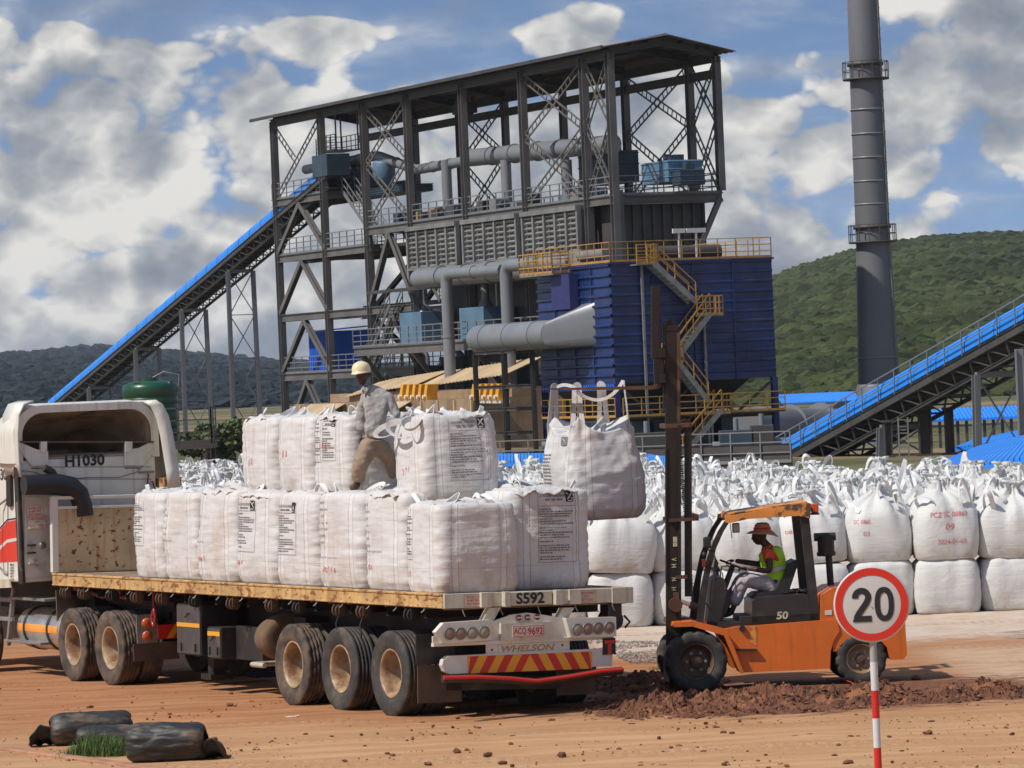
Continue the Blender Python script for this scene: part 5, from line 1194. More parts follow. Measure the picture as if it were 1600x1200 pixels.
    tx = MB(); put_text(tx, 'ACQ', (X-.0605, yu(809.5), zc(809, 991.0)), (0, -1, 0), (0, 0, 1), .095, w=.165, bold=.022); put_text(tx, '9692', (X-.0605, yu(834), zc(834, 990.2)), (0, -1, 0), (0, 0, 1), .095, w=.205, bold=.022)
    for dz in (.025, .06): tx.bx(X-.0612, X-.0602, yu(822.5), yu(821), zc(821, 991)+dz, zc(821, 991)+dz+.012)
    c4 = [Vector((X-.0605, yu(u), zc(u, v))) for u, v in ((799, 993), (847, 991), (847, 976), (799, 978))]
    for a, b in zip(c4, c4[1:]+c4[:1]): tx.beam(a, b, .006, .002, upv=(1, 0, 0))
    tx.build('plate_number', M_['red'], n_, fix=False)
    # lower white beam and name board
    wb = [(676, 1008), (676, 1003), (962, 992), (962, 997)]
    MB().prism([(yu(u), zc(u, v)) for u, v in wb], lambda y, z: (X-.02, y, z), lambda y, z: (X+.05, y, z)).build('cross_bar', M_['white'], r)
    MB().prism([(yu(u), zc(u, v)) for u, v in ((760, 1023), (760, 1004), (892, 998), (892, 1017))], lambda y, z: (X+.002, y, z), lambda y, z: (X+.03, y, z)).build('name_panel', M_['white'], r)
    nb = MB().prism([(yu(u), zc(u, v)) for u, v in ((778, 1019), (778, 1005), (873, 1001), (873, 1015))], lambda y, z: (X-.008, y, z), lambda y, z: (X+.0015, y, z)).build('name_board', M_['platewhite'], r)
    tx = MB(); put_text(tx, 'WHELSON', (X-.011, yu(825), zc(825, 1015)), (0, -1, .0), (0, 0, 1), .078, w=.74, bold=.022, shear=.25); tx.build('name_text', M_['inkgold'], nb, fix=False)
    for u, v in ((768, 1013), (880, 1006)): MB().cyl((X-.01, yu(u), zc(u, v)), (X+.002, yu(u), zc(u, v)), .012, n=10).build('bolt', M_['ink'], r)
    tp = MB().prism([(yu(u), zc(u, v)) for u, v in ((943, 1021), (943, 996), (963, 995), (963, 1020))], lambda y, z: (X-.05, y, z), lambda y, z: (X-.03, y, z)).build('sign_plate', M_['ink'], r)
    tx = MB().prism([(yu(u), zc(u, v)) for u, v in ((944.5, 1004), (944.5, 999), (961.5, 998), (961.5, 1003))], lambda y, z: (X-.054, y, z), lambda y, z: (X-.051, y, z)).prism([(yu(u), zc(u, v)) for u, v in ((950, 1020), (950, 1003.8), (956, 1003.5), (956, 1019.6))], lambda y, z: (X-.054, y, z), lambda y, z: (X-.051, y, z)); tx.build('letter', M_['red'], tp)
    # rounded white bumper with red and amber chevrons
    bp = [(yu(960), zc(960, 1048)), (yu(700), zc(700, 1049)), (yu(692), zc(692, 1045)), (yu(688), zc(688, 1036)), (yu(690), zc(690, 1028)), (yu(698), zc(698, 1022)), (yu(960), zc(960, 1011))]
    bp = [(yu(958), zc(958, 1038))]+bp[1:]
    bu = MB().prism(bp, lambda y, z: (X-.03, y, z), lambda y, z: (X+.06, y, z)).build('bumper', M_['platewhite'], r, bevel=.01)
    ue, uf = 728, 925; ch = [(u, a) for u, a in ((ue, 1), (uf, 1))]
    def vt(u): return 1022-(u-728)*.033+.5
    def vb(u): return 1048-(u-728)*.033+.5
    red, amb = MB(), MB(); cu = 826; sl = 14; wst = 13.6
    def strip(mb, a0, a1, s_, t):
        """parallelogram stripe, clipped to the panel"""
        pts = [(a0, 0), (a1, 0), (a1+s_, 1), (a0+s_, 1)]
        pts = [(min(max(u, ue), uf), k) for u, k in pts]
        if max(p[0] for p in pts)-min(p[0] for p in pts) < 1: return
        mb.prism([(yu(u), zc(u, vt(u)+(vb(u)-vt(u))*k)) for u, k in pts], lambda y, z: (X-.034-t, y, z), lambda y, z: (X-.0305, y, z))
    red.prism([(yu(u), zc(u, v)) for u, v in ((ue, vb(ue)), (ue, vt(ue)), (uf, vt(uf)), (uf, vb(uf)))], lambda y, z: (X-.034, y, z), lambda y, z: (X-.0305, y, z))
    for k in range(4): strip(amb, cu-sl-wst*(2*k+1.55)+9, cu-sl-wst*(2*k+.55)+9, -sl, .003)
    for k in range(4): strip(amb, cu+sl+wst*(2*k+.55)-9, cu+sl+wst*(2*k+1.55)-9, sl, .003)
    amb.prism([(yu(u), zc(u, vt(u)+(vb(u)-vt(u))*k)) for u, k in ((cu, .02), (cu-sl, 1), (cu+sl, 1))], lambda y, z: (X-.037, y, z), lambda y, z: (X-.0345, y, z))
    red.build('chevron_panel', M_['red'], bu); amb.build('chevron_stripe', M_['yeltape'], bu)
    tb = [Vector((X-.10, yu(u), zc(u, v))) for u, v in ((684, 1056), (735, 1055), (790, 1058), (830, 1062), (880, 1056), (930, 1048), (969, 1045))]
    pb = MB().tube(tb, .048, 14).build('bumper_tube', mat('scuffed_red_tube', (.035, .02, .02), .5, dirt=(.10, .03, .02), dlo=.4, dhi=.8), r)
    MB().tube([p+Vector((-.034, 0, .016)) for p in tb], .024, 12).build('red_tape', M_['red'], pb)
    # mud flaps
    for u0, u1, v0, v1, m in ((656, 724, 1036, 1094, 'flap'), (654, 705, 990, 1036, 'black'), (876, 938, 1042, 1084, 'flap'), (700, 880, 1055, 1075, 'chassis')):
        MB().prism([(yu(u), zc(u, v)) for u, v in ((u0+6, v1), (u0+6, v0), (u1+6, v0), (u1+6, v1-2))], lambda y, z: (.12, y, z), lambda y, z: (.14, y, z)).build('mud_flap', M_[m], r)
    MB().bx(.05, .28, -W+.12, -W+.3, 1.12, 1.36).cyl((.1, -W+.2, 1.15), (.3, -W+.2, 1.15), .13, n=16).tube([(.1, -W+.06, 1.2), (.1, -W-.02, 1.12), (.1, -W+.05, 1.05)], .015, 6).build('spare_winch', M_['black'], r)
    MB().bx(.4, .9, -W+.3, -.3, .35, .6).bx(.9, 1.1, -2.0, -.6, .4, 1.0).build('tail_frame', M_['chassis'], r)
trailer()

def tractor():
    r = empty('truck_tractor', TRL, (0, 0, TRZ)); tag(r, 'dusty white truck tractor with sleeper cab and dark open roof fairing', 'truck')
    yl, yr = .25, -1.93; xr = 13.05; zb = 1.42
    def XZ(u, v, y=yl):     # point of the near side plane y = const seen at (u, v)
        d = raydir(u, v); n = Vector((-.884, -.468, 0)); o = TRL-n*(-y); C = Vector((0, 0, CAMH)); t = (o-C).dot(n)/d.dot(n); p = C+d*t; q = p-TRL; return q.x*-.468+q.y*.884, p.z
    def YZ(u, v, x=xr):
        d = raydir(u, v); n = Vector((-.468, .884, 0)); o = TRL+n*x; C = Vector((0, 0, CAMH)); t = (o-C).dot(n)/d.dot(n); p = C+d*t; q = p-TRL; return -(q.x*.884+q.y*.468), p.z
    ycl = yl-.10
    # chassis of the tractor, axles, wheels
    for y in (-.88, -1.74): MB().ibeam((9.2, y, .93), (17.5, y, .93), .09, .28, .02).build('chassis_rail', M_['chassis'], r)
    mb = MB().bx(9.8, 12.2, -1.9, -.72, 1.08, 1.16).bx(10.6, 11.8, -1.8, -.8, 1.16, 1.30)
    for k in range(5): mb.bx(9.3+k*.9, 9.45+k*.9, -1.8, -.8, .8, 1.0)
    mb.bx(12.2, 13.0, -2.1, -.5, .75, 1.25); mb.build('fifth_wheel', M_['chassis'], r)
    for x in (10.55, 11.95):
        MB().cyl((x, -.3, .53), (x, -2.32, .53), .09, n=14).build('axle', M_['chassis'], r)
        for y, o in ((-.16, 1), (-2.46, -1)): tyre_wheel(r, x, y, out=o, lug=True)
        for y, o in ((-.50, -1), (-2.12, 1)): tyre_wheel(r, x, y, out=o, lug=True)
    tyre_wheel(r, 15.65, -.05, out=1, deep=False); tyre_wheel(r, 15.35, -2.37, out=-1, deep=False)
    # rear lamp plate and chevron board of the tractor
    f = MB().bx(9.58, 9.60, -.36, -.05, .62, 1.02).build('lamp_plate', M_['galv'], r)
    for z in (.90, .72): o = MB().lathe([(.075, 0), (.075, -.02), (.05, -.035), (0, -.04)], axis='x', n=24).build('tail_lamp', mat('orange_red_lens', (.50, .10, .03), .3), f); o.location = (9.578, -.20, z)
    cb = MB().bx(9.60, 9.62, -1.15, -.38, .66, .86).build('chevron_board', M_['red'], r); am = MB()
    for k in range(3): y = -.50-k*.25; am.prism([(y, .665), (y-.1, .665), (y-.24, .855), (y-.14, .855)], lambda a, z: (9.597, a, z), lambda a, z: (9.599, a, z))
    am.build('chevron_stripe', M_['yeltape'], cb)
    # mudguards
    MB().bx(12.55, 12.59, -.75, -.05, .55, 1.3).bx(9.85, 9.87, -.8, -.1, .35, .6).build('mud_flap', M_['flap'], r)
    MB().tube([(12.3, -.2, 1.33), (11.9, -.25, 1.30), (11.4, -.3, 1.22), (10.8, -.35, 1.3)], .03, 8).tube([(11.6, -.4, 1.28), (11.0, -.5, 1.2), (10.6, -.4, 1.3)], .035, 8).build('air_hose', mat('rust_red_hose', (.30, .09, .03), .6), r)
    # --- sleeper cab
    zs = 3.22    # top of the straight wall
    xf = 16.2
    cab = MB().bx(xr, 15.7, yr, yl, zb, zs).build('cab_body', M_['cabwhite'], r, bevel=.035, seg=3)
    MB().prism([(15.7, zb), (17.6, zb), (17.6, 2.05), (15.9, 2.3), (15.7, 2.9)], lambda x, z: (x, yr+.15, z), lambda x, z: (x, yl-.15, z)).build('bonnet', M_['cabwhite'], r, bevel=.05)
    # dark rubber corner strip
    MB().bx(xr-.035, xr+.13, yl-.01, yl+.045, zb-.02, zs).build('corner_strip', M_['black'], r, bevel=.01)
    # roof fairing: a thick shell open to the rear
    def outer(k, x):    # arch profile: half-width w, top z, corner radius
        return k
    def arch(w, zt, z0, rc, yc=(yl+yr)/2, n=10):
        pts = [(yc+w, z0)]
        for i in range(n+1):
            t = math.pi/2*i/n; pts.append((yc+w-rc+math.cos(t)*rc, zt-rc+math.sin(t)*rc))
        for i in range(n+1):
            t = math.pi/2+math.pi/2*i/n; pts.append((yc-w+rc+math.cos(t)*rc, zt-rc+math.sin(t)*rc))
        pts.append((yc-w, z0)); return pts
    hw = (yl-yr)/2
    st = [(xr-.02, hw+.06, 4.02, 3.18, .42), (xr+.25, hw+.10, 4.05, 3.18, .46), (xr+.9, hw+.05, 4.0, 3.20, .5), (xr+1.8, hw-.02, 3.75, 3.20, .5), (xr+2.6, hw-.1, 3.35, 3.20, .14)]
    so_ = [arch(w, zt, z0, rc) for _, w, zt, z0, rc in st]; si = [arch(w-.12, zt-.11, z0, rc-.08) for _, w, zt, z0, rc in st]
    n = len(so_[0]); vs = []
    for (x, *_), o in zip(st, so_): vs += [(x, y, z) for y, z in o]
    fs = [(j*n+i, j*n+i+1, (j+1)*n+i+1, (j+1)*n+i) for j in range(len(st)-1) for i in range(n-1)]
    mb = MB().add(vs, fs, True)
    ring = [(st[0][0], y, z) for y, z in so_[0]]+[(st[0][0], y, z) for y, z in si[0]]; mb.add(ring, [(i, i+1, n+i+1, n+i) for i in range(n-1)])
    mb.add([(st[-1][0], y, z) for y, z in so_[-1]], [tuple(range(n))])
    ff = mb.build('roof_fairing', M_['cabwhite'], r)
    vs = []
    for (x, w, zt, z0, rc), o in zip(st[:4], si[:4]): vs += [(x, y, z-(.35*(x-xr) if z > 3.4 else 0)*.5) for y, z in o]
    mb = MB().add(vs, [(j*n+i, j*n+i+1, (j+1)*n+i+1, (j+1)*n+i) for j in range(3) for i in range(n-1)], True)
    mb.add([(st[3][0], y, z-.3) for y, z in si[3]], [tuple(range(n))])
    for k in range(3): mb.bx(xr+.5+k*.5, xr+.56+k*.5, yr+.2, yl-.2, 3.22, 3.27)
    mb.bx(xr+.1, xr+.2, -1.9, -1.84, 3.3, 3.75)
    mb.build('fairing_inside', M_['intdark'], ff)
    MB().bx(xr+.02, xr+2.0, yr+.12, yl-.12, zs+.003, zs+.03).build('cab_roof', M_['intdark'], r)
    # flared deflector wings either side, hanging below the shell
    for s_, y0 in ((1, yl), (-1, yr)):
        pts = [(xr-.16, 3.98), (xr+.30, 4.0), (xr+.34, 2.80), (xr-.10, 2.80), (xr-.16, 3.4)]
        if s_ < 0:
            # right wing: broad curved panel standing proud of the wall
            prof = [(yr+.08, 4.03), (yr-.02, 3.96), (yr-.10, 3.78), (yr-.15, 3.5), (yr-.18, 3.2), (yr-.20, 2.98), (yr-.21, 2.72)]
            m_ = len(prof); vs = [(xr-.30-.02*i, y, z) for i, (y, z) in enumerate(prof)]+[(xr+.55, y+.03, z) for y, z in prof]+[(xr-.30-.02*i, y+.20, z-.02) for i, (y, z) in enumerate(prof)]
            fs = [(i, i+1, m_+i+1, m_+i) for i in range(m_-1)]+[(i, 2*m_+i, 2*m_+i+1, i+1) for i in range(m_-1)]
            w = MB().add(vs, fs, True).build('side_deflector', M_['cabwhite'], r); w.modifiers.new('s', 'SOLIDIFY').thickness = .03
        else:
            prof = [(yl-.22, 4.10), (yl-.06, 4.06), (yl+.03, 3.9), (yl+.06, 3.6), (yl+.06, 3.2), (yl+.03, 2.98)]
            m_ = len(prof); vs = [(xr-.12, y, z) for y, z in prof]+[(xr+.55, y-.02, z) for y, z in prof]; fs = [(i, i+1, m_+i+1, m_+i) for i in range(m_-1)]
            w = MB().add(vs, fs, True).build('side_deflector', M_['cabwhite'], r); w.modifiers.new('s', 'SOLIDIFY').thickness = .03
    # rear wall details
    X = xr-.003
    def face(pts, t, name, m, parent=None, bev=0):
        q = [YZ(u, v) for u, v in pts]; return MB().prism(q, lambda y, z: (X-t, y, z), lambda y, z: (X, y, z)).build(name, m, parent or r, bevel=bev)
    face([(28, 690), (55, 702), (74, 705), (74, 727), (48, 728), (30, 705)], .03, 'bracket_plate', M_['cabwhite'])
    face([(193, 703), (215, 700), (236, 690), (240, 706), (222, 727), (193, 727)], .03, 'bracket_plate', M_['cabwhite'])
    face([(61, 690), (71, 690), (71, 706), (61, 706)], .06, 'hinge_plate', M_['cabwhite'], bev=.004); face([(193, 690), (204, 690), (204, 706), (193, 706)], .06, 'hinge_plate', M_['cabwhite'], bev=.004)
    face([(30, 689), (238, 689), (238, 692), (30, 692)], .05, 'top_bar', M_['rimdark'])
    for v in (729, 748): face([(76, v), (236, v), (236, v+.9), (76, v+.9)], .004, 'seam', M_['inkgrey'])
    mb = MB()
    for k in range(8):
        for u0 in (50, 196): y, z = YZ(u0+k*2.9, 731.5); mb.cyl((X-.006, y, z), (X, y, z), .012, n=8)
    mb.build('rivet', M_['inkgrey'], r)
    y, z = YZ(132.5, 728.5); tx = MB(); put_text(tx, 'H1030', (X-.006, y, z), (0, -1, 0), (0, 0, 1), .178, w=.63, bold=.032); tx.build('fleet_number', M_['ink'], r, fix=False)
    # black intake duct across the wall
    pts = [Vector((xr-.32, *YZ(u, v, xr-.3))) for u, v in ((36, 758), (60, 757), (90, 757), (110, 761), (122, 772), (128, 790), (130, 806))]
    MB().tube(pts, [.14, .145, .15, .15, .145, .14, .14], 20, flat=1.05).build('intake_hose', mat('black_intake_rubber', (.014, .014, .016), .42), r)
    MB().tube([Vector((xr-.18, *YZ(u, v, xr-.2))) for u, v in ((70, 731), (82, 738), (88, 748))], .06, 10).build('hose_elbow', M_['black'], r)
    bx_, by_ = YZ(38, 790), YZ(76, 790)
    face([(37, 776), (78, 776), (78, 900), (37, 903)], .02, 'service_panel', mat('grey_white_panel', (.64, .62, .54), .5, var=.15, dirt=(.28, .2, .14), dlo=.55, dhi=.8))
    bg, t2 = MB(), MB(); y0, z0 = YZ(53, 799); y1, z1 = YZ(54, 812)
    notice(bg, t2, (X-.022, y0, z0), (0, -1, 0), (0, 0, 1), .26, .17, [('DANGER STAY', .9), ('30 METERS', .8), ('AWAY BEHIND', .95)]); notice(bg, t2, (X-.022, y1-.02, z1-.04), (0, -1, 0), (0, 0, 1), .28, .17, [('WHEN REVERSING', .95), ('STOP', .3), ('IF NOT VISIBLE', .9)])
    bg.build('sticker', M_['cabwhite'], r, fix=False); t2.build('sticker_text', M_['inkred'], r, fix=False)
    for v in (825, 880): y, z = YZ(45, v); MB().bx(X-.08, X-.02, y-.14, y+.02, z-.012, z+.012).build('step_bracket', M_['cream'], r)
    for v in (852, 864): y, z = YZ(43, v); MB().bx(X-.09, X-.02, y-.10, y+.02, z-.012, z+.012).build('step_bracket', M_['black'], r)
    y, z = YZ(65, 852); o = MB().lathe([(.05, 0), (.05, -.02), (.03, -.03), (0, -.03)], axis='x', n=24).build('socket', M_['galv'], r); o.location = (X-.02, y, z)
    MB().bx(X-.03, X, *sorted((YZ(240, 737)[0], YZ(216, 737)[0])), YZ(228, 739)[1], YZ(228, 736)[1]).build('lamp_rail', M_['galv'], r)
    cb = [Vector((X-.04, *YZ(u, v))) for u, v in ((230, 740), (228, 758), (236, 752), (240, 764))]; MB().tube(cb, .012, 6).build('cable', M_['black'], r)
    MB().tube([Vector((X-.02, *YZ(u, v))) for u, v in ((32, 735), (50, 737), (90, 750), (140, 746), (185, 746), (212, 738), (222, 728))], .006, 5).build('cable', M_['inkgrey'], r)
    MB().tube([Vector((xr-.20, yr-.12, YZ(250, v)[1])) for v in (736, 760)], .03, 8).build('exhaust_clamp', M_['galv'], r)
    MB().cyl((xr+.1, yr-.16, 1.2), (xr+.1, yr-.16, 2.7), .09, n=16).build('exhaust_stack', M_['black'], r)
    y0 = YZ(255, 738)[0]; MB().bx(xr-.25, xr+.2, yr-.30, yr-.02, 2.72, 2.86).build('deflector_bracket', M_['railyel'], r)
    # ---- left side: stripe, handle, vent
    S = yl+.003
    def side(pts, t, name, m, parent=None, bev=0):
        q = [XZ(u, v) for u, v in pts]; return MB().prism(q, lambda x, z: (x, S+t, z), lambda x, z: (x, S, z)).build(name, m, parent or r, bevel=bev)
    sp = side([(-25, 862), (-2, 832), (12, 815), (28, 812), (28, 877), (-25, 880)], .004, 'stripe', M_['redstripe'])
    q = [XZ(u, v) for u, v in ((-25, 876), (-2, 856), (12, 843), (28, 840), (28, 845), (12, 848), (-2, 862), (-25, 882))]; MB().prism(q, lambda x, z: (x, S+.007, z), lambda x, z: (x, S+.005, z)).build('stripe_line', M_['platewhite'], sp)
    side([(-25, 854), (-2, 827), (12, 811), (28, 808.5), (28, 810.5), (12, 813), (-2, 829.5), (-25, 857)], .004, 'stripe_line', M_['ink'])
    side([(14.5, 744), (21, 742), (22, 788), (19, 792), (15, 789)], .05, 'air_vent', M_['black'], bev=.012)
    pts = [XZ(u, v) for u, v in ((12, 779), (5, 790), (4.5, 845), (6, 885), (12, 898))]; MB().tube([(pts[0][0], S, pts[0][1])]+[(x, S+.08, z) for x, z in pts[1:4]]+[(pts[4][0], S, pts[4][1])], .018, 8).build('grab_handle', M_['galv'], r)
    side([(12.2, 732), (13.2, 732), (13.2, 900), (12.2, 900)], .003, 'door_seam', M_['inkgrey'])
    MB().tube([(xr-.12, yl+.10, 2.62), (xr-.12, yl+.10, 2.55), (xr-.1, yl+.10, 1.7), (xr-.05, yl+.05, 1.6)], .018, 8).build('grab_handle', M_['galv'], r)
    x, z = XZ(-1.0, 748); tx = MB(); put_text(tx, 'H1030', (x+.03, S+.005, z-.02), (-1, 0, 0), (0, 0, 1), .17, w=.66, bold=.012); tx.build('fleet_number', M_['ink'], r, fix=False)
    tx = MB(); lines = ('MAX LOAD', 'T 8700', 'NEXT', '30 T', 'V 5.0', 'GOODS')
    for k, s in enumerate(('MAX', 'LOAD', '8700', 'NETT', '30 T', 'V 50')): x, z = XZ(19.5, 884+k*4.6); put_text(tx, s, (x, S+.005, z), (-1, 0, 0), (0, 0, 1), .032, w=.15, bold=.02)
    tx.build('side_lettering', M_['ink'], r, fix=False)
    # steps, tank, skirt
    side([(-25, 907), (16, 905), (19, 918), (-25, 920)], .02, 'sill', M_['cream'])
    MB().bx(13.3, 16.0, -1.9, -.5, .95, 1.41).build('cab_floor', M_['chassis'], r)
    ty = -.33; (xa, _), (xb, _) = XZ(92, 985, -.02), XZ(27, 985, -.02); zc_ = XZ(57, 984, -.02)[1]; rt_ = .315
    fr = MB()
    for v, u0, u1 in ((1006, 66, 12), (938, 72, 17)): (x0_, z_), (x1_, _) = XZ(u0, v, .05), XZ(u1, v, .05); fr.bx(x0_, x1_, -.25, .08, z_-.02, z_+.02)
    for v in (938, 968): (x0_, z_), (x1_, _) = XZ(19, v, .05), XZ(-20, v, .05); fr.bx(x0_, x1_, .0, .06, z_-.03, z_+.03)
    (x0_, z0_), (x1_, z1_) = XZ(12, 1008, .05), XZ(21, 918, .05); fr.beam((x0_, .04, z0_), (x1_, .04, z1_), .06, .07)
    fr.build('step', M_['galv'], r, bevel=.008)
    tk = MB().cyl((xa, ty, zc_), (xb, ty, zc_), rt_, n=40).lathe([(rt_, xa), (rt_*.9, xa-.04), (0, xa-.05)], o=(0, ty, zc_), axis='x', n=40).build('fuel_tank', M_['alu'], r)
    mb = MB(); [mb.lathe([(rt_+.003, xa+(xb-xa)*k), (rt_+.018, xa+(xb-xa)*k+.002), (rt_+.018, xa+(xb-xa)*k+.058), (rt_+.003, xa+(xb-xa)*k+.06)], o=(0, ty, zc_), axis='x', n=40) for k in (.25, .8)]; mb.build('tank_strap', M_['black'], tk)
    vs = []
    for i in range(7): t = R(-6+i*3.4); vs += [(xa+.06, ty+math.cos(t)*(rt_+.004), zc_+math.sin(t)*(rt_+.004)), (xb-.05, ty+math.cos(t)*(rt_+.004), zc_+math.sin(t)*(rt_+.004))]
    MB().add(vs, [(2*i, 2*i+1, 2*i+3, 2*i+2) for i in range(6)], True).build('reflective_strip', mat('orange_tape', (.75, .30, .04), .4), tk)
    MB().bx(16.6, 17.9, -2.5, -.2, .4, 1.2).build('front_bumper', M_['cabwhite'], r, bevel=.05)
tractor()
# ================================================================ BULK BAGS
def bag_material(name, base, dirtc, dlo, band=True, seams=True, zline=None):
    """woven white fabric: UV in metres (x round the bag, y up); sewn webbing bands, fine horizontal creases, dust"""
    t = NT(name); uv = t.tc.outputs['UV']; sep = t.n('ShaderNodeSeparateXYZ'); t.l(uv, sep.inputs[0]); U, V = sep.outputs[0], sep.outputs[1]
    c = t.mix(t.ss(t.noise(2.2, 5), .3, .7), mul(base, .93), mul(base, 1.04))
    c = t.mix(t.math('MULTIPLY', t.ss(t.noise(1.6, 7, .6, sc=(1, 1, .55)), dlo, dlo+.3), .75), c, dirtc)
    low = t.ss(V, .38, .0); c = t.mix(t.math('MULTIPLY', low, t.ss(t.noise(2.6, 6, .65), .42, .72)), c, mul(dirtc, .82))
    st = t.ss(t.noise(2.4, 3, .5, sc=(2.6, 2.6, .22)), .62, .76); c = t.mix(t.math('MULTIPLY', st, .35), c, mul(dirtc, .7))
    c = t.mix(t.math('MULTIPLY', t.ss(t.noise(9, 5, .7), .68, .76), .5), c, (.22, .15, .10))
    if band:
        fr = t.math('FRACT', t.math('MULTIPLY', U, 1.0)); d = t.math('ABSOLUTE', t.math('SUBTRACT', fr, .5))
        # u is stored so that each side runs 0..1: webbing bands near .2 and .8, seams at their edges
        e1 = t.math('ABSOLUTE', t.math('SUBTRACT', d, .30)); bandm = t.ss(e1, .042, .036)
        line = t.ss(t.math('ABSOLUTE', t.math('SUBTRACT', e1, .040)), .007, .004)
        c = t.mix(t.math('MULTIPLY', bandm, .30), c, (.74, .72, .68)); c = t.mix(t.math('MULTIPLY', line, .55), c, (.20, .19, .19))
        mid = t.ss(t.math('ABSOLUTE', t.math('SUBTRACT', d, .0)), .004, .002); c = t.mix(t.math('MULTIPLY', mid, .3), c, (.3, .29, .29))
        hl = t.ss(t.math('ABSOLUTE', t.math('SUBTRACT', V, zline or .30)), .005, .003); c = t.mix(t.math('MULTIPLY', hl, .4), c, (.28, .26, .26))
    cre = t.noise(3.0, 5, .6, sc=(1.0, 1.0, 9.0)); cre2 = t.noise(5.0, 6, .6, dist=.6); wv = t.noise(160, 2)
    n = t.bump(t.noise(1.6, 4, .55, dist=.8), .6, .05); n = t.bump(cre2, .35, .016, n); n = t.bump(cre, .45, .013, n); n = t.bump(wv, .12, .002, n)
    m = t.fin(c, .62, 0, n, .35)
    t.b.inputs['Sheen Weight'].default_value = .15
    return m
M_['bagT'] = bag_material('truck_bag_fabric', (.59, .57, .55), (.47, .36, .275), .50)
M_['bagF'] = bag_material('field_bag_fabric', (.585, .58, .56), (.48, .40, .31), .55, band=False)
M_['bagH'] = bag_material('hanging_bag_fabric', (.56, .54, .525), (.45, .33, .25), .52, zline=.42)
M_['web'] = mat('white_webbing', (.70, .69, .67), .7, dirt=(.52, .42, .33), dlo=.58, dhi=.85, ds=3, var=.1, bump=.3, bs=120)

M_['flapcloth'] = mat('crumpled_dusty_cloth', (.54, .515, .49), .7, dirt=(.46, .34, .26), dlo=.48, dhi=.8, ds=3, var=.15, bump=.5, bs=14, bd=.02)

def side_xy(p, n):
    k = int(p) % 4; t = 2*(p-int(p))-1; x, y = ((t, -1), (1, t), (-t, 1), (-1, -t))[k]
    s_ = 1/((abs(x)**n+abs(y)**n)**(1/n)); return x*s_, y*s_
class TruckBag:
    """square baffled bag sitting on a deck, folded flat top"""
    def __init__(s, w, h, seed, taper=0.0, n=7): s.w, s.h, s.seed, s.taper, s.n = w, h, seed, taper, n
    def pt(s, p, z, off=0.0):
        f = z/s.h; w = s.w*(.955+.045*min(1, z/.10))*(1+.035*math.sin(math.pi*min(1, f*1.05)))*(1-s.taper*f)
        if f > .93: w *= 1-.05*((f-.93)/.07)**2
        x, y = side_xy(p, s.n); q = p+s.seed*7.3
        fr = p-int(p); corner = abs(2*fr-1)**4
        a, b = math.cos(p*math.pi/2), math.sin(p*math.pi/2)
        pl = .007*nz3(a*2.3+s.seed, b*2.3, z*15)*(1+1.0*corner)+.005*nz3(a*4+s.seed, b*4, z*30)+.034*nz3(a*1.7, b*1.7+s.seed, z*2.2)
        for c in (.2, .8): pl -= .016*math.exp(-((fr-c)/.05)**2)
        r = 1+(pl+off)/s.w
        return Vector((x*w*r, y*w*r, z))
    def mesh(s, nu=112, nz=44, top=9):
        vs, uvs = [], []
        for j in range(nz+1):
            z = s.h*j/nz
            for i in range(nu): p = 4*i/nu; v = s.pt(p, z); vs.append(v); uvs.append((p, z))
        for j in range(1, top+1):
            k = 1-j/top
            for i in range(nu):
                p = 4*i/nu; v = s.pt(p, s.h); x, y = v.x*k, v.y*k
                rum = .05*nz3(x*3.2+s.seed*3, y*3.2, 2)+.035*abs(nz3(x*7, y*7+s.seed, 5))+.03*nz3(x*14, y*14, s.seed)
                z = s.h+(.012+rum)*min(1, (1-k)*3.0)+.03*(1-k); vs.append(Vector((x, y, z))); uvs.append((p, z))
        rows = nz+1+top; fs = [(j*nu+i, j*nu+(i+1) % nu, (j+1)*nu+(i+1) % nu, (j+1)*nu+i) for j in range(rows-1) for i in range(nu)]
        fs.append(tuple(range(nu-1, -1, -1)))
        return vs, fs, uvs, nu
def bag_object(name, geo, mat_, loc, rot, scale=(1, 1, 1)):
    vs, fs, uvs, nu = geo
    me = bpy.data.meshes.new(name); me.from_pydata([tuple(v) for v in vs], [], fs); me.materials.append(mat_)
    me.polygons.foreach_set('use_smooth', [True]*len(fs))
    ul = me.uv_layers.new(name='uv'); k = 0
    dat = []
    for f in fs:
        us = [uvs[i][0] for i in f]; wrap = max(us)-min(us) > 2
        for i in f:
            u, v = uvs[i]; dat += [u+4 if (wrap and u < 2) else u, v]
    ul.data.foreach_set('uv', dat); me.update()
    o = bpy.data.objects.new(name, me); LINK(o); o.matrix_world = Matrix.LocRotScale(Vector(loc), rot, Vector(scale)); return o
def ribbon(mb, pts, w, th=.008, side=(1, 0, 0), twist=0.0):
    """flat strap following pts"""
    pts = [Vector(p) for p in pts]; n = len(pts); L_, R_ = [], []; prev = Vector(side).normalized()
    vs = []
    for i, p in enumerate(pts):
        d = (pts[min(i+1, n-1)]-pts[max(i-1, 0)]).normalized(); a = prev-d*prev.dot(d)
        a = a.normalized() if a.length > 1e-4 else d.orthogonal().normalized()
        if twist: a = Matrix.Rotation(twist/n, 3, d) @ a
        prev = a; b = a.cross(d)
        vs += [p-a*w/2-b*th/2, p+a*w/2-b*th/2, p+a*w/2+b*th/2, p-a*w/2+b*th/2]
    fs = []
    for i in range(n-1):
        for k in range(4): fs.append((i*4+k, i*4+(k+1) % 4, (i+1)*4+(k+1) % 4, (i+1)*4+k))
    fs += [(3, 2, 1, 0), (n*4-4, n*4-3, n*4-2, n*4-1)]
    return mb.add(vs, fs, False)
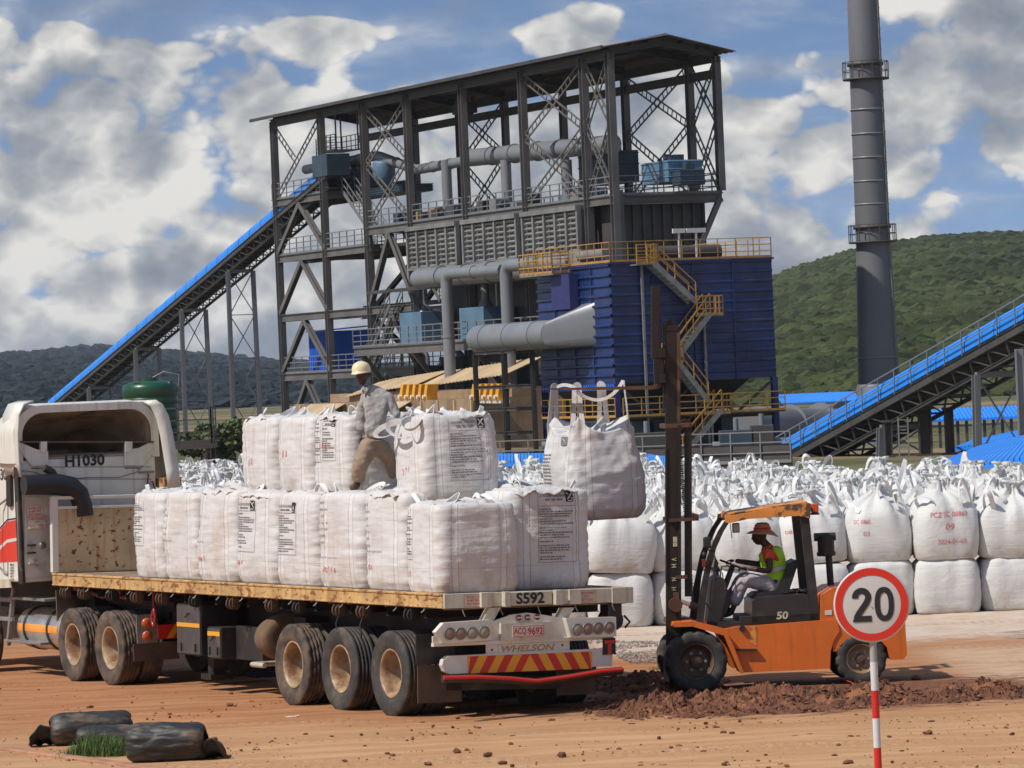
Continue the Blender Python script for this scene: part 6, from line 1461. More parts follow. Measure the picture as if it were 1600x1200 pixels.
def bez(a, b, c, d, n=12):
    a, b, c, d = map(Vector, (a, b, c, d)); return [a*(1-t)**3+b*3*t*(1-t)**2+c*3*t*t*(1-t)+d*t**3 for t in [i/n for i in range(n+1)]]

def print_panel(bag, o, side, t0, t1, z0, z1, rng, title=True, big=False, red=None):
    """the printed instruction panel on one side of a truck bag: frame, title, cross symbol, lines of small print"""
    mb = MB(); W = bag.w*2
    def mp(x, z, off=.006):       # x in metres from the panel's left edge
        return bag.pt(side+min(.995, max(.004, (t0+1)/2+x/W)), z, off)
    pw = (t1-t0)/2*W
    def quad(x0, x1, za, zb, n=None, off=.006, m=None):
        n = n or max(1, int(abs(x1-x0)/.05)); k = max(1, int(abs(zb-za)/.06)); g = m or mb
        vs = [mp(x0+(x1-x0)*i/n, za+(zb-za)*j/k, off) for j in range(k+1) for i in range(n+1)]
        g.add(vs, [(j*(n+1)+i, j*(n+1)+i+1, (j+1)*(n+1)+i+1, (j+1)*(n+1)+i) for j in range(k) for i in range(n)], True)
    def text(s, x, z, h, w, bold=.01, m=None):
        vs, fs, wd = text_geo(s, bold); (m or mb).add([mp(x+a*w/wd, z+b*h, .007) for a, b in vs], fs)
    e = .005
    if not big:
        quad(0, pw, z0, z0+e); quad(0, e, z0, z1); quad(pw-e, pw, z0, z1); zt = z1
        if title:
            zt = z1-.14*(z1-z0)/.7; quad(0, pw, zt, zt+e)
            text('CALCIUM', .06*pw, z1-.062, .035, pw*.30, .02); text('CHLORIDE', .40*pw, z1-.062, .035, pw*.34, .02)
            x = .2*pw
            for wl in (.12, .10, .16): quad(x, x+wl*pw, z1-.105, z1-.083); x += wl*pw+.02
        z = zt-.03; para = 0
        while z > z0+.03:
            full = rng.random(); n_end = pw*(.35 if para % 4 == 0 else (.55+.4*rng.random())); x = .03*pw
            while x < n_end:
                wl = rng.uniform(.015, .055); quad(x, min(x+wl, n_end), z-.014, z, 1); x += wl+.010
            z -= .030 if rng.random() < .75 else .05; para += 1
    else:
        for k, s in enumerate(('NET', '1000 KG', 'L 22', '3 x 6', 'LOT NO', 'DATE', 'P.D')):
            z = z1-.05-k*.085
            if z > z0: text(s, .05*pw, z, .030, pw*(.18 if len(s) < 5 else .3), .0)
        text('MADE 07 JAN 2023', .05*pw, z0+.02, .025, pw*.75, 0)
    ob = mb.build('printed_panel', M_['inkgrey'], o, fix=False)
    if title and not big:
        g = MB(); s_ = .115; x0 = pw-s_-.03; quad(x0, x0+s_, z1-.125, z1+.005, 3, .008, g); g.build('symbol', M_['ink'], ob, fix=False)
        g = MB(); c = (x0+s_/2, z1-.052); r_ = .040
        for sg in (-1, 1):
            pts = [(c[0]-r_*sg-.010, c[1]-r_), (c[0]-r_*sg+.010, c[1]-r_), (c[0]+r_*sg+.010, c[1]+r_), (c[0]+r_*sg-.010, c[1]+r_)]; g.add([mp(a, b, .011) for a, b in pts], [(0,1,2,3)])
        g.add([mp(a, b, .011) for a, b in ((x0+.02, z1-.115), (x0+s_-.02, z1-.115), (x0+s_-.02, z1-.104), (x0+.02, z1-.104))], [(0,1,2,3)])
        g.build('symbol_cross', M_['platewhite'], ob, fix=False)
def scrawl(bag, o, side, t, z, h, s, rng):
    """red marker handwriting"""
    mb = MB(); vs, fs, wd = text_geo(s, -.004, .1); W = bag.w*2
    def mp(x, zz): return bag.pt(side+min(.99, max(.01, (t+1)/2+x/W)), zz, .008)
    mb.add([mp(a*h, z+b*h+.02*math.sin(a*2+z*9)*h/.1) for a, b in vs], fs); mb.build('handwriting', M_['inkred'], o, fix=False)
def top_flap(bag, o, rng, amp=.045, over=.0):
    """loose crumpled fabric lying over the top"""
    n = 46; pts = []; s_ = rng.uniform(0, 50)
    sx, sy = rng.uniform(.8, 1.04), rng.uniform(.8, 1.04)
    for j in range(n):
        row = []
        for i in range(n):
            x, y = (2*i/(n-1)-1), (2*j/(n-1)-1); k = 1/max(1e-6, (abs(x)**6+abs(y)**6)**(1/6)) if (abs(x) > .001 or abs(y) > .001) else 1
            m_ = max(abs(x), abs(y)); f = min(1, k*m_); x2, y2 = x*f*bag.w*sx*(1+over), y*f*bag.w*sy*(1+over)
            x2 += .05*nz3(x*2+s_, y*2, 1); y2 += .05*nz3(x*2, y*2+s_, 7)
            z = bag.h+.02+amp*(nz3(x2*5+s_, y2*5, 0)+.8*abs(nz3(x2*9, y2*9+s_, 3)))+.02*nz3(x2*22, y2*22, s_)
            if m_ > .84: z -= .07*(m_-.84)/.16*(.8+.8*nz3(x*3, y*3, s_))
            row.append((x2, y2, z))
        pts.append(row)
    f = grid_mesh('top_flap', pts, n, n, M_['flapcloth'], o); f.modifiers.new('s', 'SOLIDIFY').thickness = .006
    return f
def lying_loops(bag, o, rng, k=4, hmax=.12):
    for c in range(k):
        a = math.pi/4+c*math.pi/2; x, y = math.cos(a)*bag.w*1.15, math.sin(a)*bag.w*1.15
        p0 = (x*.92, y*.66, bag.h*.97); p3 = (x*.66, y*.92, bag.h*.97); ax, ay = rng.uniform(-.35, .35), rng.uniform(-.35, .35)
        mb = MB(); ribbon(mb, bez(p0, (x*.9+ax*.2, y*.5+ay, bag.h+.1+rng.uniform(.03, hmax)), (x*.4+ax, y*.4+ay, bag.h+.08+rng.uniform(.02, hmax)), p3, 16), .055, .01, (rng.uniform(-1, 1), rng.uniform(-1, 1), .4), rng.uniform(-2, 2))
        mb.build('lifting_loop', M_['web'], o)

def near_x(u, y0, v=880):
    """x on the trailer grid of the point seen at column u in the plane y = -y0"""
    x_ = (CR*(u-800)-SR*(v-VH))/FPX; return (-.984+.884*y0-x_*(52.7+.468*y0))/(.468+.884*x_)
def trailer_bags():
    rng = random.Random(21); MT = TM.to_quaternion()
    def place(lab, cx, cy, z, w, h, lx, ly, seed, yaw=0, tilt=(0, 0), panel=None, taper=.0, group='bulk bags loaded on the trailer', flap=True, red=None, n=7):
        bag = TruckBag(w, h, seed, taper, n); geo = bag.mesh()
        q = MT @ Euler((tilt[0], tilt[1], yaw)).to_quaternion()
        o = bag_object('bulk_bag', geo, M_['bagT'], TM @ Vector((cx, cy, z)), q, (lx/(2*w), ly/(2*w), 1)); tag(o, lab, 'bulk bag', group)
        if flap: top_flap(bag, o, rng)
        lying_loops(bag, o, rng)
        for pa in panel or []: print_panel(bag, o, *pa[:5], rng, **pa[5])
        for r_ in red or []: scrawl(bag, o, *r_, rng)
        return o
    B = [203, 250, 303, 362, 424, 490, 560, 630]; X = [near_x(u, .10) for u in B]
    P1 = dict(); names = ['first (leftmost) bag of the lower row on the trailer beside the rusty board', 'second bag from the cab in the near lower row on the trailer', 'dirty pinkish bag third from the cab in the near lower row',
        'printed bag fourth from the cab in the near lower row, symbol at its top', 'printed bag fifth from the cab in the near lower row, stained brown', 'bag sixth from the cab in the near lower row with large sparse print', 'bag seventh from the cab in the near lower row with a torn dark mark']
    pan = [[(2, -.95, -.1, .45, 1.08, dict(title=False))], [(2, -.9, -.2, .5, 1.0, dict(big=True, title=False))], [(2, -.95, -.3, .5, 1.0, dict(big=True, title=False))], [(2, -.92, .1, .42, 1.10, dict())], [(2, -.92, .15, .40, 1.08, dict())],
        [(2, -.92, .2, .35, 1.12, dict(big=True, title=False))], [(2, -.9, .2, .45, 1.1, dict(big=True, title=False))]]
    reds = [[], [], [(2, -.75, .28, .06, '04 12')], [(2, -.8, .25, .06, '08 60')], [], [(2, -.7, .2, .07, '2023 1 4')], [(2, -.7, .25, .07, '0 14')]]
    for i in range(7):
        x1, x0 = X[i], X[i+1]; L_ = x1-x0-.02; h = 1.20+rng.uniform(-.02, .02)
        place(names[i], (x0+x1)/2, -.08-.60, 1.55, .59, h, L_, 1.19, i+1, rng.uniform(-.03, .03), panel=pan[i], red=reds[i])
    # second row on the far side, only tops and ends seen
    for i in range(7):
        place('bag in the far lower row on the trailer hidden behind the near row', (X[i]+X[i+1])/2, -1.92, 1.55, .59, 1.17+rng.uniform(-.03, .04), X[i]-X[i+1]-.02, 1.19, i+11, rng.uniform(-.04, .04), group='far lower row of bags on the trailer')
    place('wide creased bag at the near rear corner of the trailer with a dirty side', .07+.52, -.02-.545, 1.55, .56, 1.08, 1.04, 1.09, 31, R(-3), panel=[(2, -.98, -.45, .40, 1.0, dict(title=False))], red=[(2, -.9, .2, .06, '12 7')])
    place('tall bag at the far rear corner of the trailer with a full printed panel', .42+.58, -1.13-.585, 1.55, .585, 1.22, 1.16, 1.17, 32, R(1), panel=[(3, -.32, .62, .33, 1.20, dict())], red=[])
    # upper layer
    U = [363, 418, 476, 534]; Y0 = .34; XX = [near_x(u, Y0, 720) for u in U]
    upn = ['leftmost bag of the upper row on the trailer, its edge rolled over', 'second bag of the upper row on the trailer', 'printed bag of the upper row beside the standing worker']
    up = [[], [], [(2, -.96, -.45, .38, .95, dict(title=False)), (2, -.35, .35, .40, .97, dict())]]
    for i in range(3):
        place(upn[i], (XX[i]+XX[i+1])/2, -Y0-.58, 2.77, .57, .97, XX[i]-XX[i+1]-.02, 1.14, 41+i, rng.uniform(-.04, .04), panel=up[i], red=[(2, -.55, .35+.1*i, .08, ('4 0 2', '1 8 3', '0 3 8')[i])])
    place('upper bag on the far side of the trailer behind the worker', near_x(575, 1.5, 720)-.3, -2.0, 2.76, .57, .95, 1.1, 1.1, 45, R(5))
    for i in range(3): place('upper bag on the far side of the trailer behind the near upper row', (XX[i]+XX[i+1])/2, -1.95, 2.76, .57, .93, 1.13, 1.13, 51+i, rng.uniform(-.05, .05), group='far upper row of bags on the trailer')
    o = place('slightly tilted printed bag on top of the load nearest the hanging bag', 1.62, -.92, 2.66, .575, 1.05, 1.10, 1.08, 47, R(-6), (R(-1.5), R(2.5)), panel=[(3, -.30, .72, .22, 1.0, dict())], taper=.07, red=[(2, -.2, .35, .08, '2 7 1')], n=6)
    # two loops draped over its near edge towards the worker
    for pts in (bez((.1, .5, 1.0), (.55, .75, 1.12), (.15, .78, .78), (-.25, .62, .80), 18), bez((.35, .5, 1.02), (.75, .85, .98), (.5, .9, .72), (.15, .60, .9), 18), bez((-.1, .5, 1.04), (-.2, .85, 1.0), (-.6, .7, .75), (-.45, .5, 1.0), 18)):
        mb = MB(); ribbon(mb, pts, .07, .007, (0, .3, 1), .8); mb.build('lifting_loop', M_['flapcloth'], o)
    # loose crumpled fabric between the upper bags on the lower row
    for k, (u, y0, v) in enumerate(((470, .85, 770), (600, .95, 770), (640, .62, 785), (770, 1.5, 775))):
        x = near_x(u, y0, v); n = 36; pts = []; s_ = k*9.1
        for j in range(n):
            row = []
            for i in range(n):
                a, b = 2*i/(n-1)-1, 2*j/(n-1)-1; q = max(0, 1-(a*a+b*b)); row.append((a*.46+.06*nz3(a*3, b*3, s_), b*.34+.06*nz3(a*3, b*3+5, s_), -.02+.09*q**.6+.08*nz3(a*2.6+s_, b*3, 1)+.06*abs(nz3(a*6, b*6, s_))))
            pts.append(row)
        f = grid_mesh('spout_cloth', pts, n, n, M_['flapcloth']); f.location = TM @ Vector((x, -y0, 2.76 if u != 640 else 2.66)); f.rotation_euler = (LEAN, 0, TRZ); f.modifiers.new('s', 'SOLIDIFY').thickness = .006
        tag(f, ('crumpled white spout cloth before the printed upper bag', "crumpled white cloth at the standing worker's feet", 'crumpled cloth on top of the near rear corner bag', 'white cloth between the two rear bags of the lower row')[k], 'cloth', 'loose cloth on the load')
trailer_bags()

# ---- the field of stacked bags
def field_bag_geo(seed, h=.92, w=.53, squat=False, nu=56):
    rng = random.Random(seed); lean = (rng.uniform(-.12, .12), rng.uniform(-.12, .12))
    if squat: rings = [(0, .86, 5, 0), (.03, .95, 5, 0), (.12, 1.0, 4.5, .002), (.3, 1.05, 4.2, .004), (.5, 1.06, 4.2, .006), (.7, 1.03, 4.2, .008), (.84, .96, 4.5, .010), (.90, .84, 4.5, .012), (.92, .6, 4, .01), (.93, .3, 3, .005), (.93, .02, 2, 0)]
    else:
        nk = rng.uniform(.07, .12); nh = rng.uniform(1.06, 1.14); flop = seed % 2
        rings = [(0, .86, 5, 0), (.03, .95, 5, 0), (.12, 1.0, 4.5, .002), (.28, 1.05, 4.2, .004), (.45, 1.06, 4.0, .008), (.60, 1.03, 3.8, .014), (.72, .97, 3.6, .022), (.82, .86, 3.2, .032), (.90, .72, 2.8, .042), (.95, .56, 2.5, .055), (.99, .40, 2.3, .055), (1.03, .26, 2, .04), (nh, nk/w, 2, .012), (nh+.04, nk/w*1.1, 2, .012), (nh+.06, .20, 2, .03), (nh+.10, .22+.08*flop, 2, .04), (nh+.09, .10, 2, .02), (nh+.05, .01, 2, 0)]
    rr = []
    for a, b in zip(rings[:-1], rings[1:]):
        m_ = 2 if not squat else 3
        for k in range(m_): rr.append(tuple(a[i]+(b[i]-a[i])*k/m_ for i in range(4)))
    rr.append(rings[-1])
    ph = [rng.uniform(0, 6.28) for _ in range(5)]; vs, uvs = [], []
    for z, r, n, am in rr:
        for i in range(nu):
            p = 4*i/nu; x, y = side_xy(p, n); t = math.atan2(y, x)
            f = am*(math.sin(t*5+ph[0])+.8*math.sin(t*9+ph[1]+z*3)+.6*math.sin(t*14+ph[2])+1.2*nz3(math.cos(t)*2.5+seed, math.sin(t)*2.5, z*2))
            f += .025*nz3(math.cos(t)*1.6+seed, math.sin(t)*1.6, z*2.2)+.008*nz3(math.cos(t)*4, math.sin(t)*4+seed, z*11)
            k = max(0, z-.75); ztop = z+am*.9*nz3(x*3+seed, y*3, z*3)
            if z > 1.2: ztop += .05*nz3(x*5, y*5, seed)
            q = max(.0, w*r+f*(1 if r > .12 else .3)); d = math.hypot(x, y) or 1
            vs.append(Vector((x*w*r+x/d*f+lean[0]*k, y*w*r+y/d*f+lean[1]*k, ztop))); uvs.append((p, z))
    rows = len(rr); fs = [(j*nu+i, j*nu+(i+1) % nu, (j+1)*nu+(i+1) % nu, (j+1)*nu+i) for j in range(rows-1) for i in range(nu)]; fs.append(tuple(range(nu-1, -1, -1)))
    return vs, fs, uvs, nu
def field():
    rng = random.Random(77)
    protos = []; mats_ = [M_['bagF']]
    for k in range(7):
        o = bag_object('bulk_bag', field_bag_geo(100+k), M_['bagF'], (0, 0, 0), Euler((0, 0, 0)).to_quaternion()); protos.append(o)
    squats = [bag_object('bulk_bag', field_bag_geo(200+k, squat=True), M_['bagF'], (0, 0, 0), Euler((0, 0, 0)).to_quaternion()) for k in range(3)]
    loops = []
    for k in range(10):
        r_ = random.Random(300+k); mb = MB(); H_ = r_.uniform(.30, .56); lx, ly = r_.uniform(-.22, .22), r_.uniform(-.22, .22)
        if k < 6: pts = bez((-.10, 0, 0), (-.16+lx, ly*.6, H_), (.16+lx, ly, H_*1.15), (.10, 0, 0), 12)
        else: pts = bez((-.10, 0, 0), (-.35, ly, H_*.9), (.1+lx*2, ly+.15, H_*.35), (.10, 0, 0), 12)
        ribbon(mb, pts, r_.uniform(.055, .08), .006, (0, 1, .2), r_.uniform(-1.2, 1.2)); loops.append(mb.build('lifting_loop', M_['web']))
        loops[-1].location = (0, 0, -5)
    piping = MB(); 
    used = set(); cnt = 0
    def put(src, lab, loc, rz, group, sc=1.0, tilt=(0, 0), nl=4, zs=1.0):
        nonlocal cnt
        if id(src) in used: o = src.copy(); LINK(o)
        else: o = src; used.add(id(src))
        o.location = loc; o.rotation_mode = 'XYZ'; o.rotation_euler = (tilt[0], tilt[1], rz); o.scale = (sc, sc, zs); tag(o, lab, 'bulk bag', group); cnt += 1
        for c in range(nl+(2 if nl else 0)):
            l = loops[rng.randrange(10)].copy(); LINK(l); l.parent = o; a = math.pi/4+c*math.pi/2+(rng.uniform(0, 3) if c > 3 else 0); q_ = .50 if c < 4 else rng.uniform(.15, .35)
            l.location = (math.cos(a)*q_, math.sin(a)*q_, .80+rng.uniform(-.04, .04)+(.12 if c > 3 else 0)); l.rotation_euler = (rng.uniform(-.5, .5), rng.uniform(-.5, .5), a+math.pi/2+rng.uniform(-.5, .5)); l.scale = (1, 1, rng.uniform(.8, 1.25))
        return o
    pitch = 1.065; X0 = 5.85-.53-6*pitch          # bag boundaries at 5.85, 6.9, 7.98
    front = {5: 'bag above the forklift bonnet behind the rear pillar', 6: 'upper front row bag with gathered neck and pale brown stain, right of the forklift', 7: 'upper front row bag with red handwriting and date at the right', 8: 'upper front row bag cut by the right edge of the picture'}
    for i in range(-3, 11):
        x = X0+(i+.5)*pitch; D = 70.95+(-.10, .12, -.06, .10, .0)[i % 5]+rng.uniform(-.04, .04)
        if x > 9.6: continue
        # lower bag
        if x > .4:
            o = put(squats[i % 3], 'lower bag %s' % ({6: 'behind the speed sign, under the gathered neck bag', 7: 'under the bag with the red date', 8: 'cut by the right edge of the picture', 5: 'behind the forklift counterweight', 4: "behind the driver's seat of the forklift", 3: "behind the driver's legs", 2: 'just right of the forklift mast', 1: 'left of the forklift mast', 0: 'behind the tail of the trailer'}.get(i, 'of the front row at the far right')), (x, D, 0), rng.choice((0, math.pi/2, math.pi)), 'lower front row of the bag field', 1.0, nl=0, zs=.98)
        t = (R(rng.uniform(-4, 4)), R(rng.uniform(-4, 4)))
        if i == 1: t = (0, R(14))
        lab = front.get(i, {4: "upper front row bag behind the driver's back and hat", 3: "upper front row bag behind the driver's arms", 2: 'upper front row bag right of the forklift mast', 1: 'leaning upper bag left of the forklift mast', 0: 'upper front row bag below the hanging bag'}.get(i, 'upper front row bag hidden behind the loaded trailer'))
        if x > -.3: put(protos[(i*3) % 7], lab, (x+(.05 if i == 1 else 0), D+rng.uniform(-.05, .1), .88), rng.uniform(-.12, .12), 'upper front row of the bag field', rng.uniform(.97, 1.04), t, zs=rng.uniform(.96, 1.10))
    ORD = ['first', 'second', 'third', 'fourth', 'fifth', 'sixth', 'seventh', 'eighth', 'ninth', 'tenth', 'eleventh', 'twelfth', 'thirteenth']
    def lab_(j, i, rowc, reg):
        if j <= 3 and not reg.startswith('left'): return 'white bag %s from the right edge in the %s upper row' % (ORD[min(12, max(0, 10-i))], ('second', 'third', 'fourth')[j-1])
        return 'white bag with loops in the %s %s' % (rowc, reg)
    for j in range(1, 46):
        y = 70.9+j*1.09
        for i in range(-16, 12):
            x = X0+(i+.5)*pitch+rng.uniform(-.07, .07)
            u = 800+FPX*x/y; back = 100 if x < 2 else (101-3.4*(x-2) if x < 6 else 87.4-1.6*(x-6))
            uu = 800+(x/y*FPX); 
            left = uu < 400 and uu > 255
            if left: back = 121
            if y > back or uu > 1680: continue
            if not left and uu < 735: continue
            if left and y < 84: continue
            zt = .88+rng.uniform(-.06, .12)
            reg = 'left of the upper truck bags' if left else ('between the truck load and the forklift mast' if uu < 1040 else ('above the forklift roof' if uu < 1290 else 'right of the forklift roof'))
            rowc = 'second row' if j == 1 else ('third row' if j == 2 else ('middle rows' if j < 9 else 'rear rows'))
            put(protos[rng.randrange(7)], lab_(j, i, rowc, reg), (x, y+rng.uniform(-.1, .1), zt), rng.uniform(-.6, .6), 'bags standing in the crowded field', rng.uniform(.95, 1.05), (R(rng.uniform(-7, 7)), R(rng.uniform(-7, 7))), zs=rng.uniform(.95, 1.1))
    for o in loops: bpy.data.objects.remove(o)
    print('field bags', cnt)
    # collapsed bags left of the mast at ground level
    rngb = random.Random(9)
    for (u, v, D, rz, tl, lab) in ((958, 968, 71.3, .3, (R(-8), R(6)), 'slumped bag left of the forklift mast at ground level'),):
        g = P(u, v, D); o = bag_object('bulk_bag', field_bag_geo(231, squat=True), M_['bagF'], (g.x, g.y, .0), Euler((tl[0], tl[1], rz)).to_quaternion()); tag(o, lab, 'bulk bag', 'lower front row of the bag field')
    # handwriting on the front faces
    def write(lines, x, y, mb):
        for s, dx, z, h, w in lines: put_text(mb, s, (x+dx, y, z), (1, 0, 0), (0, 0, 1), h, w=w, bold=-.004, shear=.1)
    for i, lines in ((7, [('PCZ SC 08860', .05, 1.52, .075, .62), ('09', .06, 1.33, .085, .15), ('2024-01-03', .08, 1.12, .07, .48)]), (6, [('SC 0860', -.28, 1.48, .06, .26), ('03', -.22, 1.30, .06, .1)]), (5, [('0860', -.32, 1.42, .06, .24)])):
        x = X0+(i+.5)*pitch
        for o in bpy.data.objects:
            if o.name.startswith('bulk_bag') and o.get('group') == 'upper front row of the bag field' and abs(o.location.x-x) < .2 and abs(o.location.z-.88) < .01:
                mb = MB(); write([(s, dx, z-.88, h, w) for s, dx, z, h, w in lines], 0, 0, mb)
                # drape the strokes on the fabric
                vs = o.data.vertices; M4 = o.matrix_world; vv = []
                bpy.context.view_layer.update(); fr = [v.co for v in vs if v.co.y < -.2 or True]
                from mathutils.bvhtree import BVHTree
                bt = BVHTree.FromPolygons([v.co for v in vs], [tuple(p.vertices) for p in o.data.polygons]); rot = Euler((0, 0, -o.rotation_euler.z)).to_matrix()
                for p in mb.v:
                    d = rot @ Vector((0, 1, 0)); s0 = rot @ Vector((p[0], -2, p[2])); hit = bt.ray_cast(s0, d); vv.append(tuple(hit[0]-d*.006) if hit[0] else (p[0], -.56, p[2]))
                mb.v = vv; mb.build('handwriting', M_['inkred'], o, fix=False); break
field()
# ================================================================ FORKLIFT, HANGING BAG
FLO = Vector((2.17, 56.44, 0)); FRZ = math.pi+R(3); FF = Vector((-math.cos(R(3)), -math.sin(R(3)), 0)); FLft = Vector((math.sin(R(3)), -math.cos(R(3)), 0))
FM = Matrix.Translation(FLO) @ Matrix.Rotation(FRZ, 4, 'Z')
def FX(u, v, y=.6):
    """(x, z) on the forklift grid in the plane y"""
    d = raydir(u, v); o = FLO+FLft*y; t = ((o-Vector((0, 0, CAMH))).dot(FLft))/d.dot(FLft); p = Vector((0, 0, CAMH))+d*t; return (p-FLO).dot(FF), p.z
def forklift():
    r = empty('forklift', FLO, (0, 0, FRZ)); tag(r, 'orange and black forklift holding a white bag high on its raised forks', 'forklift')
    def plate(pts, y0, y1, name, m, parent=None, bev=0, yp=None):
        q = [FX(u, v, yp if yp is not None else max(y0, y1)) for u, v in pts]
        return MB().prism(q, lambda x, z: (x, y0, z), lambda x, z: (x, y1, z)).build(name, m, parent or r, bevel=bev, seg=3)
    # wheels
    def wheel(cx, cy, rad, wid, out, rim, drive):
        w = wid/2; n = 84
        prof = [(rad*.55, -w*.8), (rad*.62, -w), (rad*.85, -w*1.02), (rad*.97, -w*.9), (rad, -w*.6), (rad, 0), (rad, w*.6), (rad*.97, w*.9), (rad*.85, w*1.02), (rad*.62, w), (rad*.55, w*.8)]
        def fn(i, j): return -.022 if (3 <= j <= 4 and (i+1) % 6 < 2) or (6 <= j <= 7 and (i+4) % 6 < 2) else 0
        h = MB().cyl((0, out*-.02, 0), (0, out*(w*.55), 0), rad*.22, rad*.18, n=20).cyl((0, out*w*.5, 0), (0, out*w*.8, 0), rad*.10, n=12).build('wheel', M_['rimdark'], r); h.location = (cx, cy, rad-.01)
        mb = MB()
        for k in range(6): t = k*math.pi/3; mb.cyl((math.cos(t)*rad*.30, out*w*.2, math.sin(t)*rad*.30), (math.cos(t)*rad*.30, out*w*.5, math.sin(t)*rad*.30), .02, n=8)
        mb.build('wheel_nut', M_['galv'], h)
        t_ = MB().lathe(prof, n=n, fn=fn).build('tyre', M_['rubber'], h)
        rp = [(rad*.57, w*.8), (rad*.585, w*.92), (rad*.55, w*.93), (rad*.53, w*.7), (rad*.48, w*.4), (rad*.44, w*.15), (rad*.3, w*.12), (rad*.2, w*.2)]; MB().lathe([(a, out*b) for a, b in rp], n=44).build('rim', M_[rim], h)
    wheel(0, .56, .405, .30, 1, 'rimdark', True); wheel(0, -.56, .405, .30, -1, 'rimdark', True)
    xr, _ = FX(1345, 1028, .52); wheel(xr, .48, .335, .22, 1, 'rim', False); wheel(xr, -.48, .335, .22, -1, 'rim', False)
    MB().cyl((0, -.5, .4), (0, .5, .4), .12, n=14).cyl((xr, -.4, .33), (xr, .4, .33), .07, n=12).build('axle', M_['chassis'], r)
    # chassis side, fender, step
    for s_ in (1, -1):
        y0, y1 = s_*.50, s_*.60
        b = plate([(1160, 1051), (1135, 992), (1128, 984), (1150, 979), (1182, 977.5), (1308, 968), (1312, 986), (1303, 1000), (1298, 1018), (1297, 1045)], y0, y1, 'side_panel', M_['orange'], bev=.02, yp=.6)
        plate([(1051, 980), (1053, 973), (1083, 970.5), (1132, 983), (1138, 990), (1163, 1052), (1157, 1052), (1131, 993), (1082, 979)], s_*.30, s_*.72, 'mudguard', M_['orange'], bev=.012, yp=.72)
        plate([(1151, 1014), (1183, 1014), (1183, 1017), (1151, 1017)], s_*.60, s_*.66, 'step', M_['black'], yp=.66)
    # dark recess by the step, on the near side
    plate([(1172, 979), (1182, 978.5), (1182, 1010), (1172, 1003)], .601, .606, 'recess', M_['orangeworn'])
    MB().bx(*sorted((FX(1160, 1000)[0], FX(1300, 1000)[0])), -.50, .50, .33, .93).build('chassis', M_['chassis'], r)
    plate([(1120, 984), (1123, 972), (1176, 972), (1176, 984)], -.50, .50, 'floor_plate', M_['black'])
    # bonnet
    bo = plate([(1175, 977), (1175, 940), (1181, 934), (1262, 928), (1270, 972)], -.48, .50, 'bonnet', mat('dusty_black_bonnet', (.03, .028, .026), .38, dirt=(.13, .10, .08), dlo=.5, dhi=.8, ds=3), bev=.035, yp=.5)
    x, z = FX(1222.5, 967.5, .5); tx = MB(); put_text(tx, '50', (x, .504, z), (-1, 0, 0), (0, 0, 1), .10, w=.155, bold=.03, shear=.12); tx.build('model_number', mat('cream_lettering', (.60, .54, .38), .5, bump=0), bo, fix=False)
    plate([(1196, 933), (1248, 927), (1252, 930), (1200, 936)], -.3, .3, 'bonnet_top', M_['orangeworn'])
    # rags and leaves on the bonnet
    rng = random.Random(3); mb = MB()
    for k in range(60):
        u = rng.uniform(1226, 1262); x, z = FX(u, 925-(u-1226)*.05, .3); q = clod_verts(rng, rng.uniform(.02, .045)); mb.add([(a+x, b+rng.uniform(-.2, .35), c+z) for a, b, c in q], ICO_F)
    mb.build('rags', mat('oily_rags', (.05, .035, .03), .9), bo, fix=False)
    # counterweight with its arch
    cw = [(1282, 985), (1282, 930), (1300, 919), (1330, 915), (1380, 922), (1405, 945), (1414, 975), (1417, 1022), (1412, 1030), (1390, 1031), (1386, 1012), (1375, 1000), (1345, 994), (1318, 1002), (1306, 1018), (1301, 1018), (1301, 985)]
    q = [FX(u, v, .55) for u, v in cw]; MB().prism(q, lambda x, z: (x, -.58, z), lambda x, z: (x, .58, z)).build('counterweight', M_['orange'], r, bevel=.05, seg=4)
    plate([(1289, 954), (1300, 953), (1300, 961), (1289, 961)], .582, .587, 'badge', M_['platewhite'])
    x0, z0 = FX(1300, 1040, .5); x1, z1 = FX(1388, 1000, .5)
    # overhead guard
    gp = M_['black']
    for s_ in (1, -1):
        y0, y1 = s_*.44, s_*.50
        plate([(1088, 976), (1094, 925), (1105, 872), (1114, 848), (1123, 829), (1134, 812), (1141, 814), (1131, 830), (1119, 857), (1107, 906), (1099, 978)], y0, y1, 'guard_pillar', gp, bev=.01, yp=.5)
        plate([(1250, 804), (1264, 804), (1282, 972), (1268, 974)], y0, y1, 'guard_pillar', gp, bev=.01, yp=.5)
        plate([(1133, 817), (1134, 807), (1262, 785), (1267, 787), (1266, 810), (1249, 806), (1169, 811), (1142, 817)], s_*.46, s_*.54, 'guard_rail', M_['orangeworn'], bev=.008, yp=.54)
    gt = MB()
    (xa, za), (xb, zb) = FX(1140, 808, .5), FX(1262, 789, .5)
    for k in range(7): f = k/6; gt.beam((xa+(xb-xa)*f, -.46, za+(zb-za)*f), (xa+(xb-xa)*f, .46, za+(zb-za)*f), .05, .05)
    gt.add([(xa, -.46, za+.03), (xb, -.46, zb+.03), (xb, .46, zb+.03), (xa, .46, za+.03), (xa, -.46, za+.045), (xb, -.46, zb+.045), (xb, .46, zb+.045), (xa, .46, za+.045)], [(0,1,2,3),(4,5,6,7),(0,1,5,4),(1,2,6,5),(2,3,7,6),(3,0,4,7)])
    gt.build('guard_roof', M_['orangeworn'], r)
    x, z = FX(1273, 794, .3); MB().bx(x-.045, x+.045, .2, .36, z-.06, z+.06).build('rear_lamp', mat('orange_beacon', (.60, .09, .03), .3), r, bevel=.015); MB().bx(x-.05, x+.05, .19, .37, z-.085, z-.061).build('lamp_base', M_['black'], r)
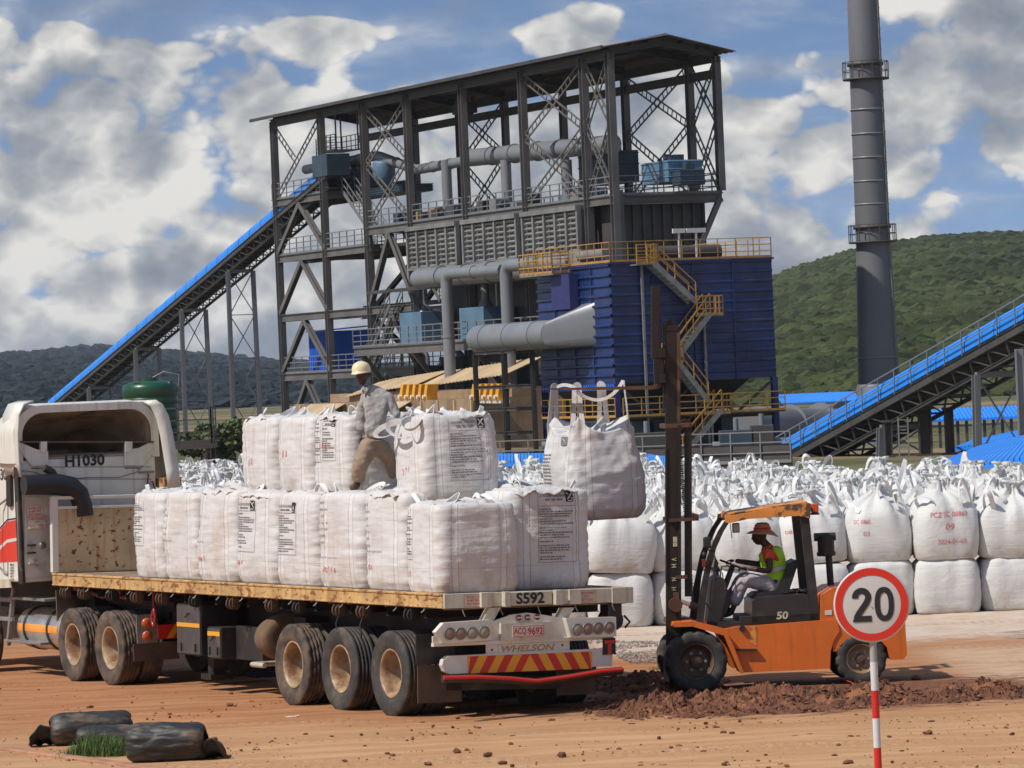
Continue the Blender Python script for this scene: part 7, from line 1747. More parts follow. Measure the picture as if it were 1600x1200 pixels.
    x, z = FX(1150, 817, .3); MB().bx(x-.05, x+.05, .25, .28, z-.13, z).build('mirror', M_['glass'], r, bevel=.02); MB().tube([(x+.08, .3, z+.05), (x+.07, .3, z-.08), (x+.06, .3, z-.2)], .006, 6).build('cable', M_['black'], r)
    x, z = FX(1105, 848, .62); m1 = MB().bx(x-.05, x+.05, .58, .62, z-.075, z+.075).build('mirror', M_['black'], r, bevel=.02)
    MB().tube([(x, .6, z-.07), (x-.04, .56, z-.12), (x-.10, .5, z-.11)], .009, 6).build('mirror_arm', M_['black'], m1)
    x, z = FX(1100, 867, .6); MB().lathe([(.035, -.02), (.045, 0), (.03, .02), (0, .03)], o=(x, .58, z), axis='x', n=14).build('work_lamp', M_['black'], r)
    x, z = FX(1100.5, 880, .6); MB().bx(x-.025, x+.025, .52, .58, z-.05, z+.05).build('indicator', M_['redlamp'], r, bevel=.008)
    # dash, steering column and wheel, levers, hoses
    plate([(1108, 975), (1115, 905), (1124, 900), (1132, 905), (1143, 940), (1126, 975)], -.35, .30, 'dashboard', M_['black'], bev=.02, yp=.3)
    a, b = FX(1120, 950, .05), FX(1145, 884, .05); MB().cyl((a[0], .05, a[1]), (b[0], .05, b[1]), .045, .035, n=12).build('steering_column', M_['black'], r)
    cx, cz = FX(1146, 883, .05); ax = Vector((b[0]-a[0], 0, b[1]-a[1])).normalized(); e1 = Vector((0, 1, 0)); e2 = ax.cross(e1).normalized(); c0 = Vector((cx, .05, cz))
    sw = MB().tube([c0+(e1*math.cos(t)+e2*math.sin(t))*.18 for t in [2*math.pi*i/28 for i in range(28)]], .014, 8, closed=True)
    for t in (0, 2.1, 4.2): sw.tube([c0, c0+(e1*math.cos(t)+e2*math.sin(t))*.18], .011, 6)
    sw.build('steering_wheel', M_['ink'], r)
    for k in range(3): p = FX(1127+k*3, 925, -.1-k*.05); q = FX(1122+k*4, 895, -.1); MB().tube([(p[0], -.1-k*.06, p[1]), (q[0], -.1-k*.06, q[1])], .008, 6).build('lever', M_['black'], r)
    for pts in ([(1117, 872), (1122, 880), (1115, 893), (1118, 905)], [(1125, 900), (1128, 885), (1138, 884), (1142, 888)], [(1180, 935), (1178, 960), (1165, 975), (1158, 982)], [(1090, 925), (1095, 935), (1105, 945), (1112, 955)]):
        q = [FX(u, v, .3) for u, v in pts]; MB().tube([(x, .3, z) for x, z in q], .012, 6).build('hose', M_['ink'], r)
    x, z = FX(1160, 982, .61); MB().cyl((x, .60, z), (x, .64, z), .04, n=14).build('cap', M_['black'], r)
    # seat
    q = [FX(u, v, .2) for u, v in ((1243, 874), (1247, 880), (1231, 928), (1226, 932), (1174, 936), (1172, 931), (1180, 926), (1215, 922), (1222, 905), (1232, 880))]; MB().prism(q, lambda x, z: (x, -.26, z), lambda x, z: (x, .24, z)).build('seat', M_['black'], r, bevel=.02)
    # air cleaner behind the rear pillar
    x, z = FX(1284, 839, -.2); MB().cyl((x+.10, -.2, z), (x-.18, -.2, z), .055, n=14).cyl((x-.05, -.2, z-.25), (x-.05, -.2, z+.02), .11, n=18).lathe([(.11, z-.25), (.125, z-.24), (.125, z-.20), (.11, z-.19)], o=(x-.05, -.2, 0), axis='z', n=18).cyl((x-.1, -.2, z-.95), (x-.08, -.2, z-.25), .045, n=12).build('air_cleaner', M_['black'], r)
    # mast: outer channels, inner mast raised, chains, carriage, forks
    def xz(u, v): return FX(u, v, .3)
    MX = FX(1049, 800, .38)[0]
    def vbeam(u, v0, v1, wu, y, wy, name, m, parent=None, dx=0):
        (xa, za), (xb, zb) = FX(u, v0, y), FX(u+.6, v1, y); w = wu/120; return MB().beam((xa, y, za), (xb, y, zb), wy, w, upv=(1, 0, 0)).build(name, m, parent or r, bevel=.004)
    for s_ in (1, -1):
        y = s_*.36
        for (u, w_, v0) in ((1047.5, 14, 660),): vbeam(u+3.5, v0, 1008, 22, y, .035, 'mast_rail', M_['mast'])
        vbeam(1040.5, 700, 912, 2.5, y+s_*.01, .06, 'mast_rail', M_['mast']) if s_ > 0 else None
        vbeam(1061, 664, 985, 5, y, .10, 'mast_rail', M_['mast']); vbeam(1075, 664, 932, 11, y-.04*s_, .07, 'mast_rail', M_['mast'])
        vbeam(1050, 512, 700, 22, s_*.27, .05, 'inner_mast_rail', M_['mast']); vbeam(1060, 520, 720, 5, s_*.27, .06, 'inner_mast_rail', M_['forksteel'])
        vbeam(1036.5, 505, 640, 2.5, s_*.27, .05, 'inner_mast_rail', M_['mast'])
    # lift chain
    ch = MB(); (xa, za), (xb, zb) = FX(1071, 672, .25), FX(1071, 940, .25); n = 90
    for k in range(n): f = k/n; ch.bx(xa+(xb-xa)*f-.018-(.006 if k % 2 else 0), xa+(xb-xa)*f+.018+(.006 if k % 2 else 0), .235, .265, zb+(za-zb)*f, zb+(za-zb)*f+.018)
    ch.build('lift_chain', M_['forksteel'], r)
    (xa, za) = FX(1058, 664, .3); mb = MB().bx(xa-.17, xa+.17, -.38, .38, za-.04, za+.02); mb.cyl((xa-.14, -.1, za+.0), (xa-.14, .1, za+.0), .07, n=16); mb.build('mast_crosshead', M_['forksteel'], r, bevel=.006)
    (xa, za) = FX(1048, 512, .27); MB().bx(xa-.10, xa+.08, -.3, .3, za-.05, za+.03).cyl((xa-.03, -.12, za+.04), (xa-.03, .12, za+.04), .06, n=16).cyl((xa-.0, .16, za+.05), (xa-.0, .26, za+.05), .06, n=16).build('mast_crosshead', M_['mast'], r, bevel=.006)
    (xa, za), (xb, zb) = FX(1045, 812, .45), FX(1092, 811, .45); MB().bx(xb, xa, -.45, .45, za-.03, za+.01).bx(xb, xb+.05, -.45, .45, za-.02, za+.05).build('tie_bar', M_['forksteel'], r)
    (xa, za), (xb, zb) = FX(1056, 902, .40), FX(1074, 901, .40); MB().bx(xb, xa, .30, .42, za-.025, za+.02).build('bracket', M_['forksteel'], r)
    # lettering running up the rail
    tx = MB(); lm = mat('worn_cream_lettering', (.52, .44, .30), .6, dirt=(.2, .12, .07), dlo=.5, dhi=.65, ds=12, bump=0)
    for s, v, w_ in (('H', 920, .06), ('N', 905, .06), ('H', 884, .06), ('A', 874, .06)):
        x, z = FX(1053, v, .38); g = .385
        if s == 'S': put_text(tx, s, (x, g, z-.0), (-1, 0, 0), (0, 0, 1), .055, w=.055, bold=.03)
        else: put_text(tx, s, (x-.03, g, z+.0), (0, 0, 1), (1, 0, 0), .06, w=.045, bold=.03)
    for v, h in ((843, .07), (851, .05)): x, z = FX(1054, v, .38); tx.bx(x-.035, x+.02, .381, .384, z-h/2, z+h/2)
    tx.build('mast_lettering', lm, r, fix=False)
    # tilt cylinder
    a, b = FX(1064, 940, .45), FX(1098, 952, .45); MB().cyl((a[0], .42, a[1]), ((a[0]+b[0])/2, .42, (a[1]+b[1])/2), .028, n=12).build('tilt_rod', M_['alu'], r)
    c = FX(1078, 945, .45); MB().cyl((c[0], .42, c[1]), (b[0], .42, b[1]), .05, n=14).build('tilt_cylinder', M_['mast'], r); d0 = FX(1055, 945, .4); MB().cyl((d0[0], .37, d0[1]), (d0[0], .47, d0[1]), .09, n=18).bx(d0[0]-.05, d0[0]+.02, .37, .44, d0[1]-.1, d0[1]+.16).build('trunnion', M_['forksteel'], r)
    MB().bx(d0[0]-.15, d0[0]+.12, -.4, .4, .12, .40).build('mast_foot', M_['mast'], r)
    # carriage and forks up high
    (cx0, z1), (cx1, z0) = FX(1033, 448, .25), FX(1020, 603, .25)
    cg = MB()
    for y in (-.32, .32): cg.beam((FX(1024, 447, y)[0], y, FX(1024, 447, y)[1]), (FX(1024, 560, y)[0], y, FX(1024, 560, y)[1]), .05, .11, upv=(1, 0, 0))
    for v in (452, 500, 545): x, z = FX(1026, v, 0); cg.bx(x-.03, x+.03, -.34, .34, z-.03, z+.03)
    c1 = cg.build('load_backrest', M_['mast'], r, bevel=.004)
    cg = MB()
    for v in (552, 592): x, z = FX(1031, v, 0); cg.bx(x-.04, x+.04, -.42, .42, z-.06, z+.06)
    for y in (-.30, .30): x, z = FX(1033, 570, y); cg.bx(x-.03, x+.10, y-.04, y+.04, z-.25, z+.22)
    cg.build('carriage', M_['mast'], r, bevel=.006)
    for y in (-.22, .22):
        f = [FX(u, v, y) for u, v in ((1035, 548), (1029, 548), (1028.5, 598), (1026, 602.5), (900, 605.5), (838, 607.8), (838, 608.8), (900, 609.5), (1020, 608.5), (1030, 606.5), (1034, 602))]
        if y < 0: f = [FX(u, v, .22) for u, v in ((1035, 548), (1029, 548), (1028.5, 598), (1026, 602.5), (900, 605.5), (838, 607.8), (838, 608.8), (900, 609.5), (1020, 608.5), (1030, 606.5), (1034, 602))]
        MB().prism(f, lambda x, z: (x, y-.06, z), lambda x, z: (x, y+.06, z)).build('fork', M_['forksteel'], r, bevel=.004)
forklift()

def hanging_bag():
    cx, D = 1.00, 56.62; z0 = 2.25; seed = 5; nu = 128; yaw = R(25)
    zf = CAMH+raydir(930, 606).z*D
    class HB:
        w = .555
        def pt(s, p, z, off=0.0):
            f = z/1.12; w = s.w*(.84+.16*min(1, z/.14)**.6)*(1+.03*math.sin(math.pi*min(1, f)))
            if z > .62: w *= 1-.17*((z-.62)/.6)**1.4
            n = 5-1.5*min(1, z/1.1); x, y = side_xy(p, n); a, b = math.cos(p*math.pi/2), math.sin(p*math.pi/2); fr = p-int(p); c = abs(2*fr-1)**3
            pl = .022*nz3(a*2+seed, b*2, z*1.6)+.012*nz3(a*5, b*5, z*9)*(1+z)
            fold = max(0, z-.55)*.10*math.sin(a*9+b*7+2*nz3(a*2, b*2, z*2))*(1-c)
            r_ = 1+(pl+fold+off)/s.w; return Vector((x*w*r_, y*w*r_, z))
    hb = HB(); vs, uvs = [], []; nz_ = 50
    def rim(p): fr = p-int(p); c = abs(2*fr-1)**2.2; return 1.14+.20*c+.04*nz3(math.cos(p*1.57)*3, math.sin(p*1.57)*3, 4)
    for j in range(nz_+1):
        for i in range(nu): p = 4*i/nu; z = rim(p)*j/nz_; vs.append(hb.pt(p, z)); uvs.append((p, z))
    top = 10
    for j in range(1, top+1):
        k = 1-j/top
        for i in range(nu):
            p = 4*i/nu; q = hb.pt(p, rim(p)); z = q.z*k**.5+(1.00+.10*nz3(q.x*k*5, q.y*k*5, 3)+.06*abs(nz3(q.x*k*11, q.y*k*11, 6)))*(1-k**.5); vs.append(Vector((q.x*k, q.y*k, z))); uvs.append((p, z))
    rows = nz_+1+top; fs = [(j*nu+i, j*nu+(i+1) % nu, (j+1)*nu+(i+1) % nu, (j+1)*nu+i) for j in range(rows-1) for i in range(nu)]; fs.append(tuple(range(nu-1, -1, -1)))
    o = bag_object('bulk_bag', (vs, fs, uvs, nu), M_['bagH'], (cx, D, z0), Euler((0, 0, yaw)).to_quaternion()); tag(o, 'full white bulk bag hanging by its loops from the forklift forks', 'bulk bag')
    ht = zf-z0
    Ri = Euler((0, 0, -yaw)).to_matrix()
    def loc(x, y, z): return Ri @ Vector((x, y, 0))+Vector((0, 0, z))
    for c in range(4):
        a = -math.pi/4+c*math.pi/2; p = [3.0, 0.999, 1.999, 2.999]
        pa = hb.pt((c+.90) % 4, rim((c+.9) % 4)-.02); pb = hb.pt((c+1.10) % 4, rim((c+1.1) % 4)-.02); mid = (pa+pb)/2
        wx = (Euler((0, 0, yaw)).to_matrix() @ mid); yy = max(-.22, min(.22, wx.y*1.2)); tx_ = Ri @ Vector((wx.x*.92, (.25 if wx.y > 0 else -.22), 0)); t = Vector((tx_.x, tx_.y, ht+.035))
        mb = MB(); ax = (pb-pa).normalized()
        out = Vector((mid.x, mid.y, 0)).normalized()
        ribbon(mb, [pa-Vector((0, 0, .12)), pa]+bez(pa, pa.lerp(t, .5), t-ax*.035+Vector((0, 0, -.06)), t-ax*.03, 8)+bez(t-ax*.03, t-ax*.02+Vector((0, 0, .025)), t+ax*.02+Vector((0, 0, .025)), t+ax*.03, 6)[1:]+bez(t+ax*.03, t+ax*.035+Vector((0, 0, -.06)), pb.lerp(t, .5), pb, 8)[1:]+[pb-Vector((0, 0, .12))], .062, .006, (ax.x, ax.y, .0))
        mb.build('lifting_loop', M_['flapcloth'], o)
    # a slack strap slung between two loops
    e = loc(-.17, -.30, ht-.02); g = loc(.44, -.15, ht-.0); mb = MB(); ribbon(mb, bez(e, e+Vector((.1, 0, -.12)), g+Vector((-.25, -.0, -.30)), g+Vector((0, 0, .08)), 16), .045, .007, (0, .2, 1)); ribbon(mb, bez(loc(-.42, 0, ht+.02), loc(-.38, -.1, ht+.08), loc(-.22, -.2, ht+.06), e, 12), .045, .007, (0, .2, 1)); mb.build('lifting_loop', M_['flapcloth'], o)
    # small printed symbol and print on the left face
    def pp(t, z, off): return hb.pt(3+t, z, off)
    g = MB(); g.add([pp(a, b, .008) for a, b in ((.62, .98), (.74, .98), (.74, 1.09), (.62, 1.09))], [(0,1,2,3)]); sb = g.build('symbol', M_['inkgrey'], o, fix=False)
    g = MB()
    for q in ([(.635, .995), (.65, .995), (.725, 1.075), (.71, 1.075)], [(.71, .995), (.725, .995), (.65, 1.075), (.635, 1.075)]): g.add([pp(a, b, .011) for a, b in q], [(0,1,2,3)])
    g.build('symbol_cross', M_['platewhite'], sb, fix=False)
    rng = random.Random(1); g = MB()
    for k in range(14):
        x = .18
        while x < .18+.35*rng.uniform(.5, 1): wl = rng.uniform(.02, .05); g.add([pp(a, b, .008) for a, b in ((x, .85-k*.045), (x+wl, .85-k*.045), (x+wl, .868-k*.045), (x, .868-k*.045))], [(0,1,2,3)]); x += wl+.012
    g.build('printed_panel', M_['inkgrey'], o, fix=False)
hanging_bag()
# ================================================================ PEOPLE, SIGN, TARPAULIN ROLLS, GRASS
M_['skin'] = mat('dark_brown_skin', (.060, .030, .018), .5, var=.12, vs=6, bump=.1, bs=60, spec=.4)
def skin_mesh(chains, sub=2):
    """chains: lists of (pos, radius or (rx, ry)); all fused through shared points by position -> evaluated mesh data (verts, faces)"""
    vs, es, rr, idx = [], [], [], {}
    for ch in chains:
        prev = None
        for p, r in ch:
            k = (round(p[0], 4), round(p[1], 4), round(p[2], 4))
            if k not in idx: idx[k] = len(vs); vs.append(p); rr.append(r if isinstance(r, tuple) else (r, r))
            if prev is not None and prev != idx[k]: es.append((prev, idx[k]))
            prev = idx[k]
    me = bpy.data.meshes.new('t'); me.from_pydata([tuple(v) for v in vs], es, []); o = bpy.data.objects.new('t', me); LINK(o)
    m_ = o.modifiers.new('k', 'SKIN'); m_.use_smooth_shade = True
    for i, r in enumerate(rr): me.skin_vertices[0].data[i].radius = r
    me.skin_vertices[0].data[0].use_root = True
    s_ = o.modifiers.new('s', 'SUBSURF'); s_.levels = sub; s_.render_levels = sub
    dg = bpy.context.evaluated_depsgraph_get(); dg.update(); e = bpy.data.meshes.new_from_object(o.evaluated_get(dg))
    V = [tuple(v.co) for v in e.vertices]; F = [tuple(p.vertices) for p in e.polygons]
    bpy.data.objects.remove(o); bpy.data.meshes.remove(me); bpy.data.meshes.remove(e); return V, F
def fuse(parts, name, mat_, parent=None, voxel=.008, smooth_it=2):
    mb = MB()
    for V, F in parts: mb.add(V, F, True)
    me = bpy.data.meshes.new(name); me.from_pydata(mb.v, [], mb.f); o = bpy.data.objects.new('t', me); LINK(o)
    r = o.modifiers.new('r', 'REMESH'); r.mode = 'VOXEL'; r.voxel_size = voxel; s_ = o.modifiers.new('s', 'SMOOTH'); s_.iterations = smooth_it; s_.factor = .5
    dg = bpy.context.evaluated_depsgraph_get(); dg.update(); e = bpy.data.meshes.new_from_object(o.evaluated_get(dg)); bpy.data.objects.remove(o)
    e.name = name; e.materials.clear(); e.materials.append(mat_); e.polygons.foreach_set('use_smooth', [True]*len(e.polygons))
    q = bpy.data.objects.new(name, e); LINK(q)
    if parent: q.parent = parent
    return q
def head_geo(c, fwd, upv, s=1.0):
    """a head 0.235 m tall centred at c, looking along fwd: skull, brow, nose, lips, chin, ears"""
    f = Vector(fwd).normalized(); u = Vector(upv); u = (u-f*u.dot(f)).normalized(); l = u.cross(f); n, m_ = 40, 32; V = []
    def g(x, a): return math.exp(-(x/a)**2)
    for j in range(m_+1):
        th = math.pi*j/m_
        for i in range(n):
            ph = 2*math.pi*i/n; x, y, z = math.sin(th)*math.cos(ph), math.sin(th)*math.sin(ph), math.cos(th)   # x forward
            X, Y, Z = x*.092, y*.074, z*.117
            if z < 0: X *= 1+.10*z*-1*(1 if x > 0 else -1.2); Y *= 1+.28*z
            if x > 0:
                X += .010*g(z-.22, .10)*g(y, .55)*x                       # brow
                X -= .012*g(z-.08, .09)*(g(y-.38, .18)+g(y+.38, .18))     # eye sockets
                X += .007*g(z-.07, .05)*(g(y-.38, .10)+g(y+.38, .10))     # eyeballs
                X += .026*g(z+.18, .11)*g(y, .15)+.014*g(z+.02, .14)*g(y, .10)   # nose
                X += .015*g(z+.42, .07)*g(y, .30)+.015*g(z+.55, .07)*g(y, .26)-.007*g(z+.485, .03)*g(y, .25)   # lips
                X += .014*g(z+.86, .16)*g(y, .4)                          # chin
            else: X -= .010*g(z-.15, .4)
            Y += (1 if y > 0 else -1)*.014*g(x+.12, .10)*g(z+.02, .24)*(abs(y) > .5)   # ears
            V.append(Vector(c)+(f*X+l*Y+u*Z)*s)
    F = [(j*n+i, j*n+(i+1) % n, (j+1)*n+(i+1) % n, (j+1)*n+i) for j in range(m_) for i in range(n)]
    return [tuple(v) for v in V], F
def hand_chains(wrist, fwd, palm_n, curl=.5, side=1, s=1.0):
    """palm slab and five fingers; fwd = wrist to knuckles, palm_n = out of the palm, curl 0..1"""
    w, f = Vector(wrist), Vector(fwd).normalized(); pn = Vector(palm_n); pn = (pn-f*pn.dot(f)).normalized(); t = f.cross(pn)*side; out = []
    kn = w+f*.088*s
    out.append([(tuple(w), .022*s), (tuple(w+f*.045*s), (.031*s, .021*s)), (tuple(w+f*.080*s), (.033*s, .021*s))])
    for k, (ln, off) in enumerate(((.070, .030), (.078, .010), (.072, -.010), (.056, -.029))):
        p = w+f*.070*s+t*off*s*.9; pts = [(tuple(p), .010*s)]; d = f.copy(); q = w+f*(.090-abs(off)*.15)*s+t*off*s; pts.append((tuple(q), .0100*s)); a = 0
        for L_, c in ((.45, .9), (.32, 1.1), (.23, .8)):
            a += c*curl; d = f*math.cos(a)+pn*math.sin(a); q = q+d*ln*L_*s; pts.append((tuple(q), (.0096-.001*len(pts)*.3)*s))
        out.append(pts)
    q0 = w+f*.022*s+t*.022*s; q1 = q0+(t*.8+f*.5+pn*.3).normalized()*.035*s; q2 = q1+(t*.35+f*.8+pn*(.3+.5*curl)).normalized()*.032*s; q3 = q2+(f*.8+pn*(.3+.8*curl)-t*.1).normalized()*.025*s
    out.append([(tuple(q0), .012*s), (tuple(q1), .0115*s), (tuple(q2), .0095*s), (tuple(q3), .008*s)])
    return out
def body(name, J, parent, hands, head, s=1.0):
    """one fused body surface from a joint table"""
    ch = [[(J['pelvis'], .105), (J['belly'], .10), (J['chest'], .115), (J['neck0'], .062), (J['neck1'], .054), (J['headc'], .058)],
          [(J['chest'], .115), (J['shL'], .058), (J['elL'], .046), (J['wrL'], .031)], [(J['chest'], .115), (J['shR'], .058), (J['elR'], .046), (J['wrR'], .031)],
          [(J['pelvis'], .105), (J['hipL'], .085), (J['knL'], .055), (J['anL'], .038), (J['toeL'], .030)], [(J['pelvis'], .105), (J['hipR'], .085), (J['knR'], .055), (J['anR'], .038), (J['toeR'], .030)]]
    parts = [skin_mesh(ch), head_geo(*head)]
    for h in hands:
        for c in hand_chains(*h): parts.append(skin_mesh([c], 1))
    return fuse(parts, name, M_['skin'], parent, .0055, 1)
def cloth(chains, name, mat_, parent, wr=.012, seed=0, vox=.011, cut=None):
    """a fused garment surface over the limbs, with folds; chains given at garment radii"""
    o = fuse([skin_mesh(chains)], name, mat_, parent, vox, 3); me = o.data; co = np.empty(len(me.vertices)*3); me.vertices.foreach_get('co', co); no = np.empty_like(co); me.vertices.foreach_get('normal', no); co = co.reshape(-1, 3); no = no.reshape(-1, 3)
    for i in range(len(co)):
        x, y, z = co[i]; k = wr*(nz3(x*7+seed, y*7, z*11)+.6*nz3(x*15, y*15+seed, z*20)+.5*abs(nz3(x*9, y*9, z*5+seed))); co[i] += no[i]*k
    me.vertices.foreach_set('co', co.ravel()); me.update(); return o

def worker():
    # joints placed where the photograph shows them, on planes at the man's own depth
    D = 55.75; root = empty('person', P(563, 764, D)); o = root.location
    tag(root, 'man in grey overalls and a cream hard hat standing on the loaded trailer', 'person')
    def q(u, v, dd=0): p = P(u, v, D+dd)-o; return (p.x, p.y, p.z)
    J = dict(pelvis=q(583, 691), belly=q(586, 668), chest=q(589, 634), neck0=q(580, 610), neck1=q(573, 600), headc=q(566, 588, -.02),
        shL=q(607, 620, -.03), elL=q(615, 641, -.05), wrL=q(626, 655, -.12), shR=q(571, 621, .05), elR=q(564, 650, .10), wrR=q(564, 680, .08),
        hipL=q(591, 697, .05), knL=q(609, 714, .25), anL=q(613, 756, .45), toeL=q(606, 760, .35), hipR=q(576, 702, -.04), knR=q(562, 727, -.12), anR=q(558, 758, .02), toeR=q(549, 763, -.16))
    fw_, upv = (-.42, -.9, -.08), (-.05, 0, 1)
    body('person_body', J, root, [(J['wrL'], (.5, -.35, -.55), (.3, .2, -.9), .35, -1, 1.0), (J['wrR'], (-.1, .0, -1), (.6, .3, 0), .4, 1, 1.0)], (q(565.5, 588.5, -.03), fw_, upv, 1.0))
    greyov = mat('grey_overall_cloth', (.33, .315, .30), .85, var=.06, vs=3, dirt=(.27, .22, .17), dlo=.7, dhi=.95, ds=4, bump=.8, bs=12, bd=.03, stretch=(1, 1, 1.6))
    sh = [[(J['pelvis'][:2]+(J['pelvis'][2]+.02,), (.15, .125)), (J['belly'], (.170, .135)), (J['chest'], (.175, .135)), (q(580, 609), (.115, .09)), (q(575, 604), (.072, .07))], [(J['chest'], (.175, .135)), (J['shL'], .080), (J['elL'], .068), (q(624, 652, -.10), .055)],
          [(J['chest'], (.175, .135)), (J['shR'], .078), (J['elR'], .068), (q(564, 676, .08), .060)]]
    s_ = cloth(sh, 'shirt', greyov, root, .014, 3)
    khaki = mat('dusty_khaki_trousers', (.27, .20, .14), .85, var=.2, vs=3, dirt=(.30, .155, .07), dlo=.52, dhi=.72, ds=3, bump=.8, bs=11, bd=.03)
    tr = [[(q(585, 684), (.145, .12)), (J['pelvis'], (.15, .13)), (J['hipL'], (.125, .12)), (J['knL'], .095), (q(612, 748, .42), .08)], [(J['pelvis'], (.15, .13)), (J['hipR'], (.135, .13)), (J['knR'], .105), (q(559, 754, .01), .088)]]
    cloth(tr, 'trousers', khaki, root, .014, 8)
    boot = mat('dusty_boot_leather', (.09, .055, .035), .7)
    for a, t in (('anL', 'toeL'), ('anR', 'toeR')):
        A, T_ = Vector(J[a]), Vector(J[t]); V, F = skin_mesh([[(tuple(A+Vector((0, 0, .06))), .050), (tuple(A-Vector((0, 0, .01))), .052), (tuple(A.lerp(T_, .5)), .046), (tuple(T_), .040)]]); MB().add(V, F, True).build('boot', boot, root)
    # hard hat: dome, ridge, brim
    c = Vector(q(564.5, 580, -.03)); f = Vector(fw_).normalized(); f = Vector((f.x, f.y, -.02)).normalized(); u = (Vector(upv)-f*Vector(upv).dot(f)).normalized(); l = u.cross(f); n = 40; vs = []; prof = [(1.0, 0), (1.0, .18), (.97, .42), (.86, .68), (.66, .86), (.38, .97), (0, 1.0)]
    for r_, h in prof:
        for i in range(n): t = 2*math.pi*i/n; x, y = math.cos(t), math.sin(t); ridge = .010*math.exp(-(y*r_/.14)**2)*(h > .4); vs.append(c+f*x*r_*.138+l*y*r_*.115+u*(h*.125+ridge))
    fs = [(j*n+i, j*n+(i+1) % n, (j+1)*n+(i+1) % n, (j+1)*n+i) for j in range(len(prof)-1) for i in range(n)]
    mb = MB().add(vs, fs, True); vs = []
    for k, (e, dz) in enumerate(((.99, .012), (1.0, -.004), (1.10, -.010), (1.10, -.016), (.96, -.012))):
        for i in range(n): t = 2*math.pi*i/n; x, y = math.cos(t), math.sin(t); ex = e+(.22*max(0, x)**2 if e > 1.05 else 0); vs.append(c+f*x*.138*ex+l*y*.115*(e if e < 1.05 else 1.07)+u*(dz-.02*max(0, x)*(e > 1.05)))
    mb.add(vs, [(j*n+i, j*n+(i+1) % n, (j+1)*n+(i+1) % n, (j+1)*n+i) for j in range(4) for i in range(n)], True)
    mb.build('hard_hat', mat('cream_hard_hat', (.72, .62, .38), .3, var=.05, bump=0), root)
    # black head covering under the hat, collar, checked neck cloth, pockets, badge
    V, F = skin_mesh([[(q(570, 583, .03), .10), (q(572, 592, .05), .075)]]); MB().add(V, F, True).build('head_covering', M_['ink'], root)
    def patch(pts, name, m, thick=.012, dd=-.17):
        p = [Vector(q(u, v, dd)) for u, v in pts]; nrm = Vector((-.35, -.93, 0)); mb = MB().add([x for x in p]+[x-nrm*thick*3 for x in p], [tuple(range(len(p)))]+[(i, (i+1) % len(p), len(p)+(i+1) % len(p), len(p)+i) for i in range(len(p))]); return mb.build(name, m, root)
    V, F = skin_mesh([[(q(567, 604, -.10), .022), (q(572, 613, -.13), .016), (q(577, 603, -.08), .022)]]); MB().add(V, F, True).build('collar', greyov, root)
    V, F = skin_mesh([[(q(566, 606, -.09), .022), (q(568, 616, -.12), .018)]]); MB().add(V, F, True).build('neck_cloth', mat('checked_cloth', (.45, .43, .40), .8, dirt=(.08, .08, .09), dlo=.48, dhi=.52, ds=22), root)
worker()

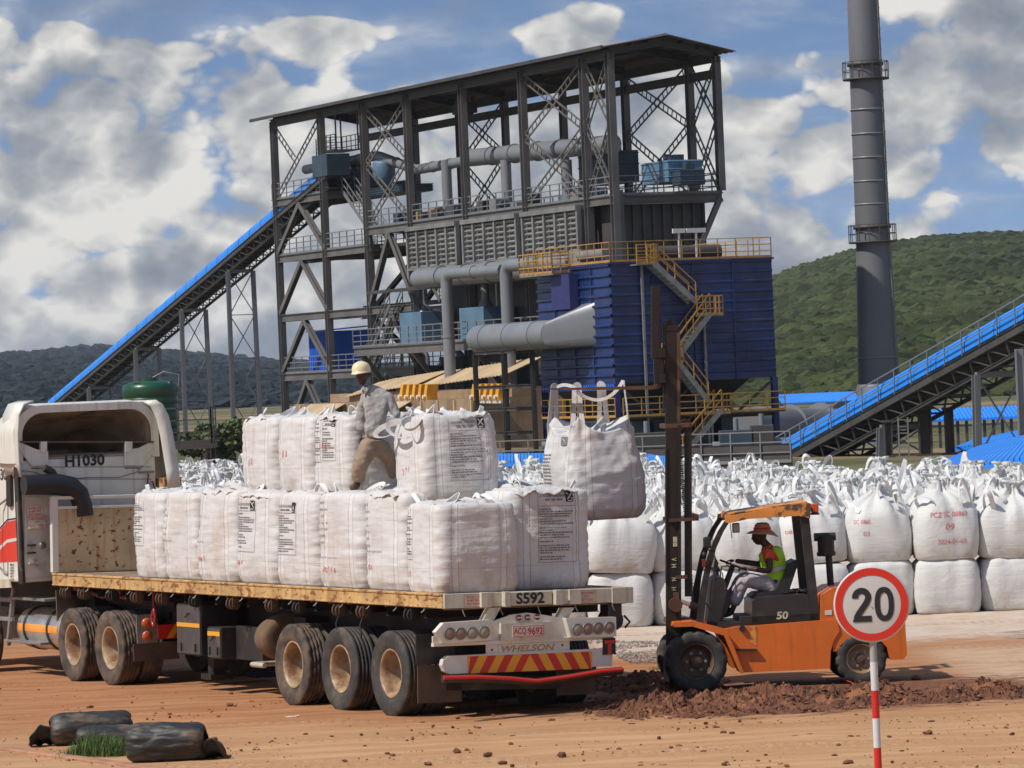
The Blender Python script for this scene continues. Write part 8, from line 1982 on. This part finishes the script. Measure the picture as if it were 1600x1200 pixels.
def driver():
    root = empty('person', FM @ Vector((-.8, 0, 0)), (0, 0, FRZ)); o = Vector((-.8, 0, 0)); tag(root, 'forklift driver in a straw hat and yellow-green vest over an orange shirt', 'person')
    def q(u, v, y=0): x, z = FX(u, v, y); p = Vector((x, y, z))-o; return (p.x, p.y, p.z)
    J = dict(pelvis=q(1214, 917, .02), belly=q(1213, 897, .02), chest=q(1205, 868, .02), neck0=q(1196, 851, .02), neck1=q(1192, 845, .02), headc=q(1188, 838, .02),
        shL=q(1201, 862, .19), elL=q(1203, 893, .24), wrL=q(1168, 888, .14), shR=q(1200, 860, -.16), elR=q(1188, 882, -.22), wrR=q(1148, 876, -.13),
        hipL=q(1206, 916, .11), knL=q(1162, 905, .13), anL=q(1143, 957, .12), toeL=q(1126, 962, .12), hipR=q(1206, 914, -.09), knR=q(1160, 901, -.12), anR=q(1136, 948, -.1), toeR=q(1122, 955, -.1))
    body('person_body', J, root, [(J['wrL'], (.95, -.05, .12), (.1, -.1, -1), .75, -1, .95), (J['wrR'], (.95, .0, .05), (.1, .1, -1), .8, 1, .95)], (q(1186.5, 837.5, .02), (1, 0, -.16), (.1, 0, 1), .98))
    orange = mat('orange_red_shirt', (.62, .085, .025), .8, var=.12, bump=.4, bs=30)
    cloth([[(q(1212, 905, .02), (.125, .14)), (J['belly'], (.12, .14)), (J['chest'], (.135, .16)), (q(1197, 854, .02), (.08, .085))], [(J['chest'], (.145, .165)), (J['shL'], .078), (q(1202, 880, .21), .072)], [(J['chest'], (.145, .165)), (J['shR'], .074), (q(1196, 871, -.19), .068)]], 'shirt', orange, root, .008, 2)
    vest = mat('fluorescent_vest', (.40, .78, .02), .7, var=.15, vs=4, bump=.3, bs=25)
    cloth([[(q(1214, 914, .02), (.155, .165)), (J['belly'], (.165, .172)), (J['chest'], (.180, .190)), (q(1200, 854, .02), (.115, .145))]], 'vest', vest, root, .010, 5)
    # grey reflective band round the vest
    a = Vector(q(1211, 889, .02)); ax = (Vector(q(1205, 868, .02))-Vector(q(1213, 897, .02))).normalized(); e = Vector((0, 1, 0)); g = ax.cross(e); mb = MB(); n = 40; vs = []
    for h in (-.025, .025):
        for i in range(n): t = 2*math.pi*i/n; vs.append(a+ax*h+g*math.cos(t)*.180+e*math.sin(t)*.192)
    mb.add(vs, [(i, (i+1) % n, n+(i+1) % n, n+i) for i in range(n)], True).build('reflective_band', mat('grey_reflective_band', (.42, .42, .44), .4, bump=0), root)
    gt = mat('pale_grey_trousers', (.38, .34, .345), .85, var=.15, vs=3, dirt=(.26, .2, .17), dlo=.55, dhi=.85, bump=.4, bs=30)
    cloth([[(q(1216, 908, .02), (.12, .13)), (J['pelvis'], (.125, .15)), (J['hipL'], (.12, .12)), (q(1183, 910, .12), .118), (J['knL'], .100), (q(1151, 932, .125), .092), (q(1145, 948, .12), .088)], [(J['pelvis'], (.125, .15)), (J['hipR'], (.11, .11)), (q(1183, 908, -.11), .11), (J['knR'], .095), (q(1146, 925, -.11), .085), (q(1139, 941, -.1), .080)]], 'trousers', gt, root, .014, 6)
    for a_, t in (('anL', 'toeL'), ('anR', 'toeR')):
        A, T_ = Vector(J[a_]), Vector(J[t]); V, F = skin_mesh([[(tuple(A+Vector((0, 0, .07))), .055), (tuple(A), .056), (tuple(A.lerp(T_, .5)), .050), (tuple(T_), .042)]]); MB().add(V, F, True).build('boot', M_['ink'], root)
    # wide straw hat tilted down at the front
    c = Vector(q(1191, 828, .02)); f = Vector((1, 0, .10)).normalized(); f = Vector((math.cos(R(-8)), 0, math.sin(R(0)))).normalized(); u = Vector((-.06, 0, 1)); u = (u-f*u.dot(f)).normalized(); l = u.cross(f); n = 48; mb = MB(); vs = []
    prof = [(.195, -.045, 0), (.15, -.018, 0), (.105, .0, 0), (.098, .03, 0), (.085, .075, 0), (.06, .095, 0), (0, .10, 0)]
    for r_, h, _ in prof:
        for i in range(n):
            t = 2*math.pi*i/n; x, y = math.cos(t), math.sin(t); d = 0
            if r_ > .14: d = (-.055*max(0, -x)**1.5+.012*max(0, x))*(r_-.105)/.09; 
            vs.append(c+f*x*r_*1.08+l*y*r_+u*(h+d))
    fs = [(j*n+i, j*n+(i+1) % n, (j+1)*n+(i+1) % n, (j+1)*n+i) for j in range(len(prof)-1) for i in range(n)]
    h = MB().add(vs, fs, True).build('straw_hat', mat('straw_hat', (.52, .33, .20), .8, var=.12, vs=10, bump=.5, bs=70), root); h.modifiers.new('s', 'SOLIDIFY').thickness = .006
    vs = []
    for hh, rr in ((.008, .109), (.034, .1035)):
        for i in range(n): t = 2*math.pi*i/n; vs.append(c+f*math.cos(t)*rr*1.08+l*math.sin(t)*rr+u*hh)
    MB().add(vs, [(i, (i+1) % n, n+(i+1) % n, n+i) for i in range(n)], True).build('hat_band', M_['red'], h)
driver()

def sign():
    D = 34.6; base = P(1371, 1200, D); c = P(1362, 944.5, D-.04)
    r = empty('speed_limit_sign', (c.x, D, 0)); tag(r, 'round red-bordered 20 speed limit sign on a red and white striped post', 'sign')
    c = Vector((0, -.04, c.z)); n = 72; rd = .303
    def disc(rad, y, name, m, th=.0015, inner=0, parent=None):
        mb = MB(); vs = []
        for yy in (y, y+th):
            for rr in ([rad, inner] if inner else [rad]):
                for i in range(n): t = 2*math.pi*i/n; vs.append((c.x+math.cos(t)*rr, yy, c.z+math.sin(t)*rr))
        if inner: mb.add(vs, [(i, (i+1) % n, n+(i+1) % n, n+i) for i in range(n)]+[(i, (i+1) % n, 2*n+(i+1) % n, 2*n+i) for i in range(n)]+[(n+i, n+(i+1) % n, 3*n+(i+1) % n, 3*n+i) for i in range(n)])
        else: mb.add(vs, [tuple(range(n)), tuple(range(2*n-1, n-1, -1))]+[(i, (i+1) % n, n+(i+1) % n, n+i) for i in range(n)])
        return mb.build(name, m, parent or r)
    pr = MB().lathe([(rd-.012, c.y+.02), (rd-.004, c.y+.016), (rd, c.y+.006), (rd-.004, c.y-.002), (rd-.012, c.y-.004), (0, c.y-.004)], o=(0, 0, c.z), n=n); pl = pr.build('sign_plate', mat('off_white_sign_sheet', (.56, .53, .50), .4, var=.04, dirt=(.45, .40, .35), dlo=.6, dhi=.9), r)
    disc(.290, c.y-.007, 'red_ring', mat('sign_red', (.62, .030, .015), .35, var=.08), inner=.232, parent=pl)
    blk = mat('sign_black', (.018, .018, .020), .4, var=.05, bump=0); tx = MB(); N_ = 48; vs = []
    for rx, rz, e in ((.0770, .136, 2.35), (.0345, .091, 2.3)):
        for i in range(N_):
            t = 2*math.pi*i/N_; ct, st_ = math.cos(t), math.sin(t); vs.append((.100+rx*math.copysign(abs(ct)**(2/e), ct), c.y-.0085, c.z+rz*math.copysign(abs(st_)**(2/e), st_)))
    tx.add(vs, [(i, (i+1) % N_, N_+(i+1) % N_, N_+i) for i in range(N_)])
    tx.build('numeral', blk, pl, fix=False)
    # the 2: hooked stroke and foot
    path = []
    for i in range(15): t = R(188-i*205/14); path.append((-.078+.052*math.cos(t), .060+.052*math.sin(t)))
    path += [(-.045, .010), (-.075, -.030), (-.105, -.068), (-.128, -.112)]
    vs = []; w_ = .0245
    for i, (x, z) in enumerate(path):
        a, b = path[max(0, i-1)], path[min(len(path)-1, i+1)]; dx, dz = b[0]-a[0], b[1]-a[1]; l_ = math.hypot(dx, dz); nx, nz_ = -dz/l_*w_, dx/l_*w_; vs += [(x+nx, c.y-.0085, c.z+z+nz_), (x-nx, c.y-.0085, c.z+z-nz_)]
    m2 = MB().add(vs, [(2*i, 2*i+1, 2*i+3, 2*i+2) for i in range(len(path)-1)])
    m2.add([(-.155, c.y-.0088, c.z-.136), (-.004, c.y-.0088, c.z-.136), (-.004, c.y-.0088, c.z-.088), (-.115, c.y-.0088, c.z-.088), (-.150, c.y-.0088, c.z-.112)], [(0, 1, 2, 3, 4)])
    m2.build('numeral', blk, pl, fix=False)
    MB().cyl((0, c.y-.011, c.z-.02), (0, c.y-.008, c.z-.02), .006, n=10).build('rivet', M_['inkgrey'], pl)
    # striped post
    zt = P(1366, 1030, D).z; pb = MB().cyl((0, .0, -.2), (0, .0, c.z+.15), .0285, n=28).build('post', mat('galvanised_post', (.42, .41, .38), .5, .2, dirt=(.3, .22, .14), dlo=.55, dhi=.8), r)
    red, wh = MB(), MB(); zs = [P(1364, v, D).z for v in (1034, 1079, 1122.5, 1168.5)]; st = zs[1]-zs[2]
    k = 0; z = zs[0]
    edges = [zs[0], zs[1], zs[2], zs[3]]
    while edges[-1] > 0: edges.append(edges[-1]-st)
    for i in range(len(edges)-1): (wh if i % 2 == 0 else red).cyl((0, 0, max(.0, edges[i+1])+.0005), (0, 0, edges[i]), .0300, n=28, caps=False)
    wh.build('white_sleeve', mat('white_reflective_tape', (.58, .59, .60), .35, var=.08), pb); red.build('red_stripe', mat('red_reflective_tape', (.55, .02, .015), .35, var=.1), pb)
    MB().bx(-.05, .05, -.032, .036, c.z-.02, c.z+.02).build('clamp', M_['galv'], r)
sign()

def tarp_roll(lab, u0, u1, v0, v1, D, yaw, seed, flat=.8, fold=True, tone=0):
    a, b = P(u0, v1, D), P(u1, v1, D); L_ = (b.x-a.x)/math.cos(yaw); h = (v1-v0)*D/FPX; rng = random.Random(seed)
    c = Vector(((a.x+b.x)/2, D, 0)); r = empty('tarpaulin_roll', c, (0, 0, yaw)); tag(r, lab, 'tarpaulin roll', 'rolled black tarpaulins by the roadside')
    n, m_ = 120, 72; pts = []
    for j in range(m_):
        x = -L_/2+L_*j/(m_-1); row = []
        e = min(1, (L_/2-abs(x))/.05)
        for i in range(n):
            t = 2*math.pi*i/n; k = .11*nz3(math.cos(t)*1.2+seed, math.sin(t)*1.2, x*1.8)+.055*nz3(math.cos(t)*3, math.sin(t)*3+seed, x*5)+.04*abs(nz3(math.cos(t)*5, math.sin(t)*5+seed, x*6))
            rr = h/2*(1+k*1.3)*(.62+.38*(1-(1-min(1, (L_/2-abs(x))/.16))**2)**.5); cz = math.sin(t); z = h*.47+cz*rr*(1 if cz > 0 else .92); y = math.cos(t)*rr*1.08
            row.append((x+.03*nz3(t, x*3, seed), y, max(-.01, z)))
        pts.append(row)
    tm = mat('dusty_black_sheet', (.022, .021, .020), .55, dirt=(.17, .115, .07), dlo=.50, dhi=.72, ds=3.2, var=.3, bump=.4, bs=6, bd=.03, stretch=(.5, 1, 1.6))
    g = grid_mesh('outer_sheet', pts, n, m_, tm, r, wrap=True); g.modifiers.new('s', 'SOLIDIFY').thickness = -.012
    # spiral of folded layers at both ends
    for s_ in (-1, 1):
        sp = []; N_ = 150
        x = s_*(L_/2-.03)
        for k in range(N_):
            t = 2*math.pi*3.6*k/N_; rr = h/2*(.90-.75*k/N_)*(1+.12*nz3(t*.9, seed, s_)); sp.append((math.cos(t)*rr*1.05, h*.46+math.sin(t)*rr*.93))
        vs = []
        for y, z in sp: vs += [(x-s_*.25, y, z), (x+s_*(.0+.03*nz3(y*6, z*6, seed)), y, z)]
        o = MB().add(vs, [(2*i, 2*i+1, 2*i+3, 2*i+2) for i in range(N_-1)], True).build('rolled_layer', tm, r); o.modifiers.new('s', 'SOLIDIFY').thickness = .012
    if fold:      # loose flap on the ground
        pts = []; s_ = 1 if fold == 1 else -1
        for j in range(24):
            row = []
            for i in range(24): a_, b_ = i/23, j/23; row.append((s_*(L_/2-.08+a_*.34), -h*.30+b_*h*.75, .02+.12*(1-b_)*(1-abs(2*a_-1)**2)*1.1+.05*nz3(a_*4, b_*4, seed)+.10*(b_ < .3)*(1-b_*3)))
            pts.append(row)
        o = grid_mesh('loose_flap', pts, 24, 24, tm, r); o.modifiers.new('s', 'SOLIDIFY').thickness = .014
    return r
tarp_roll('rolled dusty black tarpaulin nearest the camera, its right end open', 201, 322, 1131, 1191, 48.9, R(-8), 3, fold=1)
tarp_roll('upper black tarpaulin roll behind the grass tuft with collapsed left end', 82, 205, 1113, 1164, 51.7, R(10), 7, fold=-1)
tarp_roll('flattened black tarpaulin roll between the other two behind the grass', 122, 212, 1137, 1172, 51.0, R(6), 12, fold=0)

def grass():
    rng = random.Random(8); mb = MB()
    def tuft(u, v, nb, sx, sy, h0):
        c = PG(u, v)
        for k in range(nb):
            x, y = c.x+rng.gauss(0, sx), c.y+rng.gauss(0, sy); h = rng.uniform(.35, 1)*h0*math.exp(-((x-c.x)/(sx*2.2))**2); a = rng.uniform(0, 6.28); ln = rng.uniform(.1, .6)*h; w = rng.uniform(.003, .006)
            dx, dy = math.cos(a), math.sin(a); vs = []
            for j in range(4): f = j/3; ww = w*(1-f*.85); px, py, pz = x+dx*ln*f*f, y+dy*ln*f*f, h*f*(1-.25*f*ln/h); vs += [(px-dy*ww, py+dx*ww, pz), (px+dy*ww, py-dx*ww, pz)]
            mb.add(vs, [(2*j, 2*j+1, 2*j+3, 2*j+2) for j in range(3)])
    tuft(158, 1180, 1100, .21, .12, .30); tuft(122, 1180, 200, .10, .08, .14); tuft(182, 1180, 250, .12, .08, .22); tuft(140, 1178, 220, .1, .08, .36)
    tuft(1152, 1046, 0, .1, .1, .1); tuft(1032, 1046, 90, .10, .08, .08); tuft(124, 1188, 60, .1, .03, .05)
    o = mb.build('grass', mat('fresh_grass_blades', (.085, .145, .028), .7, var=.4, vs=6, dirt=(.22, .19, .07), dlo=.6, dhi=.75, ds=8, bump=0), fix=False); tag(o, 'tuft of green grass growing between the tarpaulin rolls', 'grass', kind='stuff')
    # scrap of white paper on the track, red cord by the forklift
    p = PG(456, 1121); r = MB(); pts = []
    for j in range(6): pts.append([(p.x-.09+.18*i/9, p.y-.06+.12*j/5, .012+.012*nz3(i*.7, j*.7, 1)+.01*(i in (0, 9))) for i in range(10)])
    g = grid_mesh('paper_scrap', pts, 10, 6, M_['platewhite']); tag(g, 'small scrap of white paper on the sandy track below the trailer wheels', 'litter')
    q = [PG(u, v)+Vector((0, 0, .05)) for u, v in ((1292, 1068), (1305, 1065), (1318, 1068), (1330, 1072), (1338, 1078))]; o = MB().tube(q, .007, 6).build('cord', mat('red_cord', (.65, .06, .06), .6), None); tag(o, 'thin red cord lying on the soil below the forklift', 'cord')
grass()

def haze():
    mb = MB().bx(-4100, 4100, -210, 6100, -1.5, 80); t = bpy.data.materials.new('haze'); t.use_nodes = True; nt = t.node_tree; nt.nodes.clear()
    o = nt.nodes.new('ShaderNodeOutputMaterial'); v = nt.nodes.new('ShaderNodeVolumePrincipled'); v.inputs['Color'].default_value = (.80, .88, 1.0, 1); v.inputs['Density'].default_value = .00006; v.inputs['Anisotropy'].default_value = .2
    nt.links.new(v.outputs[0], o.inputs['Volume']); h = mb.build('haze', t); tag(h, 'thin pale haze in the distance', 'haze', kind='stuff')
haze()
